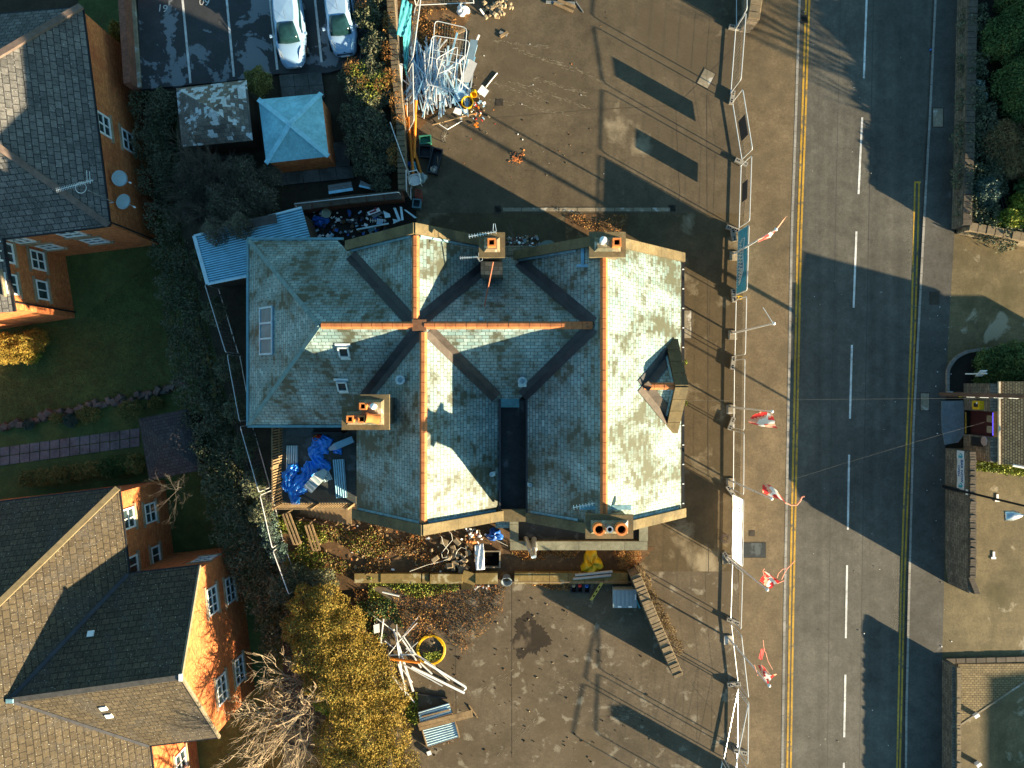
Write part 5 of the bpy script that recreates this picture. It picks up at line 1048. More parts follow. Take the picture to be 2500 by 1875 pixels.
sack((1130, 27), .75, .62, .3, white_pl, 'white crumpled bag near the stone heap by the upper fence', seed=3); sack((1031, 435), .5, .7, .28, plain('clear_bag', (.32, .42, .44), .35, 0, .4, 5), 'clear plastic bag beside the white chair', seed=4); sack((1010, 408), .4, .6, .25, plain('bag_teal', (.12, .36, .45), .4, 0, .4, 5), 'blue rubbish bag under the orange pipes', seed=5); sack((998, 402), .45, .3, .2, blue_pl, 'bright blue rubbish bag left of the orange pipes', seed=6); sack((989, 394), .3, .3, .2, yellow_pl, 'small yellow rubbish bag by the fence panel', seed=8)
sack((1444, 1371), 1.15, 1.45, .55, yellow_pl, 'large yellow sack below the annexe parapet', 'sack', 'yellow_sack', 9)
# bicycle wheels
def wheel(px, r, z, M, label):
    c_ = P(*px, z); t = thing('bicycle_wheel', label, 'bicycle wheel', fl(c_, 0)); m_ = MB(); m_.tube([c_ + M @ Vector((r * math.cos(R(a)), r * math.sin(R(a)), 0)) for a in range(0, 360, 12)], .022, 6, closed=True); m_.obj('tyre', rubber, t); m_ = MB()
    for a in range(0, 360, 40): m_.tube([c_, c_ + M @ Vector((r * math.cos(R(a)), r * math.sin(R(a)), 0))], .003, 3)
    m_.obj('spokes', steel, t)
wheel((1086, 333), .36, .22, Matrix.Rotation(R(-18), 3, 'Z') @ Matrix.Rotation(R(62), 3, 'Y'), 'dark bicycle wheel at the lower end of the heap'); wheel((1090, 308), .16, .3, Matrix.Rotation(R(50), 3, 'X'), 'small pale ringed wheel above the dark bicycle wheel')
pipe([P(1072, 303, .3), P(1092, 316, .3)], .025, white_pl, 'white bar left of the small ringed wheel', 'bar', 'bar', False); pipe([P(1092, 316, .3), P(1128, 295, .3)], .025, white_pl, 'white bar right of the small ringed wheel', 'bar', 'bar', False); pipe([P(1055, 305, .35), P(1158, 277, .25)], .03, wood, 'long stick across the lower end of the heap', 'stick', 'stick', False)
pipe([P(1186, 213, .05), P(1200, 195, .05), P(1214, 178, .05)], .03, white_pl, 'curved white trunking strip right of the white square board', 'trunking strip', 'trunking', False); pipe([P(1172, 22, .5), P(1186, 42, .05)], .05, white_pl, 'white pole leaning by the stone heap', 'pole', 'pole', False)
# planks, stone heap at the top
for a, b, z, lb in (((1333, 5), (1404, 8), .06, 'grey plank at the top of the upper yard'), ((1352, 8), (1399, 29), .1, 'sunlit plank slanting over the others in the upper yard'), ((1362, 0), (1405, 17), .16, 'pale plank on top of the others in the upper yard'), ((1406, 4), (1424, 30), .03, 'thin dark lath right of the planks'), ((1221, 90), (1240, 78), .06, 'short plank lying in the upper yard'), ((1220, 78), (1238, 86), .05, 'dark short board beside the short plank'), ((1118, 80), (1135, 72), .7, 'wooden offcut resting on the heap frames')):
    t = MB(); t.beam(P(*a, z), P(*b, z), .16 if 'thin' not in lb else .06, .05); t.obj('plank', wood if 'grey' not in lb and 'dark' not in lb else wood_grey, label=lb, cat='plank')
def stone_block(c_, s, rz, mat, label, group, tilt=0, flat=.75, seed=0):
    rr = random.Random(seed); m_ = MB(); M = Matrix.Rotation(rz, 3, 'Z') @ Matrix.Rotation(tilt, 3, 'X'); hx, hy, hz = s[0] / 2, s[1] / 2, s[2] / 2; j = lambda: 1 + rr.uniform(-.16, .10)
    cc = Vector(c_) + Vector((0, 0, hz))
    m_.hexa([cc + M @ Vector((x * hx * j(), y * hy * j(), -hz)) for x, y in ((-1, -1), (1, -1), (1, 1), (-1, 1))], [cc + M @ Vector((x * hx * j() * .9, y * hy * j() * .9, hz * j())) for x, y in ((-1, -1), (1, -1), (1, 1), (-1, 1))])
    o_ = m_.obj('stone_block', mat, label=label, cat='stone', group=group); bv = o_.modifiers.new('worn', 'BEVEL'); bv.width = .025; bv.segments = 1; return o_
rub = ground('rubble_stone', (.30, .235, .15), dark=(.14, .10, .06), dark_scale=1.5)
for k in range(44):
    x, y = rr.gauss(1216, 17), rr.gauss(20, 16)
    if y > 50: y = 50 - rr.random() * 20
    stone_block(P(x, y, .18 * rr.random()), (rr.uniform(.14, .3), rr.uniform(.14, .28), rr.uniform(.12, .22)), rr.uniform(0, 3), rub, 'small pale stone in the heap at the top of the upper yard', 'stones of the upper heap', rr.uniform(-.4, .4), seed=k)
for k in range(34):
    x, y = rr.gauss(1122, 27), rr.gauss(1362, 20); y = min(1392, max(1322, y)); x = min(1166, x)
    if y < 1340: x = rr.uniform(1080, 1150)
    big = rr.random() < .6
    stone_block(P(x, y, .25 * rr.random()), (rr.uniform(.30, .52) if big else .2, rr.uniform(.24, .38) if big else .16, rr.uniform(.16, .26)), rr.uniform(0, 3), rub, 'squared building stone in the tumbled heap below the gable', 'squared stones below the gable', rr.uniform(-.35, .35), seed=100 + k)
for k in range(46):
    x, y = rr.gauss(1148, 20), rr.gauss(1308, 13); y = max(1290, y); m = rr.choice([white_pl, brick_old, rub, white_pl, wood, conc, terracotta])
    nm = {'white_plastic': 'white plaster scrap', 'old_brick': 'broken brick', 'rubble_stone': 'stone scrap', 'weathered_wood': 'wood scrap', 'concrete': 'concrete scrap', 'terracotta': 'broken clay tile'}[m.name]
    o_ = stone_block(P(x, y, .2 * rr.random()), (rr.uniform(.08, .24), rr.uniform(.06, .18), rr.uniform(.03, .12)), rr.uniform(0, 3), m, nm + ' in the bright rubble heap below the gable', nm + 's below the gable', rr.uniform(-.6, .6), seed=200 + k); o_.name = 'rubble_scrap'; o_['category'] = 'rubble'
for k in range(26):
    x, y = rr.gauss(1180, 22), 1428 + abs(rr.gauss(0, 8)); m = rr.choice([white_pl, brick, rub]); o_ = stone_block(P(x, y), (rr.uniform(.06, .2), rr.uniform(.06, .16), rr.uniform(.03, .1)), rr.uniform(0, 3), m, {'white_plastic': 'white plaster scrap', 'red_brick': 'red brick scrap', 'rubble_stone': 'stone scrap'}[m.name] + ' spilled in front of the slab wall', {'white_plastic': 'plaster', 'red_brick': 'brick', 'rubble_stone': 'stone'}[m.name] + ' scraps in front of the slab wall', 0, seed=300 + k); o_.name = 'rubble_scrap'; o_['category'] = 'rubble'
sack((1208, 1305), .9, .75, .3, blue_pl, 'blue plastic sheet by the annexe corner', 'plastic sheet', 'plastic_sheet', 12)
cloth('plastic_sheet', (P(1158, 1332, .5), P(1180, 1326, .6), P(1184, 1390, .45), P(1162, 1393, .35)), white_pl, 'white sheet draped over the tumbled stones', 'plastic sheet', 10, 12, .05, 3)
crate((1201, 1364), .95, .95, .12, 0, conc, 'sunken square drain pit beside the tumbled stones', 'drain pit', 'drain_pit'); MB().box(P(1201, 1364, .05), (.8, .8, .03)).obj('dark_floor', hole, bpy.data.objects['drain_pit'])
wt = plain('white_cable', (.55, .53, .47), .5, 0, .1, 3)
for pts, lb in (([(1078, 1310), (1082, 1328), (1095, 1345), (1090, 1360), (1080, 1362), (1078, 1350), (1090, 1335), (1105, 1318), (1102, 1303), (1096, 1297)], 'looped white cable on the left of the tumbled stones'), ([(1111, 1360), (1116, 1345), (1126, 1336), (1138, 1340), (1140, 1352), (1132, 1364), (1118, 1372)], 'looped white cable over the middle of the tumbled stones'), ([(1190, 1312), (1210, 1318), (1240, 1333)], 'straight white cable running to the annexe corner'), ([(1000, 1395), (1040, 1380), (1080, 1370), (1100, 1362)], 'thin grey cable trailing over the slab wall')):
    pipe([P(x, y, .3) for x, y in pts], .016, wt, lb, 'cable', 'cable', False, n=5)
bucket((1237, 1408), .30, .42, grey_pl, 'grey bin tipped in the gap of the slab wall', None, 0, Matrix.Rotation(R(30), 3, 'X'), 'bin', 'bin')
for (a, b, lb) in (((1404, 1404), (1495, 1395), 'upper grey pipe on the slab wall'), ((1399, 1413), (1492, 1404), 'lower grey pipe on the slab wall')): pipe([P(*a, .55), P(*b, .55)], .075, plain('pipe_grey', (.34, .33, .32), .5, 0, .1, 3), lb, 'pipe', 'drain_pipe', False)
pipe([P(1252, 1421, .62), P(1545, 1421, .62)], .025, plain('rusty_rail', (.22, .15, .11), .7, .2, .3, 4), 'long rusty handrail along the front of the slab wall', 'handrail', 'handrail', False)
# crates, level and big bin by the leaning wall
for px, lb, top in (((1400, 1432), 'left black crate of three below the rusty handrail', rub), ((1415, 1432), 'middle black crate of three, with red and white things', red_pl), ((1432, 1433), 'right black crate of three, with a blue and white thing', blue_pl)):
    crate(px, .34, .52, .30, R(-6), black_pl, lb); c_ = P(*px, .25); o_ = MB(); o_.lathe(c_ + Vector((0, .08, 0)), [(.1, 0), (.11, .1), (.05, .16), (.02, .2)], 10); o_.obj('bottle', top, label='lidded bottle in the ' + lb.split(',')[0], cat='bottle')
t = thing('spirit_level', 'yellow builders level leaning by the crates', 'level', P(1457, 1445)); a, b = P(1470, 1422, .5), P(1443, 1465, .04); MB().beam(a, b, .16, .05).obj('bar', plain('level_yellow', (.46, .33, .06), .6, 0, .15, 4), t); m_ = MB()
for k in (.25, .5, .75): m_.beam(a.lerp(b, k - .05) + Vector((0, 0, .03)), a.lerp(b, k + .05) + Vector((0, 0, .03)), .07, .02)
m_.obj('vial', hole, t)
bn = plain('bin_grey', (.22, .28, .31), .45, 0, .1, 2); t = thing('wheeled_bin', 'large grey wheeled bin beside the leaning stone wall', 'bin', P(1517, 1446)); c_ = P(1517, 1446); m_ = MB()
m_.hexa([c_ + Vector((x * .55, y * .42, .15)) for x, y in ((-1, -1), (1, -1), (1, 1), (-1, 1))], [c_ + Vector((x * .64, y * .48, 1.15)) for x, y in ((-1, -1), (1, -1), (1, 1), (-1, 1))]); m_.obj('body', bn, t); m_ = MB(); m_.box(c_ + Vector((0, 0, 1.22)), (1.34, 1.02, .08))
for k in (-.36, -.12, .12, .36): m_.box(c_ + Vector((k, .03, 1.27)), (.16, .86, .03))
m_.obj('lid', bn, t); m_ = MB()
for k in (-.3, .3): m_.box(c_ + Vector((k, -.44, 1.28)), (.2, .09, .04))
m_.box(c_ + Vector((.6, .1, 1.28)), (.06, .3, .03)); m_.obj('handle', white_pl, t)
for sx in (-1, 1):
    for sy in (-1, 1): MB().lathe(c_ + Vector((sx * .45 - .03, sy * .33, .09)), [(.09, 0), (.09, .06)], 12, 0, Matrix.Rotation(R(90), 3, 'Y')).obj('wheel', rubber, t)
MB().beam(P(1552, 1462, .1), P(1562, 1485, .1), .1, .04).obj('plank', plain('cyan_strip', (.10, .35, .40), .6, 0, .2, 3), label='small turquoise board at the foot of the leaning wall', cat='plank')
# round iron basket
t = thing('iron_basket', 'round scrolled iron basket with weeds by the white banner', 'iron basket', P(1767, 1312)); m_ = MB(); c_ = P(1767, 1312)
for r_, z_ in ((.14, .25), (.21, .32), (.27, .30)): m_.tube([c_ + Vector((r_ * math.cos(R(a)), r_ * math.sin(R(a)), z_)) for a in range(0, 360, 18)], .016, 5, closed=True)
for a in range(0, 360, 30): m_.tube([c_ + Vector((.14 * math.cos(R(a)), .14 * math.sin(R(a)), .25)), c_ + Vector((.27 * math.cos(R(a)), .27 * math.sin(R(a)), .30)), c_ + Vector((.22 * math.cos(R(a)), .22 * math.sin(R(a)), 0))], .012, 4)
m_.obj('hoop', plain('rusty_iron', (.14, .10, .09), .7, .3, .3, 5), t)
# ------------------------------------------------------------------ lower yard: hose, white pipes, corrugated sheets
t = thing('hose_coil', 'coil of yellow pipe lying in the lower yard', 'hose', P(1053, 1585)); m_ = MB(); c_ = P(1053, 1585)
for k in range(7):
    r_ = .72 + .02 * k + .015 * math.sin(k * 2); m_.tube([c_ + Vector((.03 * math.sin(k * 1.7) + r_ * math.cos(R(a)), .03 * math.cos(k * 2.3) + r_ * math.sin(R(a)) * 1.02, .06 + .025 * (k % 4) + .02 * math.sin(R(a * 2) + k))) for a in range(0, 360, 10)], .02, 6, closed=True)
m_.tube([c_ + Vector((.72 * math.cos(R(a)), .75 * math.sin(R(a)), .2)) for a in range(20, 62, 8)] + [P(1060, 1549, .05)], .02, 6); m_.obj('tube', yellow_pl, t, smooth=True)
whites = [((773, 598), (830, 705), .05), ((753, 655), (935, 790), .045), ((873, 715), (853, 885), .06), ((1100, 692), (900, 945), .04), ((1085, 740), (960, 870), .035), ((1090, 862), (1010, 930), .03), ((815, 740), (868, 885), .035), ((880, 855), (945, 905), .05), ((935, 780), (1060, 1175), .11), ((945, 800), (1010, 1200), .09), ((955, 750), (960, 870), .03), ((965, 1000), (1015, 1165), .07), ((1015, 900), (1200, 1020), .12), ((960, 800), (1110, 1025), .07), ((1100, 990), (1180, 1065), .07), ((1010, 1010), (1245, 1140), .08), ((1050, 1020), (1385, 1185), .13), ((1130, 985), (1390, 1145), .12), ((1110, 960), (1290, 1105), .06), ((935, 1075), (1068, 1245), .05), ((895, 945), (1080, 940), .08), ((865, 545), (970, 570), .10), ((930, 1080), (990, 1165), .07), ((1000, 830), (1075, 940), .05), ((980, 1020), (1055, 1118), .06)]
wn = ['thin', 'broad']
for k, (a, b, w_) in enumerate(whites):
    m_ = MB(); z = .08 + .045 * (k % 6); pa, pb = q('j', *a, z), q('j', *b, z + .03)
    if k % 3 == 0: m_.tube([pa, pb], w_ / 2, 8)
    else: m_.beam(pa, pb, w_, .04)
    br = w_ > .055; m_.obj('plastic_pipe', white_pl if k % 5 else plain('pale_pipe', (.55, .56, .55), .45, 0, .1, 3), label=('broad' if br else 'thin') + ' white plastic length in the scattered pile beside the yellow coil', cat='plastic pipe', group=('broad' if br else 'thin') + ' white lengths beside the yellow coil')
pipe([q('j', 915, 968, .3), q('j', 1105, 992, .32)], .075, orange_pl, 'short orange pipe under the white lengths', 'pipe', 'drain_pipe', False)
MB().tube([q('j', 1385, 1140, .12), q('j', 1392, 1155, .12), q('j', 1380, 1165, .1)], .06, 8).obj('pipe_bend', white_pl, label='white bend at the end of the broad lengths', cat='pipe bend')
solid('foam_box', 'white foam box at the edge of the golden shrubs', 'foam box', white_pl, [Q('j', 808, 755), Q('j', 845, 745), Q('j', 848, 800), Q('j', 812, 808)], .2, .4)
pipe([q('j', 1065, 1185, .12), q('j', 1275, 1215, .1)], .06, black_pl, 'black pipe above the corrugated sheets', 'pipe', 'drain_pipe', False)
corr_shade = plain('corrugated_groove_shade', (.12, .22, .28), .5, .1, .3, 3)  # shade in the grooves of the corrugated sheets, put into the colour
def corrugated(name, label, pts, mat, z=.1, waves=14, along=True, zs=None):
    a, b, c_, d = [P(*p_, z if zs is None else zs[i]) for i, p_ in enumerate(pts)]; n_ = waves * 8; m_ = MB(); rows = []
    for j in (0, 1): rows.append([a.lerp(d, s / n_).lerp(b.lerp(c_, s / n_), j) + Vector((0, 0, .022 * math.sin(s / 8 * 2 * math.pi))) for s in range(n_ + 1)])
    m_.grid(rows); m_.m = [1 if i % 8 in (4, 5, 6) else 0 for i in range(len(m_.f))]; return m_.obj(name, [mat, corr_shade], label=label, cat='corrugated sheet', thick=.006)
corrugated('corrugated_sheet', 'upper corrugated sheet of the stack in the lower yard', [Q('j', 1092, 1305), Q('j', 1285, 1248), Q('j', 1305, 1310), Q('j', 1105, 1372)], corr_pale, .35, 4); corrugated('corrugated_sheet', 'lower corrugated sheet of the stack in the lower yard', [Q('j', 1118, 1418), Q('j', 1325, 1365), Q('j', 1350, 1462), Q('j', 1148, 1525)], corr_pale, .25, 7)
for a, b, w_, z, lb in (((1090, 1388), (1432, 1302), .22, .42, 'upper broad plank across the corrugated sheets'), ((1098, 1412), (1436, 1325), .20, .42, 'lower broad plank across the corrugated sheets'), ((1090, 1310), (1118, 1372), .06, .3, 'short timber on the left edge of the upper corrugated sheet'), ((1285, 1248), (1308, 1310), .06, .3, 'short timber on the right edge of the upper corrugated sheet'), ((1325, 1365), (1352, 1465), .06, .3, 'timber on the right edge of the lower corrugated sheet'), ((1118, 1425), (1148, 1522), .06, .3, 'timber on the left edge of the lower corrugated sheet'), ((1115, 1335), (1290, 1290), .07, .4, 'sunlit lath on the upper corrugated sheet'), ((1412, 1262), (1468, 1342), .05, .05, 'thin lath at the right end of the planks')):
    m_ = MB(); m_.beam(q('j', *a, z), q('j', *b, z), w_, .05); m_.obj('plank', wood, label=lb, cat='plank')
m_ = MB(); m_.prism([q('j', 1090, 1308), q('j', 1290, 1250), q('j', 1352, 1462), q('j', 1145, 1522)], 0, .2); m_.obj('timber_stack', wood_dark, label='dark timber bearers under the corrugated sheets', cat='timber')
solid('foam_box', 'small pale block below the corrugated sheets', 'foam box', white_pl, [Q('j', 1143, 1558), Q('j', 1168, 1548), Q('j', 1178, 1572), Q('j', 1152, 1582)], 0, .2)
# ------------------------------------------------------------------ on the terrace
TZ = 2.61
from mathutils import noise as mn
z6 = lambda x, y: (640 + x / 7.373, 1030 + y / 7.373)
def drape(m_, path, widths, h, z0, seed, ns=44, nt_=26):
    r_ = random.Random(seed); pts = [P(*z6(*p), z0) for p in path]; ph = [r_.uniform(0, 6) for _ in range(6)]; rows = []; K = len(pts) - 1
    for i in range(ns + 1):
        u = i / ns * K; k = min(K - 1, int(u)); f = u - k; f = f * f * (3 - 2 * f); p = pts[k].lerp(pts[k + 1], u - k); d = (pts[min(K, k + 1)] - pts[max(0, k)]).normalized()
        if k < K - 1: d = d.lerp((pts[k + 2] - pts[k + 1]).normalized(), f * .5).normalized()
        n = Vector((-d.y, d.x, 0)); w_ = (widths[k] + (widths[k + 1] - widths[k]) * f) / 7.373 / 42; row = []; e_ = min(1, min(i, ns - i) / 4)
        for j in range(nt_ + 1):
            v = -1 + 2 * j / nt_; edge = 1 + .16 * math.sin(u * 5 + ph[0] + (2 if v > 0 else 0)) + .07 * math.sin(u * 13 + ph[1] * v)
            fold = abs(math.sin(v * 5.5 + 1.1 * math.sin(u * 1.9 + ph[2]) + ph[3])) * .6 + abs(math.sin(v * 2.3 - u * 2.2 + ph[4])) * .5 + .22 * mn.noise(Vector((u * 3.1, v * 3.5, seed))) * 2
            row.append(p + n * v * w_ * edge * (.55 + .45 * e_) + Vector((0, 0, .02 + h * (.25 + .75 * fold) * (1 - v ** 4) * (.35 + .65 * e_))))
        rows.append(row)
    m_.grid(rows)
m_ = MB(); drape(m_, [(1060, 250), (1100, 330), (1020, 480), (960, 620), (1050, 740), (1160, 830), (1170, 900)], [120, 150, 170, 110, 110, 90, 40], .20, TZ, 3); drape(m_, [(860, 700), (850, 860), (800, 980), (690, 1120), (610, 1260), (600, 1400), (690, 1350)], [90, 130, 110, 140, 150, 110, 40], .22, TZ + .03, 8); drape(m_, [(640, 750), (560, 850), (480, 960), (450, 1100), (440, 1260)], [40, 110, 110, 95, 60], .24, TZ + .02, 5); drape(m_, [(1250, 430), (1370, 500), (1430, 590)], [70, 80, 20], .12, TZ, 11, 16, 10)
m_.obj('blue_tarpaulin', tarp_blue, label='crumpled bright blue tarpaulin on the terrace', cat='tarpaulin', thick=.006)
corrugated('corrugated_sheet', 'upright blue corrugated sheet beside the slope on the terrace', [z6(1272, 680), z6(1330, 1375), z6(1530, 1360), z6(1475, 668)], corr, TZ + .08, 5); corrugated('corrugated_sheet', 'pale corrugated sheet half under the tarpaulin at the picket side', [z6(440, 425), z6(430, 860), z6(640, 860), z6(645, 425)], corr_pale, TZ + .06, 5); corrugated('corrugated_sheet', 'corner of a corrugated sheet under the ribbed board', [z6(1200, 880), z6(1270, 1030), z6(1120, 1090), z6(1020, 950)], corr_pale, TZ + .1, 5)
rib = plain('ribbed_board', (.36, .46, .46), .5, 0, .15, 4); m_ = MB(); a, b, c_, d = [P(*z6(*v), TZ + .42) for v in ((745, 1160), (960, 910), (1110, 1040), (880, 1285))]
m_.slab([a, b, c_, d], .12); m_.slab([b, P(*z6(1115, 840), TZ + .42), P(*z6(1175, 890), TZ + .42), c_], .1)
for k in (.12, .35, .6, .85): m_.beam(a.lerp(b, k) + Vector((0, 0, .02)), d.lerp(c_, k) + Vector((0, 0, .02)), .07, .05, 1)
m_.obj('duct_box', [rib, white_pl], label='pale ribbed duct box lying on the blue tarpaulin', cat='duct')
m_ = MB(); m_.slab([P(*z6(*v), TZ + .40) for v in ((1290, 385), (1610, 258), (1655, 365), (1345, 498))], .2); m_.slab([P(*z6(*v), TZ + .38) for v in ((1190, 480), (1290, 385), (1345, 498), (1215, 520))], .15, 1); m_.obj('duct_box', [plain('duct_blue', (.24, .44, .56), .45, .2, .1, 2), plain('duct_grey', (.48, .50, .54), .45, .2, .1, 2)], label='smooth blue duct box at the corner of the terrace', cat='duct')
m_ = MB(); m_.beam((-12.3, -2.5, TZ + .02), (-10.8, -2.5, TZ + .02), .7, .03); m_.obj('terrace_mat', plain('mat_grey', (.06, .08, .085), .7, 0, .3, 3), label='grey mat by the eaves on the terrace', cat='mat')
m_ = MB(); m_.box(P(805, 1046, TZ + .5), (1.5, .45, 1.0)); m_.box(P(805, 1055, TZ + .75), (1.6, .1, 1.3)); m_.obj('black_cabinet', black_pl, label='black cabinet against the slates on the terrace', cat='cabinet')
bucket(z6(980, 285), .14, .22, orange_pl, 'small orange tub on the terrace', None, TZ, None, 'tub', 'tub'); sack(z6(1030, 260), .3, .25, .2, red_pl, 'red rag beside the orange tub on the terrace', 'rag', 'rag', 21, 0, TZ)
m_ = MB(); m_.lathe(P(*z6(820, 620), TZ + .01), [(.3, 0), (.34, .12), (.2, .2), (.02, .22)], 10); 
# ------------------------------------------------------------------ aerials on the stone building
def aerial_comb(label, pts, z, n, el, extra=None):
    a, b = P(*pts[0], z), P(*pts[1], z); t = thing('aerial', label, 'aerial', Vector((b.x, b.y, 8))); yagi(t, a, b - a, (b - a).length, n, el).obj('boom', alu, t); m_ = MB(); m_.tube([b, Vector((b.x, b.y - .0, z - 1.2))], .02, 6)
    m_.obj('mast', steel, t)
    if extra: MB().tube([P(*e, z + .1) for e in extra], .012, 5, closed=True).obj('loop', alu, t)
zq = lambda x, y: (1130 + x / 9.217, 530 + y / 9.217)
aerial_comb('comb aerial above the middle chimney', (zq(130, 440), zq(740, 330)), 10.4, 10, .09, [zq(690, 150), zq(725, 150), zq(755, 320), zq(680, 310)]); aerial_comb('comb aerial left of the foot of the middle chimney', (zq(-70, 920), zq(330, 895)), 9.4, 8, .07, [zq(350, 800), zq(440, 900), zq(440, 970), zq(370, 1000)]); aerial_comb('comb aerial beside the lower gable chimney', (Q('g', 515, 1605), Q('g', 650, 1580)), 10.6, 7, .10)
pipe([P(*Q('f', 1565, 50), 9.2), P(*Q('f', 1500, 382), 8.55)], .035, plain('rust_rod', (.36, .13, .07), .7, .2, .2, 4), 'rusty stay rod from the middle chimney down to the slates', 'rod', 'stay_rod', False)
t = thing('satellite_dish', 'dark satellite dish behind the upper gable coping', 'satellite dish', P(1336, 603, 5)); nn = Vector((-.2, .55, .8)).normalized(); M = nn.to_track_quat('Z', 'Y').to_matrix(); MB().lathe(P(1336, 603, 7.2), [(.04, 0), (.2, .02), (.38, .08), (.37, .085), (.04, .01)], 24, 0, M).obj('reflector', plain('dish_dark', (.05, .085, .09), .5, 0, .2, 3), t, smooth=True); MB().tube([P(1336, 603, 7.2), P(1350, 625, 6.6)], .02, 6).obj('arm', steel, t)
# ------------------------------------------------------------------ litter behind the building
rr = random.Random(31); zq2 = lambda x, y: (740 + x / 7.373, 400 + y / 7.373)
solid('sign_board', 'white sign board with a dark red arrow in the litter behind the building', 'sign', white_pl, [zq2(1150, 870), zq2(1360, 785), zq2(1395, 850), zq2(1180, 930)], .5, .53)
o_ = bpy.data.objects['sign_board']; m_ = MB(); m_.beam(P(*zq2(1200, 882), .545), P(*zq2(1320, 840), .545), .1, .012); m_.obj('arrow', plain('arrow_red', (.22, .03, .06), .6, 0, .1, 3), o_)
m_ = MB(); m_.prism([P(*zq2(*v)) for v in ((1295, 862), (1335, 822), (1372, 840), (1330, 870))], .538, .55); m_.obj('arrow_head', bpy.data.materials['arrow_red'], o_)
for pts, z, m, lb in (([(1440, 840), (1560, 900), (1575, 960), (1475, 975)], .5, corr_pale, 'pale broken panel right of the sign board'), ([(1620, 790), (1670, 790), (1760, 1020), (1710, 1020)], .6, corr_pale, 'left slanting pale board by the gable coping'), ([(1740, 770), (1780, 775), (1810, 1010), (1770, 1020)], .65, corr_pale, 'right slanting pale board by the gable coping'), ([(1810, 825), (1850, 825), (2050, 970), (2010, 980)], .5, corr_pale, 'long pale board reaching the gable apex'), ([(1610, 990), (1760, 1020), (1620, 1080), (1625, 1030)], .55, corr_pale, 'triangular pale panel by the gable coping'), ([(1330, 980), (1450, 1000), (1430, 1080), (1320, 1090)], .35, steel_blue, 'blue tub panel under the littered aerial'), ([(980, 890), (1040, 835), (1060, 860), (1010, 905)], .3, steel_blue, 'blue box among the litter'), ([(1165, 1150), (1280, 1135), (1295, 1190), (1190, 1230)], .3, plain('slate_blue_box', (.06, .16, .19), .5, 0, .2, 3), 'blue grey box against the gable wall'), ([(1220, 930), (1390, 870), (1410, 900), (1270, 975)], .3, grey_pl, 'grey panel under the sign board')):
    solid('broken_sheet', lb, 'panel', m, [zq2(*v) for v in pts], z - .04, z)
pipe([P(*zq2(965, 1185), .45), P(*zq2(1540, 1075), .45)], .05, corr_pale, 'pale pole along the foot of the gable wall', 'pole', 'pole', False)
t = thing('aerial', 'broken comb aerial thrown in the litter behind the building', 'aerial', P(*zq2(1350, 1020))); yagi(t, P(*zq2(1200, 1020), .5), P(*zq2(1500, 1020), .5) - P(*zq2(1200, 1020), .5), .95, 7, .11).obj('boom', alu, t)
sack(zq2(320, 1035), 1.0, .6, .4, blue_pl, 'pale blue rubbish sack in the litter behind the building', seed=14); t = thing('plastic_chair', 'cream plastic chair tipped in the litter behind the building', 'chair', P(*zq2(455, 930))); c_ = P(*zq2(455, 930)); m_ = MB(); m_.lathe(c_ + Vector((0, 0, .3)), [(.05, 0), (.22, .03), (.27, .25), (.25, .26), (.2, .06)], 14); m_.obj('seat', plain('cream_plastic', (.36, .40, .32), .5, 0, .1, 3), t)
for a in (45, 135, 225, 315): MB().tube([c_ + Vector((.18 * math.cos(R(a)), .18 * math.sin(R(a)), .3)), c_ + Vector((.24 * math.cos(R(a)), .24 * math.sin(R(a)), 0))], .02, 5).obj('leg', bpy.data.materials['cream_plastic'], t)
def litter(name, label, n, samp, mats, smin, smax, seed, zj=.05):
    rr = random.Random(seed); m_ = MB()
    for k in range(n):
        x, y = samp(rr); s = rr.uniform(smin, smax); M = Matrix.Rotation(rr.uniform(0, 6.3), 3, 'Z') @ Matrix.Rotation(rr.uniform(-.5, .5), 3, 'X'); m_.box(P(x, y, rr.uniform(.02, zj + .02)), (s, s * rr.uniform(.3, 1), s * rr.uniform(.1, .4)), m=rr.randrange(len(mats)), mat=M)
    return m_.obj(name, mats, label=label, kind='stuff')
litter('litter', 'scattered rubbish behind the building', 150, lambda r: zq2(r.uniform(150, 1500), r.uniform(850, 1330)), [black_pl, grey_pl, white_pl, steel_blue, blue_pl, wood_dark, lead], .06, .26, 1, .15)
litter('litter', 'scattered scraps over the upper yard', 80, lambda r: (r.uniform(1040, 1500), r.uniform(20, 470) if r.random() < .7 else r.uniform(250, 420)), [white_pl, terracotta, wood, rub, wood_dark], .02, .075, 2, .01)
litter('litter', 'brick red scraps in the upper yard', 60, lambda r: (r.gauss(1262, 9), r.gauss(386, 8)), [brick, rub, terracotta], .03, .12, 3, .01)
litter('litter', 'rubbish around the yellow buckets', 90, lambda r: (r.gauss(1150, 22), r.gauss(262, 22)), [white_pl, red_pl, steel_blue, orange_pl, wood, rub], .04, .18, 4, .12)
litter('litter', 'rubbish between the chimney gables', 120, lambda r: (r.uniform(1235, 1320), r.uniform(575, 612)), [white_pl, brick_old, wood_dark, grey_pl, rub], .05, .2, 5, .1)
litter('litter', 'scraps over the earth bed below the building', 190, lambda r: (r.uniform(720, 1090), r.uniform(1275, 1395)), [white_pl, terracotta, wood, rub, orange_pl, wood], .04, .18, 6, .08)
litter('litter', 'scraps over the lower yard', 170, lambda r: (r.uniform(1010, 1600), r.uniform(1460, 1860)), [wood_dark, wood_dark, rub, hole], .03, .11, 7, .01)
litter('litter', 'pale specks on the road', 60, lambda r: (r.uniform(1960, 2200), r.uniform(0, 1875)), [white_line, conc], .025, .05, 8, -.12)
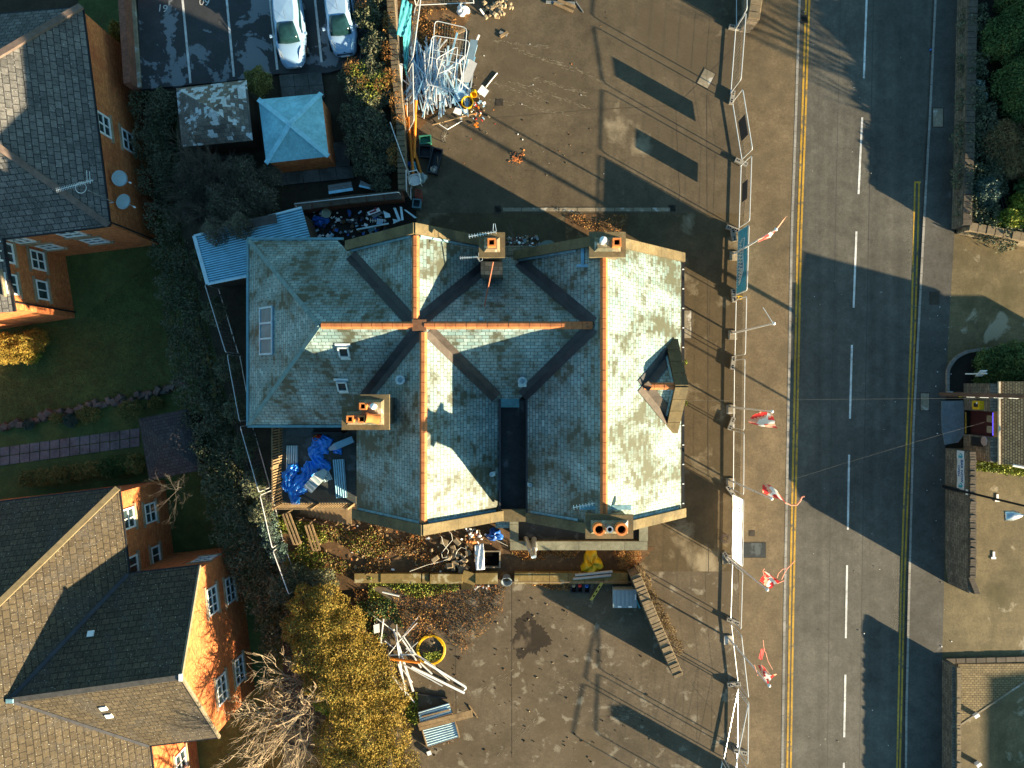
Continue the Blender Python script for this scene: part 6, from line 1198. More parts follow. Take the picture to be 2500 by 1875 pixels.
# benches
for (cs, lb) in (([(800, 452), (857, 443), (862, 465), (803, 474)], 'wooden picnic table with one blue board below the blue roofed hut'), ([(880, 440), (905, 452), (922, 466), (876, 456)], 'short slatted bench beside the picnic table')):
    t = thing('picnic_table' if 'picnic' in lb else 'garden_bench', lb, 'table' if 'picnic' in lb else 'bench', P((cs[0][0] + cs[2][0]) / 2, (cs[0][1] + cs[2][1]) / 2)); a, b, c_, d = [P(*v, .7) for v in cs]; k = 3 if 'picnic' in lb else 2
    for i in range(k):
        m_ = MB(); m_.slab([a.lerp(d, (i + .04) / k), b.lerp(c_, (i + .04) / k), b.lerp(c_, (i + .96) / k), a.lerp(d, (i + .96) / k)], .05); m_.obj('board', corr if (i == 2 or (k == 2 and i == 0)) else wood_grey, t)
    for p_ in (a.lerp(c_, .15), b.lerp(d, .15), c_.lerp(a, .15), d.lerp(b, .15)): MB().box(p_ - Vector((0, 0, .37)), (.08, .08, .65)).obj('leg', wood_dark, t)
# ------------------------------------------------------------------ parked cars
def car(label, nose, tail, paint, wd=1.76, L=4.15, nose_sharp=0, roofz=1.48):
    a, b = P(*nose), P(*tail); d = (a - b).normalized(); t = thing('parked_car', label, 'car', a - d * L / 2); n = Vector((-d.y, d.x, 0)); hw = wd / 2
    W_ = lambda s, x, z: a - d * s + n * x + Vector((0, 0, z))
    # lower body: stations along the length, each a ring of half-width and height points
    st = [(0.00, .50, .30, .50), (.10, .68, .24, .62), (.28, .78, .20, .74), (.60, .85, .19, .83), (1.10, .98, .19, .93), (1.6, 1.0, .19, .95), (2.6, 1.0, .19, .97), (3.4, .98, .19, .98), (3.9, .92, .24, .97), (4.08, .85, .30, .90), (4.15, .78, .36, .78)]
    rows = []
    for s, k, zb, zt in st:
        s = s * L / 4.15 - (nose_sharp * (1 - k) * .3); w_ = hw * k; crown = .05
        rows.append([W_(s, -w_ * .82, zb), W_(s, -w_ * .98, zb + .1), W_(s, -w_, (zb + zt) / 2), W_(s, -w_ * .96, zt - .08), W_(s, -w_ * .80, zt), W_(s, -w_ * .4, zt + crown * .8), W_(s, 0, zt + crown), W_(s, w_ * .4, zt + crown * .8), W_(s, w_ * .80, zt), W_(s, w_ * .96, zt - .08), W_(s, w_, (zb + zt) / 2), W_(s, w_ * .98, zb + .1), W_(s, w_ * .82, zb), W_(s, -w_ * .82, zb)])
    m_ = MB(); m_.grid(rows); m_.poly(rows[0][:-1]); m_.poly(list(reversed(rows[-1][:-1])))
    # cabin: belt ring to roof ring
    belt = [(1.12, .74), (1.25, .84), (2.4, .885), (3.55, .86), (3.95, .72)]; rf = [(1.98, .50), (2.08, .57), (2.7, .61), (3.35, .58), (3.55, .50)]; rows = []
    for u in (0, .5, .93, 1.0):
        ring = []
        for (s0, k0), (s1, k1) in zip(belt, rf):
            uu = u; s = s0 + (s1 - s0) * uu; k = k0 + (k1 - k0) * (uu ** 1.4); z = .95 + (roofz - .95) * (1 - (1 - uu) ** 1.35); ring.append((s * L / 4.15, k * hw, z))
        rows.append([W_(s, -k, z) for s, k, z in ring] + [W_(s, k, z) for s, k, z in reversed(ring)] + [W_(ring[0][0], -ring[0][1], ring[0][2])])
    c_ = MB(); c_.grid(rows); top = rows[-1][:-1]; cz = sum(top, Vector()) / len(top) + Vector((0, 0, .03))
    for i in range(len(top)): c_.poly([top[i], top[(i + 1) % len(top)], cz])
    bo = m_.obj('body', paint, t, smooth=True); sub = bo.modifiers.new('round', 'SUBSURF'); sub.levels = sub.render_levels = 1
    co = c_.obj('cabin', paint, t, smooth=True)
    up = Vector((0, 0, .012)); wg = MB(); rows = []
    for u, s, k, z in ((0, 1.02, .70, .985), (.33, 1.34, .66, 1.185), (.66, 1.66, .585, 1.365), (1, 1.95, .50, roofz - .02)):
        z = z if u in (0,) else z * roofz / 1.48 + .012
        rows.append([W_(s * L / 4.15 - .10 * (1 - abs(x)) * (1 if u < .9 else .6), x * k * hw, z + .035 * (1 - x * x)) for x in (-1, -.6, -.2, .2, .6, 1)])
    wg.grid(rows); wg.obj('windscreen', glass_car, t, smooth=True, thick=.01)
    for sd_ in (-1, 1):
        g = MB()
        lo = [(1.5, .875, 1.0), (2.4, .90, 1.0), (3.5, .88, 1.0)]; hi = [(2.05, .645, roofz - .10), (2.7, .68, roofz - .09), (3.3, .65, roofz - .10)]
        g.grid([[W_(s * L / 4.15, sd_ * k * hw, z) for s, k, z in lo], [W_(s * L / 4.15, sd_ * k * hw, z) for s, k, z in hi]]); g.obj('side_window', glass_car, t, thick=.015)
        h_ = MB(); h_.grid([[W_(.16, sd_ * hw * .46, .73), W_(.22, sd_ * hw * .66, .73)], [W_(.42, sd_ * hw * .54, .865), W_(.58, sd_ * hw * .72, .87)], [W_(.62, sd_ * hw * .60, .90), W_(.82, sd_ * hw * .75, .91)]]); h_.obj('headlight', plain('headlight', (.55, .62, .66), .1, .3, .3, 14, .8), t, thick=.02)
        MB().box(W_(1.45 * L / 4.15, sd_ * (hw + .07), 1.0), (.15, .13, .12), math.atan2(n.y, n.x)).obj('mirror', paint, t)
        for s in (.78, 3.35):
            M = Matrix((d, Vector((0, 0, 1)), d.cross(Vector((0, 0, 1))))).transposed(); c0 = W_(s * L / 4.15, sd_ * (hw - .12), .31); wh = MB(); wh.lathe(c0 + n * sd_ * .0 - (d.cross(Vector((0, 0, 1)))) * .1, [(.2, 0), (.31, .02), (.31, .2), (.2, .22)], 18, 0, M); wo = wh.obj('wheel', rubber, t)
            MB().lathe(c0 - (d.cross(Vector((0, 0, 1)))) * .105, [(.19, 0), (.19, .24)], 12, 0, M).obj('rim', alu, wo)
    wp = MB()
    for x0 in (-.35, .2): wp.tube([W_(1.0, x0 * hw, 1.0), W_(1.05, (x0 + .45) * hw, 1.03)], .012, 4)
    wp.obj('wiper', black_pl, t)
    MB().box(W_(-.02, 0, .42), (.54, .03, .12), math.atan2(n.y, n.x)).obj('number_plate', white_pl, t)
    MB().box(W_(.03, 0, .56), (.9, .05, .10), math.atan2(n.y, n.x)).obj('grille', black_pl, t); MB().lathe(W_(.12, 0, .655), [(.06, 0), (.06, .02)], 12).obj('badge', black_pl, t)
    MB().tube([W_(2.1, .05, roofz + .03), W_(2.5, .05, roofz + .3)], .008, 4).obj('aerial_rod', black_pl, t)
    return t
car('left parked pale blue silver hatchback with a pointed nose, bumper towards the paving slabs', (723, 167), (705, -20), carpaint1, 1.80, 4.2, 1); car('right parked pale silver hatchback beside the shrubs', (848, 145), (826, -40), carpaint2, 1.74, 3.9, 0, 1.5)

# ------------------------------------------------------------------ far side of the road
XW = lambda x, y, z=0: P(x, y, z)
def face_box(name, label, y0, y1, x, zt, depth, mats, copm=None, cat='wall', nm='wall_body'):
    t = thing(name, label, cat, P(x, (y0 + y1) / 2)); a, b = P(x, y0), P(x, y1); MB().prism([a, b, b + Vector((depth, 0, 0)), a + Vector((depth, 0, 0))], -.1, zt).obj(nm, mats, t); return t
t = face_box('stone_wall', 'tall stone wall with the bar banner on its road side', 1094, 1386, 2308, 2.05, .32, stone_dark)
a, b = P(2308, 1094), P(2308, 1386); e2 = P(2336, 1425); MB().prism([b + Vector((.0, .01, 0)), e2 + Vector((-.5, 0, 0)), e2, b + Vector((.32, .01, 0))], -.1, 1.9).obj('wall_end', stone_dark, t)
cp = MB(); k = 46
for i in range(k):
    p0, p1 = a.lerp(b, (i + .06) / k), a.lerp(b, (i + .94) / k); h_ = rr.uniform(.16, .24); cp.hexa([p1 + Vector((-.03, 0, 2.05)), p1 + Vector((.36, 0, 2.05)), p0 + Vector((.36, 0, 2.05)), p0 + Vector((-.03, 0, 2.05))], [p1 + Vector((.0, 0, 2.05 + h_)), p1 + Vector((.33, 0, 2.05 + h_)), p0 + Vector((.33, 0, 2.05 + h_)), p0 + Vector((.0, 0, 2.05 + h_))])
for i in range(9):
    p0, p1 = (b + Vector((.0, 0, 0))).lerp(e2 + Vector((-.3, 0, 0)), (i + .06) / 9), (b + Vector((.0, 0, 0))).lerp(e2 + Vector((-.3, 0, 0)), (i + .94) / 9); cp.hexa([p1 + Vector((-.03, 0, 1.9)), p1 + Vector((.34, 0, 1.9)), p0 + Vector((.34, 0, 1.9)), p0 + Vector((-.03, 0, 1.9))], [p1 + Vector((.0, 0, 2.1)), p1 + Vector((.3, 0, 2.1)), p0 + Vector((.3, 0, 2.1)), p0 + Vector((.0, 0, 2.1))])
cp.obj('coping', cop_dark, t)
# banner on that wall
bx = a.x - .03; ys = [P(2344, 1100, 1.4).y, P(2344, 1197, 1.4).y]; zb, zt_ = 1.15, 1.80; t = thing('wall_banner', 'white banner reading BAR NOW OPEN on the tall stone wall', 'banner', (bx, sum(ys) / 2, zb)); m_ = MB()
m_.grid([[(bx - .012 * math.sin(i * 1.3) - .012, ys[0] + (ys[1] - ys[0]) * i / 12, z_) for i in range(13)] for z_ in (zb, (zb + zt_) / 2, zt_)]); m_.obj('cloth', banner_white, t, thick=.004)
MT = lambda x, y, z: Matrix.Translation((x, y, z)) @ Matrix(((0, 0, -1), (-1, 0, 0), (0, 1, 0))).to_4x4()
ymid = sum(ys) / 2; serif = 1
for body, y_, z_, sz in (('BAR NOW', ymid - .02, 1.60, .27), ('OPEN', ymid - .02, 1.33, .24)): text(body, sz, 'lettering', ink_blue, MT(bx - .035, y_, z_), t, bold=.006)
for y_ in (ys[0] - .30, ys[1] + .28):
    m_ = MB(); c_ = Vector((bx - .035, y_, 1.47)); pts = [c_ + Vector((0, .13 * math.cos(R(a_)) * (1 - a_ / 700), .20 * math.sin(R(a_)) * (1 - a_ / 600))) for a_ in range(0, 330, 15)]; m_.tube(pts, .03, 5); m_.tube([c_ + Vector((0, .0, .1)), c_ + Vector((0, -.08, -.12))], .04, 5); m_.obj('emblem', ink_teal, t)
t = face_box('stone_wall', 'low pale stained wall along the pavement at the lower right corner', 1612, 2050, 2300, .95, .35, stone_dark); a, b = P(2300, 1612), P(2300, 2050); cp = MB()
for i in range(60): p0, p1, hh = a.lerp(b, (i + .02) / 60), a.lerp(b, (i + .98) / 60), rr.uniform(1.05, 1.10); cp.hexa([p1 + Vector((.2, 0, .95)), p1 + Vector((.42, 0, .95)), p0 + Vector((.42, 0, .95)), p0 + Vector((.2, 0, .95))], [p1 + Vector((.2, 0, hh)), p1 + Vector((.42, 0, hh)), p0 + Vector((.42, 0, hh)), p0 + Vector((.2, 0, hh))])
cp.obj('coping', cop_brown, t)
t = wall_thing('stone_wall', 'low dark kerb wall across the lower courtyard', [P(2306, 1612), P(2500, 1607), P(2720, 1600)], .25, .10, (stone_dark, cop_dark), .05, .6)
pav = bricks('block_paving', (.17, .125, .06), (.24, .18, .09), (.07, .05, .03), .22, .13, .018, patch=(.10, .08, .04)); MB().prism([P(2338, 1620), P(2720, 1618), P(2720, 1525), P(2338, 1772)][:2] + [P(2502, 1664), P(2338, 1772)], -.1, .05).obj('block_paving', pav, kind='structure', label='triangle of brick paving in the lower courtyard')
MB().beam(P(2338, 1774, .04), P(2502, 1664, .04), .1, .06).obj('paving_edge', conc, kind='structure', label='pale edging of the brick paving')
for px, rz, lb in (((2378, 1743), 32, 'white floor lamp on the paving edge'), ((2383, 1862), 35, 'white floor lamp near the lower right corner'), ((2425, 1362), 0, 'white T-shaped floor marking in the courtyard behind the tall wall'), ((2434, 1222), 0, 'white T-shaped floor marking beside the lamp post')):
    m_ = MB(); c_ = P(*px)
    if rz == 0: m_.box(c_ + Vector((0, 0, .02)), (.28, .12, .05)); m_.box(c_ + Vector((.01, .22, .02)), (.13, .30, .05)); m_.obj('floor_lamp_mark', white_pl, label=lb, cat='light'); continue  # flat white marks on the ground, not lamps
    m_.box(c_ + Vector((0, 0, .12)), (.26, .14, .22), R(rz)); m_.box(c_ + Vector((0, 0, .26)), (.30, .18, .05), R(rz))
    if rz == 0: m_.box(c_ + Vector((.02, .25, .2)), (.14, .4, .1))
    m_.obj('floor_lamp_mark', white_pl, label=lb, cat='light')
# bar entrance building
sb = thing('bar_entrance', 'stone bar entrance with maroon doorway, blue lit sign and clay tiled roof', 'building', P(2352, 1030)); x0 = P(2352, 1030).x
ya, yb, yc, yd = P(2352, 936).y, P(2352, 1001).y, P(2352, 1060).y, P(2352, 1118).y; zt = 2.32; m_ = MB()
for y0, y1 in ((yb, ya), (yd, yc)): m_.box((x0 + .25, (y0 + y1) / 2, zt / 2), (.5, y1 - y0, zt))
m_.box((x0 + 5.5, (ya + yd) / 2, zt / 2 - .02), (9.6, ya - yd - .05, zt - .05)); m_.obj('wall', stone_dark, sb)
MB().box((x0 + .55, (yb + yc) / 2, 1.05), (.3, yb - yc - .02, 2.1)).obj('doorway', maroon, sb)
m_ = MB(); m_.box((x0 + .36, (yb + yc) / 2, 2.14), (.10, (yb - yc) - .15, .20)); led = N('blue_led'); led.b.inputs['Emission Color'].default_value = (.10, .08, 1, 1); led.b.inputs['Emission Strength'].default_value = .5; sg = m_.obj('lit_sign', led.done((.03, .03, .25), .4), sb)
text('CAFE BAR', .17, 'lettering', white_pl, MT(x0 + .305, (yb + yc) / 2, 2.14), sg) if False else None
m_ = MB()
for k in range(8): m_.box((x0 + .306, yb - .16 - k * .145, 2.14), (.008, .05, .11)); m_.box((x0 + .306, yb - .12 - k * .145, 2.18), (.008, .05, .03))
m_.obj('sign_lettering', plain('sign_pale', (.25, .3, .9), .5, 0, .1, 3), sg)
MB().box((x0 + .3, (yb + yc) / 2, 2.30), (.2, (yb - yc) + .0, .06)).obj('sign_board', terracotta, sb)
for k in (.2, .62): MB().box((x0 + .38, yb - (yb - yc) * k - .15, 1.7), (.04, .38, .42)).obj('door_notice', sandstone, sb)
m_ = MB(); m_.slab([(x0 + .42, ya + .1, 2.40), (x0 + .42, yd - .1, 2.40), (x0 + 4.2, yd - .1, 3.25), (x0 + 4.2, ya + .1, 3.25)], .1); m_.slab([(x0 + 4.2, ya + .1, 3.25), (x0 + 4.2, yd - .1, 3.25), (x0 + 8, yd - .1, 2.40), (x0 + 8, ya + .1, 2.40)], .1); m_.obj('roof', tile_red, sb)
m_ = MB(); m_.beam((x0 + .42, ya + .1, 2.42), (x0 + .42, yd - .1, 2.42), .1, .1); m_.obj('eave_mortar', plain('mortar_pale', (.46, .40, .30), .9, 0, .3, 5), sb)
m_ = MB(); m_.tube([(x0 + 1.1, yd - .12, 2.5), (x0 + 4.4, yd - .75, 2.8)], .09, 7); m_.obj('rope_trim', plain('rope_white', (.6, .6, .58), .8, 0, .25, 14), sb); MB().box((x0 + 2.2, yd + .7, 2.98), (.5, .25, .05), R(20)).obj('roof_patch', plain('roof_patch_pale', (.35, .35, .28), .8, 0, .3, 6), sb)
t = thing('yellow_box', 'yellow cabinet on the stone pier of the bar entrance', 'cabinet', (x0 - .1, P(2352, 988, 1.5).y, 1.2)); c_ = Vector((x0 - .14, P(2392, 989, 1.5).y, 1.52)); MB().box(c_, (.26, .48, .62)).obj('case', yellow_pl, t); MB().box(c_ + Vector((-.135, .0, .0)), (.01, .22, .34)).obj('label_plate', black_pl, t); MB().box(c_ + Vector((-.142, .12, .1)), (.012, .12, .1)).obj('marking', white_pl, t)
m_ = MB(); m_.box((x0 - .03, P(2370, 1078, 1.2).y, 1.25), (.05, .5, .95)); m_.obj('wall_cabinet', black_pl, label='dark panel on the lower pier of the bar entrance', cat='panel'); MB().lathe((x0 - .02, P(2392, 1077, 1.9).y, 1.9), [(.26, 0), (.26, .05), (.2, .06)], 20, 0, Matrix.Rotation(R(-90), 3, 'Y')).obj('round_plaque', plain('plaque_pink', (.30, .22, .20), .6, 0, .2, 3), label='round pale plaque on the lower pier of the bar entrance', cat='plaque')
ramp_m = ground('ramp_concrete', (.20, .235, .25), dark=(.13, .15, .16), dark_scale=.5); m_ = MB(); pts = [P(2350, 978), P(2298, 979), P(2297, 1015), P(2299, 1050), P(2306, 1086), P(2338, 1080), P(2352, 1062), P(2352, 1002)]; m_.prism(pts, -.1, .06); m_.obj('entrance_ramp', ramp_m, kind='structure', label='fan shaped pale ramp in front of the bar entrance')
m_ = MB(); m_.beam(P(2358, 1006, .1), P(2358, 1058, .1), .06, .05); m_.obj('threshold', yellow_line, kind='structure', label='yellow nosing at the bar doorway')
kx_ = [(2313, 958), (2313, 940), (2313, 925), (2313, 909), (2316, 897), (2323, 885), (2333, 874), (2346, 865), (2362, 858), (2382, 855), (2420, 850)]; kb = ground('edging_kerb', (.24, .22, .20), dark=(.13, .12, .105), dark_scale=.8, rough=.85)
m_ = MB()
for (xa, y_a), (xb_, y_b) in zip(kx_, kx_[1:]): pa, pb = P(xa, y_a, .06), P(xb_, y_b, .06); m_.beam(pa.lerp(pb, .02), pa.lerp(pb, .98), .16, .18)
m_.obj('curved_kerb', kb, kind='structure', label='curved kerb around the round planted bed')
sheet('planted_bed', [(2316, 958), (2316, 909), (2340, 872), (2385, 858), (2700, 850), (2700, 958)], .02, dark_bed, label='dark planted bed beside the bar entrance')
# wooden pole, signs, lamps and wires
t = thing('telegraph_pole', 'brown wooden telegraph pole standing at the bar entrance', 'pole', P(2297, 962)); b = P(2297, 962); MB().tube([b, b + Vector((0, 0, 4)), b + Vector((0, 0, 9.2))], .135, 14, r2=.10).obj('pole', pole_wood, t); m_ = MB()
for k in range(9): m_.tube([b + Vector((-.22 if k % 2 else -.05, -.12, 2.4 + k * .55)), b + Vector((.05 if k % 2 else .2, -.13, 2.4 + k * .55))], .014, 5)
m_.obj('step_iron', steel, t); MB().box(b + Vector((-.05, -.12, 1.9)), (.12, .05, .12)).obj('number_tag', yellow_pl, t); MB().box(b + Vector((-.1, .13, 1.0)), (.2, .05, .3)).obj('cable_guard', steel, t)
t = thing('road_sign', 'white slanted sign plate on a post in the round planted bed', 'sign', P(2357, 913)); b = P(2357, 913); MB().tube([b, b + Vector((0, 0, 1.85))], .04, 8).obj('post', white_pl, t); MB().slab([P(2381, 919, 1.1), P(2398, 919, 1.1), P(2411, 905, 1.8), P(2394, 905, 1.8)], .03).obj('plate', white_pl, t)
t = thing('street_lamp', 'black lamp post at the bar banner with its lamp reaching over the courtyard', 'street lamp', P(2303, 1188)); b = P(2303, 1188); hd = P(2471, 1258, 7.6); m_ = MB(); m_.tube([b, b + Vector((0, 0, 1.4))], .10, 12); m_.tube([b + Vector((0, 0, 1.4)), b + Vector((0, 0, 8.0))], .065, 10, r2=.05); m_.obj('column', black_paint, t)
m_ = MB(); m_.tube([b + Vector((0, 0, 7.9)), b.lerp(hd, .5) + Vector((0, 0, 3.95 + .2)), hd + Vector((.25, 0, .05))], .03, 8); m_.obj('arm', alu, t)
m_ = MB(); M = Matrix.Rotation(R(183), 3, 'Z'); g = [[hd + M @ Vector((x, y * w_, .12 * (1 - y * y) + z_)) for y in (-1, -.5, 0, .5, 1)] for x, w_, z_ in ((-.42, .05, .02), (-.3, .15, .04), (0, .24, .05), (.33, .24, .0), (.36, .23, -.08))]; m_.grid(g); m_.obj('lamp_head', alu, t, smooth=True, thick=.02); MB().box(hd + Vector((-.18, 0, .0)), (.36, .40, .10), R(3)).obj('glass_bowl', black_pl, t); MB().box(b + Vector((.15, -.02, 2.0)), (.14, .3, .2)).obj('number_plate', white_pl, t)
def wire(label, a, b, sag): t = thing('overhead_wire', label, 'wire', Vector(a)); a, b = Vector(a), Vector(b); MB().tube([a.lerp(b, k / 20) - Vector((0, 0, sag * 4 * (k / 20) * (1 - k / 20))) for k in range(21)], .0028, 4).obj('cable', plain('wire_grey', (.12, .12, .12), .6, 0, .1, 2), t)
wire('thin straight wire from the telegraph pole across the road to the near pavement', P(2297, 962) + Vector((0, -.1, 6.0)), P(1100, 985, 7.0), .4); wire('thin slanting wire from the bar sign across the road', P(2405, 1030, 3.0), P(1750, 1230, 4.6), .3)
# litter on the far pavement
litter('litter', 'pale droppings and scraps on the far pavement', 40, lambda r: (r.uniform(2262, 2325), r.uniform(700, 1600)), [white_pl, conc], .03, .07, 9, .01)
MB().lathe(P(2270, 123, -.08), [(.05, 0), (.06, .1), (.02, .16)], 10).obj('bottle', blue_pl, label='small blue bottle in the far gutter', cat='bottle')

# ------------------------------------------------------------------ unseen house out of view, placed for the shadow it casts
oh = thing('unseen_house', 'unseen stone house beyond the lower right corner, placed for its shadow', 'house', (42, -35, 0)); p_ = P(3190, 2090); m_ = MB(); m_.box((p_.x + 4, p_.y - 14, 2.2), (8, 28, 4.6)); m_.obj('wall', stone, oh); m_ = MB(); m_.slab([(p_.x - .15, p_.y + .1, 4.62), (p_.x - .15, p_.y - 28, 4.62), (p_.x + 4, p_.y - 28, 5.4), (p_.x + 4, p_.y + .1, 4.8)], .12); m_.obj('roof', tile_grey, oh)
# ------------------------------------------------------------------ plants
nr = np.random.default_rng(5)
def leaves(name, mat, parent, centers, size, kind='leaf', tint=None, up=.3, aspect=.55, **kw):
    """a mesh of many small loose leaves (quads) or twigs (long slivers) at the given points"""
    c = np.asarray(centers, dtype=np.float64); n = len(c); base = np.array(wloc(parent)) if parent else np.zeros(3)
    a = nr.normal(size=(n, 3)); a /= np.linalg.norm(a, axis=1, keepdims=True); b = nr.normal(size=(n, 3)); b[:, 2] += 0
    nrm = np.cross(a, b); b = np.cross(nrm, a); b /= np.linalg.norm(b, axis=1, keepdims=True) + 1e-9
    s = (size * nr.uniform(.55, 1.35, (n, 1))); la = a * s; lb = b * s * aspect
    v = np.stack([c - la, c + lb, c + la, c - lb], 1).reshape(-1, 3) - base
    me = bpy.data.meshes.new(name); me.vertices.add(4 * n); me.vertices.foreach_set('co', v.ravel()); me.loops.add(4 * n); me.loops.foreach_set('vertex_index', np.arange(4 * n)); me.polygons.add(n); me.polygons.foreach_set('loop_start', np.arange(n) * 4); me.polygons.foreach_set('loop_total', np.full(n, 4))
    at = me.attributes.new('tint', 'FLOAT', 'FACE'); tn = nr.uniform(0, 1, n) if tint is None else np.clip(tint, 0, 1); at.data.foreach_set('value', tn.astype(np.float32)); me.materials.append(mat); me.update(calc_edges=True)
    o = bpy.data.objects.new(name, me); C.objects.link(o)
    if parent: o.parent = parent
    return tag(o, **kw)
def sample_blobs(blobs, n, shell=.55):
    vol = np.array([b[3] * b[4] * b[5] for b in blobs]) ** (2 / 3); idx = nr.choice(len(blobs), n, p=vol / vol.sum()); B = np.array(blobs)[idx]
    d = nr.normal(size=(n, 3)); d /= np.linalg.norm(d, axis=1, keepdims=True); d[:, 2] = np.where(nr.random(n) < .6, np.abs(d[:, 2]), d[:, 2]); r = shell + (1 - shell) * nr.random((n, 1)) ** .6
    r = r * (1 + .10 * np.sin(d[:, :1] * 7 + B[:, :1] * 3) + .10 * np.sin(d[:, 1:2] * 9 + B[:, 1:2]))
    p = B[:, :3] + d * r * B[:, 3:6]; p[:, 2] = np.maximum(p[:, 2], .05); tint = nr.uniform(0, 1, n) * .6 + .4 * ((np.sin(p[:, 0] * 2.3 + np.cos(p[:, 1] * 1.7) * 2) * .5 + .5))
    return p, tint
def bl(px, py, z, rx, ry=None, rz=None):
    p = P(px, py, z); return (p.x, p.y, p.z, rx, ry or rx, rz or rx)
twig_m = plain('twig_bark', (.22, .155, .095), .9, 0, .3, 5); twig_grey = plain('twig_grey', (.085, .075, .065), .9, 0, .3, 5); twig_dark = plain('twig_dark', (.06, .05, .042), .9, 0, .3, 5)
def stems(parent, base, blobs, mat, n=9, r=.035, name='stem'):
    m_ = MB(); b = Vector(base)
    for k in range(n):
        B = blobs[k % len(blobs)]; e = Vector(B[:3]) + Vector((rnd.uniform(-.6, .6) * B[3], rnd.uniform(-.6, .6) * B[4], rnd.uniform(-.2, .6) * B[5])); q_ = Vector((e.x * .6 + b.x * .4 + rnd.uniform(-.3, .3), e.y * .6 + b.y * .4 + rnd.uniform(-.3, .3), 0)); q_.z = 0; m_.tube([q_, q_.lerp(e, .55) + Vector((rnd.uniform(-.15, .15), rnd.uniform(-.15, .15), .1)), e], r, 5, r2=r * .35)
    return m_.obj(name, mat, parent)
lf_hedge = leafmat('hedge_leaf', [(.045, .06, .034), (.085, .105, .055), (.12, .115, .07), (.15, .17, .105)])
lf_green = leafmat('green_leaf', [(.03, .055, .02), (.055, .10, .03), (.09, .14, .04), (.13, .16, .05)])
lf_blue = leafmat('blue_green_leaf', [(.03, .055, .045), (.06, .10, .085), (.11, .16, .14)])
lf_gold = leafmat('golden_leaf', [(.075, .07, .016), (.16, .12, .02), (.26, .175, .026), (.34, .215, .045), (.19, .165, .03), (.10, .11, .03)])
lf_lime = leafmat('lime_leaf', [(.05, .08, .012), (.12, .16, .02), (.22, .25, .03), (.32, .32, .07)])
lf_rust = leafmat('rusty_leaf', [(.09, .04, .015), (.20, .085, .025), (.32, .14, .035), (.42, .22, .07), (.12, .11, .03)])
lf_tan = leafmat('dry_leaf', [(.10, .07, .035), (.19, .13, .06), (.27, .18, .075)])
lf_box = leafmat('clipped_leaf', [(.10, .105, .034), (.17, .17, .052), (.23, .215, .07)])
def bush(name, label, cat, blobs, n, size, mat, stem=twig_dark, sn=8, group=None, part='foliage', shell=.5, aspect=.55):
    c_ = Vector(blobs[0][:3]); t = thing(name, label, cat, fl(c_, 0), 0, group); p, tn = sample_blobs(blobs, n, shell); leaves(part, mat, t, p, size, tint=tn, aspect=aspect); stems(t, fl(c_, 0), blobs, stem, sn); return t
# long hedge between the lawns and the stone building
hp = [(365, 260, .9), (372, 350, .9), (388, 440, 1.0), (408, 530, 1.0), (425, 620, 1.1), (440, 700, 1.2), (455, 780, 1.25), (470, 860, 1.3), (488, 940, 1.3), (508, 1010, 1.3), (530, 1080, 1.35), (550, 1150, 1.4), (570, 1220, 1.45), (592, 1290, 1.5), (612, 1350, 1.5), (640, 1400, 1.5), (662, 1450, 1.3), (680, 1510, 1.1), (690, 1570, 1.0)]
lower(1.6); B = []
for i, (x, y, r_) in enumerate(hp):
    B += [bl(x - 14, y, .9, r_ * .95, r_ * 1.2, .95), bl(x + 26 + 3 * i * .3, y + 15, 1.0, r_ * .75, r_ * 1.1, 1.0)]
bush('hedge', 'long dark hedge between the lawns and the stone building', 'hedge', B, 52000, .07, lf_hedge, twig_dark, 40); level(1.6)
B = [bl(x, y, 1.1, .65, .8, .9) for x, y in ((500, 625), (515, 660), (525, 760), (556, 900), (575, 1000), (600, 1090), (622, 1180), (640, 1250))]; bush('shrub', 'strip of greyish shrubs between the hedge and the back fence panels', 'shrub', B, 15000, .065, lf_hedge, twig_dark, 20)
B = [bl(x, y, .9, .55, .6, .7) for x, y in ((650, 1262), (655, 1290), (664, 1320), (680, 1345))]; bush('shrub', 'small blue green shrub at the terrace corner', 'shrub', B, 6000, .06, lf_blue, twig_dark, 8)
# ivy and leaves over the bed below the building
def cover_poly(pxs, n):
    xs, ys = [p[0] for p in pxs], [p[1] for p in pxs]; out = []
    while len(out) < n:
        x = nr.uniform(min(xs), max(xs)); y = nr.uniform(min(ys), max(ys)); ins_ = False; j = len(pxs) - 1
        for i in range(len(pxs)):
            if (pxs[i][1] > y) != (pxs[j][1] > y) and x < (pxs[j][0] - pxs[i][0]) * (y - pxs[i][1]) / (pxs[j][1] - pxs[i][1]) + pxs[i][0]: ins_ = not ins_
            j = i
        if ins_: out.append(tuple(P(x, y, nr.uniform(.02, .16))))
    return np.array(out)
def ground_leaves(label, poly, n, size, mat, name='ivy', clump=True):
    p = cover_poly(poly, n)
    if clump: k = np.sin(p[:, 0] * 2.1 + 1.3 * np.cos(p[:, 1] * 2.7)) + np.sin(p[:, 1] * 3.3 + p[:, 0] * .7); p = p[k > -.7]; p[:, 2] += .1 * np.clip(k[k > -.7], 0, 2)
    return leaves(name, mat, None, p, size, kind='stuff', label=label)
ground_leaves('yellow green ivy spilling over the earth by the terrace stairs', [(668, 1255), (740, 1262), (800, 1300), (790, 1400), (720, 1440), (680, 1340)], 3600, .055, lf_lime)
ground_leaves('rusty fallen leaves and shoots below the building', [(760, 1290), (1090, 1290), (1100, 1392), (720, 1410)], 3400, .05, lf_rust, 'leaves')
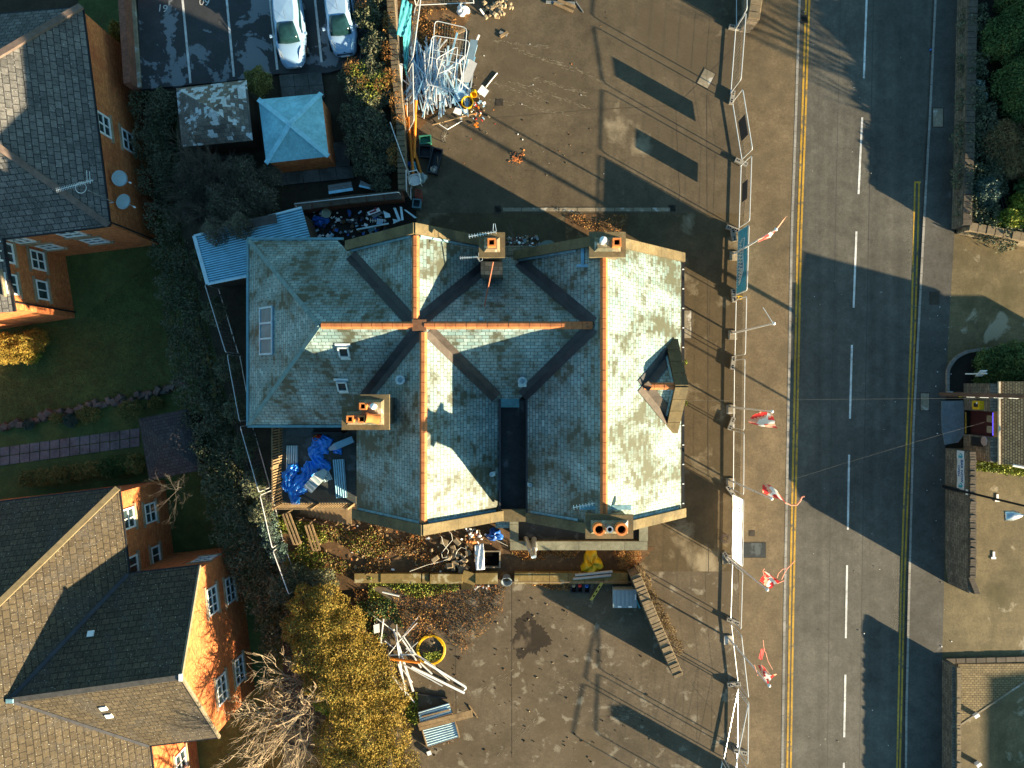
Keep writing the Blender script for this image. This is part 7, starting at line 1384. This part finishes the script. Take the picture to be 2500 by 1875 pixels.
ground_leaves('tan dry stems below the building', [(700, 1275), (1000, 1285), (1060, 1330), (900, 1400), (700, 1420)], 3600, .06, lf_tan, 'dry_growth'); ground_leaves('green sprigs below the building', [(690, 1270), (900, 1280), (960, 1340), (830, 1400), (690, 1420)], 3000, .05, lf_lime, 'leaves')
ground_leaves('green ivy at the foot of the slab wall', [(900, 1405), (1010, 1415), (1120, 1418), (1120, 1440), (990, 1470), (900, 1470)], 3000, .055, lf_lime)
leaves('twigs', lf_rust, None, cover_poly([(950, 1435), (1235, 1432), (1225, 1500), (1130, 1600), (1080, 1545), (1000, 1570)], 3000), .085, aspect=.13, kind='stuff', label='broken twigs and bark over the head of the lower yard'); leaves('twigs', twig_dark, None, cover_poly([(950, 1435), (1245, 1432), (1225, 1480), (1100, 1560)], 1600), .10, aspect=.12, kind='stuff', label='dark broken twigs over the head of the lower yard')
ground_leaves('brown leaves at the top of the lower yard', [(860, 1440), (1100, 1440), (1090, 1540), (1000, 1570), (880, 1550)], 2600, .05, lf_rust, 'leaves')
ground_leaves('dark ivy beside the scattered white lengths', [(870, 1470), (960, 1460), (985, 1530), (930, 1560), (880, 1530)], 2200, .06, lf_green)
ground_leaves('ivy patch inside the yellow coil', [(1030, 1590), (1075, 1588), (1080, 1608), (1045, 1615)], 500, .05, lf_lime); ground_leaves('ivy beside the corrugated sheets', [(985, 1690), (1020, 1690), (1022, 1760), (1000, 1800)], 1000, .06, lf_lime)
ground_leaves('golden leaves below the annexe parapet', [(1244, 1338), (1420, 1338), (1400, 1362), (1250, 1372)], 1700, .045, lf_rust, 'leaves'); ground_leaves('leaf drift along the rusty handrail', [(1290, 1422), (1400, 1422), (1390, 1440), (1320, 1444)], 700, .045, lf_rust, 'leaves')
ground_leaves('fallen leaves beside the chimney gable', [(1385, 525), (1535, 525), (1510, 575), (1420, 560)], 700, .04, lf_rust, 'leaves'); ground_leaves('fallen leaves under the fence frames', [(1000, 25), (1110, 20), (1120, 110), (1020, 140)], 2200, .05, lf_rust, 'leaves')
bush('dry_shrub', 'dry orange shrub at the head of the leaning stone wall', 'shrub', [bl(x, y, .25, .5, .45, .35) for x, y in ((1515, 1348), (1545, 1358), (1530, 1375))], 2600, .07, lf_rust, twig_m, 16, aspect=.16)
bush('dry_grass', 'strip of dry grass along the leaning stone wall', 'grass', [bl(1566 + k * 15, 1398 + k * 30, .4, .22, .5, .5) for k in range(7)], 2600, .09, lf_tan, twig_m, 8, aspect=.12)
bush('ivy_hedge', 'dull green ivy at the lower end of the back fence panels', 'hedge', [bl(x, y, .8, .9, .9, .8) for x, y in ((720, 1410), (755, 1425), (790, 1425), (690, 1440))], 9000, .06, lf_hedge, twig_dark, 12)
# golden conifer belt
B = [bl(x, y, z, r_, r_ * 1.05, z * .85) for x, y, z, r_ in ((755, 1480, 1.5, 1.2), (800, 1475, 1.5, 1.1), (740, 1530, 1.6, 1.1), (795, 1535, 1.9, 1.4), (850, 1530, 1.6, 1.1), (770, 1590, 1.9, 1.3), (830, 1595, 2.0, 1.4), (895, 1600, 1.5, 1.1), (850, 1660, 2.1, 1.5), (920, 1660, 1.6, 1.2), (800, 1660, 1.9, 1.2), (870, 1730, 2.0, 1.4), (940, 1725, 1.5, 1.1), (975, 1700, 1.0, .7), (830, 1800, 1.9, 1.4), (900, 1800, 1.8, 1.4), (965, 1790, 1.3, 1.0), (850, 1870, 1.8, 1.4), (930, 1870, 1.6, 1.3), (800, 1900, 1.6, 1.3), (990, 1860, 1.0, .8), (900, 1940, 1.6, 1.5))]
bush('golden_shrubs', 'broad golden shrub thicket beside the lower yard', 'shrub', B, 110000, .06, lf_gold, twig_m, 40, aspect=.35, shell=.72)
bush('shrub', 'small lime green ivy clump under the bare tree', 'shrub', [bl(787, 1716, 2.6, .45, .45, .4), bl(800, 1730, 2.3, .35, .35, .35)], 1500, .06, lf_lime, twig_m, 5)
# bare trees built branch by branch
def bare_tree(label, base, h, spread, mat, seed, lean=(0, 0), levels=4, n0=9, r0=.11, name='bare_tree', nsub=(4, 4, 3), cat='tree', low=.25):
    r_ = random.Random(seed); t = thing(name, label, cat, P(*base)); b = P(*base); tr = MB(); cr = MB(); top = b + Vector((lean[0] * .4, lean[1] * .4, h * .55)); tr.tube([b, b.lerp(top, .5) + Vector((r_.uniform(-.1, .1), r_.uniform(-.1, .1), 0)), top], r0, 8, r2=r0 * .6); tr.obj('trunk', mat, t)
    def grow(p, d, L, rad, lv):
        pts = [p]; k = 4
        for i in range(k): d = (d + Vector((r_.uniform(-.28, .28), r_.uniform(-.28, .28), r_.uniform(-.08, .22)))).normalized(); pts.append(pts[-1] + d * L / k)
        cr.tube(pts, rad, 5 if rad > .02 else 3, r2=rad * .45)
        if lv < levels:
            for i in range(nsub[min(lv - 1, len(nsub) - 1)]):
                s = r_.uniform(.3, 1); j = min(k - 1, int(s * k)); q_ = pts[j].lerp(pts[j + 1], s * k - j if s < 1 else 1); dd = (d + Vector((r_.uniform(-.8, .8), r_.uniform(-.8, .8), r_.uniform(-.3, .5)))).normalized(); grow(q_, dd, L * r_.uniform(.45, .7), rad * .55, lv + 1)
    for i in range(n0):
        a = 2 * math.pi * i / n0 + r_.uniform(-.3, .3); s = r_.uniform(low, 1); p0 = b.lerp(top, s); dd = Vector((math.cos(a) + lean[0] * .55, math.sin(a) + lean[1] * .55, r_.uniform(.25, .9))).normalized(); grow(p0, dd, spread * r_.uniform(.6, 1.0), r0 * .5, 1)
    cr.obj('crown', mat, t); return t
bare_tree('bare straw coloured tree leaning over the lawn from the golden shrubs', (790, 1690), 4.4, 3.3, plain('straw_bark', (.34, .26, .17), .9, 0, .3, 5), 3, (-1.5, -.15), 4, 14, .10, nsub=(7, 4, 3)); bare_tree('small bare tree below the dark tiled hut', (450, 1190), 2.2, 1.3, twig_grey, 8, (.1, 0), 4, 9, .022)
bare_tree('dense leafless tree spreading over the corrugated shed', (555, 500), 3.6, 2.3, twig_dark, 12, (-.1, -.1), 4, 18, .12, nsub=(7, 5, 4), low=.15)
B = [bl(x, y, z, r_, r_, z * .8) for x, y, z, r_ in ((520, 440, 1.5, 1.3), (590, 440, 1.6, 1.3), (480, 500, 1.4, 1.1), (560, 510, 1.8, 1.5), (630, 490, 1.5, 1.1), (600, 560, 2.4, .7), (540, 570, 2.2, .8), (470, 420, 1.2, .9), (660, 430, 1.0, .7))]
lf_twig = leafmat('twig_sliver', [(.06, .052, .042), (.10, .088, .07), (.15, .13, .10)])
t = thing('thicket', 'dense dark brown twig thicket between the sheds', 'shrub', fl(Vector(B[3][:3]), 0)); p, tn = sample_blobs(B, 26000, .35); leaves('twigs', lf_twig, t, p, .16, tint=tn, aspect=.07); p, tn = sample_blobs(B, 9000, .3); leaves('foliage', lf_hedge, t, p, .06, tint=tn)
# shrubs beside the car park and around the huts
B = [bl(x, y, z, r_, r_, z * .75) for x, y, z, r_ in ((900, 40, .9, .8), (915, 110, .8, .8), (905, 175, .8, .9), (870, 215, .8, .8), (930, 230, .7, .8), (850, 190, .6, .6), (925, -20, .9, .8), (895, 250, .8, .8))]
bush('shrub', 'olive green shrub beside the silver car', 'shrub', B, 13000, .07, lf_hedge, twig_m, 20); leaves('berry_shoots', lf_rust, bpy.data.objects['shrub.003'] if 'shrub.003' in bpy.data.objects else None, sample_blobs([bl(x, y, 1.1, .6, .6, .5) for x, y in ((860, 165), (885, 205), (930, 215), (890, 20), (955, 190))], 1500, .5)[0], .10, aspect=.08)
leaves('lit_sprays', lf_lime, bpy.data.objects['shrub.003'] if 'shrub.003' in bpy.data.objects else None, sample_blobs([bl(x, y, 1.0, .7, .7, .6) for x, y in ((880, 180), (925, 200), (900, 230))], 1100, .5)[0], .05)
B = [bl(x, y, z, r_, r_, z * .75) for x, y, z, r_ in ((860, 290, .9, .9), (905, 300, .9, .9), (880, 350, 1.0, 1.0), (930, 340, .8, .8), (900, 400, .9, .9), (940, 400, .7, .7), (930, 450, .7, .6), (955, 350, .7, .5))]
bush('shrub', 'grey green shrub between the blue roofed hut and the stone wall', 'shrub', B, 12000, .07, lf_blue if False else lf_hedge, twig_grey, 30); t = bpy.data.objects[[o.name for o in bpy.data.objects if o.name.startswith('shrub')][-1]]; leaves('bare_sprays', leafmat('grey_sliver', [(.05, .045, .04), (.10, .095, .09), (.17, .15, .13)]), t, sample_blobs(B, 6000, .5)[0], .13, aspect=.06)
bush('shrub', 'clipped round green bush above the blue roofed hut', 'shrub', [bl(632, 200, .8, .72, .8, .8)], 5000, .05, lf_box, twig_dark, 5); lower(3.0); bush('shrub', 'small golden shrub between the upper brick house and the brick wall', 'shrub', [bl(290, 82, .9, .45, .7, .8), bl(285, 105, .8, .4, .5, .6)], 2600, .06, lf_gold, twig_m, 6); level(3.0)
lower(1.0); bush('shrub', 'dark ivy beside the timber shed', 'shrub', [bl(400, 265, .7, .8, 1.4, .7), bl(385, 330, .7, .8, 1.2, .7), bl(405, 400, .7, .9, 1.2, .7)], 12000, .06, lf_hedge, twig_dark, 10)
level(1.0)
bush('shrub', 'straggling golden sprays along the wall beside the netting', 'shrub', [bl(x, y, .9, .45, .7, .6) for x, y in ((948, 130), (955, 190), (968, 250), (975, 300), (962, 380), (950, 60))], 3600, .075, lf_rust, twig_m, 14, aspect=.2)
bush('weed', 'small yellow weed at the front wall just above the dormer gable', 'weed', [bl(1672, 884, .12, .16, .16, .14)], 160, .04, lf_lime, twig_m, 2); bush('weed', 'small yellow weed at the front wall just below the dormer gable', 'weed', [bl(1672, 984, .12, .18, .16, .14)], 180, .04, lf_lime, twig_m, 2)
# lawn shrubs
lower(3.0)
bush('shrub', 'sunlit golden twiggy shrub by the upper brick house', 'shrub', [bl(20, 850, 1.0, 1.2, 1.0, .9), bl(62, 850, .9, .9, 1.0, .8), bl(90, 830, .7, .7, .8, .6)], 9000, .09, lf_gold, twig_m, 16, aspect=.2); bush('shrub', 'green leafy clump in front of the golden twiggy shrub', 'shrub', [bl(75, 868, .6, .6, .5, .5)], 2200, .06, lf_lime, twig_m, 4)
bush('shrub', 'left round blue green clipped ball in the rockery', 'shrub', [bl(71, 1035, .3, .36, .36, .36)], 1500, .04, lf_blue, twig_dark, 3); bush('shrub', 'right round blue green clipped ball in the rockery', 'shrub', [bl(174, 1026, .35, .44, .44, .42)], 1900, .04, lf_blue, twig_dark, 3)
bush('shrub', 'olive heather mound in the rockery', 'shrub', [bl(215, 1012, .3, .8, .55, .4), bl(140, 1020, .3, .5, .4, .3)], 3800, .045, lf_box, twig_dark, 4); bush('shrub', 'brown heather mound near the dark tiled hut', 'shrub', [bl(318, 1000, .4, .85, .6, .45), bl(380, 985, .3, .5, .45, .35)], 3800, .045, lf_box, twig_dark, 4)
bush('hedge', 'low clipped olive hedge along the slab path', 'hedge', [bl(70, 1170, .5, .6, .55, .5), bl(105, 1165, .5, .7, .6, .5), bl(150, 1160, .5, .8, .6, .5), bl(195, 1152, .45, .8, .55, .45), bl(225, 1145, .45, .6, .5, .45)], 9000, .05, lf_box, twig_dark, 8); bush('shrub', 'rounded dark green bush at the hut end of the clipped hedge', 'shrub', [bl(278, 1140, .5, .85, .75, .6)], 4200, .05, lf_green, twig_dark, 5); bush('shrub', 'olive bush squeezed against the dark tiled hut', 'shrub', [bl(330, 1132, .45, .6, .7, .5)], 2600, .05, lf_box, twig_dark, 4)
rock = ground('rockery_stone', (.13, .11, .095), dark=(.05, .045, .04), dark_scale=1.5)
for k in range(46):
    s = k / 45; x = 10 + 445 * s + rr.uniform(-5, 5); y = 1035 - 95 * s ** 1.1 + rr.gauss(0, 5) + (8 if x < 90 else 0); o_ = stone_block(P(x, y, -.02), (rr.uniform(.3, .65), rr.uniform(.25, .45), rr.uniform(.2, .4)), rr.uniform(0, 3), rock, 'rough dark stone of the rockery edge on the lawn', 'rockery stones', rr.uniform(-.3, .3), seed=500 + k); o_.name = 'rockery_stone'
# lawn grass
p = cover_poly([(0, 700), (180, 790), (400, 610), (430, 800), (460, 950), (250, 985), (0, 1040)], 26000); p[:, 2] = nr.uniform(-.02, .03, len(p)); leaves('grass', leafmat('grass_blade', [(.03, .036, .01), (.05, .055, .016), (.07, .07, .02)]), None, p, .045, aspect=.2, kind='stuff', label='short lawn grass between the houses')
level(3.0)
# walled garden and bed across the road
B = [bl(x, y, .6, .9, 1.3, .6) for x, y in ((2375, 60), (2372, 160), (2370, 250), (2362, 340), (2360, 430), (2370, 510), (2410, 540), (2450, 560), (2420, 450), (2400, 300), (2430, 380))]
bush('ground_cover', 'dark ivy and low growth inside the garden wall', 'ivy', B, 16000, .07, lf_hedge, twig_dark, 20); bush('shrub', 'upper rounded dark green bush in the walled garden', 'shrub', [bl(2450, 95, 1.1, 1.25, 1.35, 1.0), bl(2490, 70, 1.2, 1.2, 1.2, 1.1), bl(2425, 110, .9, .8, .9, .8)], 12000, .06, lf_green, twig_dark, 8)
bush('shrub', 'second rounded green bush below the upper one in the walled garden', 'shrub', [bl(2468, 205, 1.1, 1.1, 1.4, 1.0), bl(2500, 185, 1.2, 1.2, 1.3, 1.1), bl(2490, 250, 1.0, 1.0, 1.2, .9)], 12000, .06, lf_green, twig_dark, 8); bush('shrub', 'uppermost corner bush of the walled garden', 'shrub', [bl(2480, 0, 1.0, 1.2, 1.0, 1.0)], 5000, .06, lf_green, twig_dark, 5)
bush('shrub', 'small pale grey leaved shrub by the garden wall', 'shrub', [bl(2385, 215, .6, .4, .5, .4), bl(2395, 240, .6, .3, .4, .35)], 1500, .06, leafmat('pale_leaf', [(.10, .13, .11), (.20, .24, .20), (.30, .34, .28)]), twig_dark, 5); bush('dry_shrub', 'dry tan twiggy shrub in the walled garden', 'shrub', [bl(2450, 350, .8, 1.2, 1.3, .8), bl(2470, 400, .8, 1.0, 1.0, .7)], 6000, .12, lf_tan, twig_m, 30, aspect=.12)
bush('shrub', 'sunlit yellow green bush at the driveway corner of the walled garden', 'shrub', [bl(2465, 535, .8, 1.0, .6, .7), bl(2495, 500, .8, .8, .8, .7), bl(2430, 548, .6, .6, .5, .5)], 7000, .06, lf_lime, twig_dark, 8); bush('shrub', 'teal green bush beside the sunlit yellow green one', 'shrub', [bl(2405, 470, .8, .8, .9, .7)], 4000, .06, lf_blue, twig_dark, 6)
bush('hedge', 'rounded dark hedge in the planted bed by the bar entrance', 'hedge', [bl(2440, 880, .8, 1.3, .9, .8), bl(2410, 890, .6, .8, .8, .6), bl(2490, 880, 1.0, 1.2, 1.2, .9), bl(2450, 915, .7, 1.2, .7, .7), bl(2400, 930, .4, .6, .4, .4)], 14000, .06, lf_green, twig_dark, 10); bush('ivy_hedge', 'sunlit yellow green ivy strip behind the tall stone wall', 'hedge', [bl(2390 + k * 22, 1125 + k * 3, .7, .55, .6, .6) for k in range(6)], 6500, .06, lf_lime, twig_dark, 8)
# trees standing beyond the right and lower edges; their shadows fall into the picture
def crown_tree(label, px, h, blobs, n, size, mat, trunk_r=.2):
    b = P(*px); t = thing('evergreen_tree', label, 'tree', b); m_ = MB(); m_.tube([b, b + Vector((.1, .05, h * .4)), b + Vector((0, 0, h * .8))], trunk_r, 8, r2=trunk_r * .4)
    for k in range(6): a = k * 1.05; m_.tube([b + Vector((0, 0, h * (.3 + .07 * k))), b + Vector((math.cos(a) * 1.5, math.sin(a) * 1.5, h * (.45 + .07 * k)))], trunk_r * .4, 5, r2=.03)
    m_.obj('trunk', twig_m, t); p, tn = sample_blobs([(b.x + x, b.y + y, z, rx, ry, rz) for x, y, z, rx, ry, rz in blobs], n, .3); leaves('crown', mat, t, p, size, tint=tn); return t
for k, (px, zz_, r_) in enumerate((((2585, 330), 1.75, 2.2), ((2600, 190), 1.9, 2.4), ((2620, 50), 2.1, 2.6), ((2575, 440), 1.5, 2.0), ((2640, -90), 2.2, 2.8), ((2540, 525), 1.1, 1.5))): crown_tree(['middle', 'upper', 'topmost', 'lower', 'hidden top', 'lowest'][k] + ' evergreen of the belt just beyond the walled garden bushes', px, zz_ * 2, [(0, 0, zz_, r_, r_, zz_ * .8), (-.8, 1.2, zz_ * .8, r_ * .7, r_ * .7, zz_ * .7)], 15000, .16, lf_green)
bare_tree('bare tree beyond the walled garden casting branch shadows', (2700, 470), 6.5, 3.6, twig_m, 21, (0, 0), 4, 10, .16, nsub=(5, 4, 3)); bare_tree('bare tree below the lower edge near the golden shrubs', (1180, 2010), 6.5, 3.2, twig_m, 22, (0, 0), 4, 10, .16, nsub=(5, 4, 3)); bare_tree('second bare tree below the lower edge', (820, 2120), 6.0, 3.0, twig_m, 23, (0, 0), 4, 10, .15, nsub=(5, 4, 3))
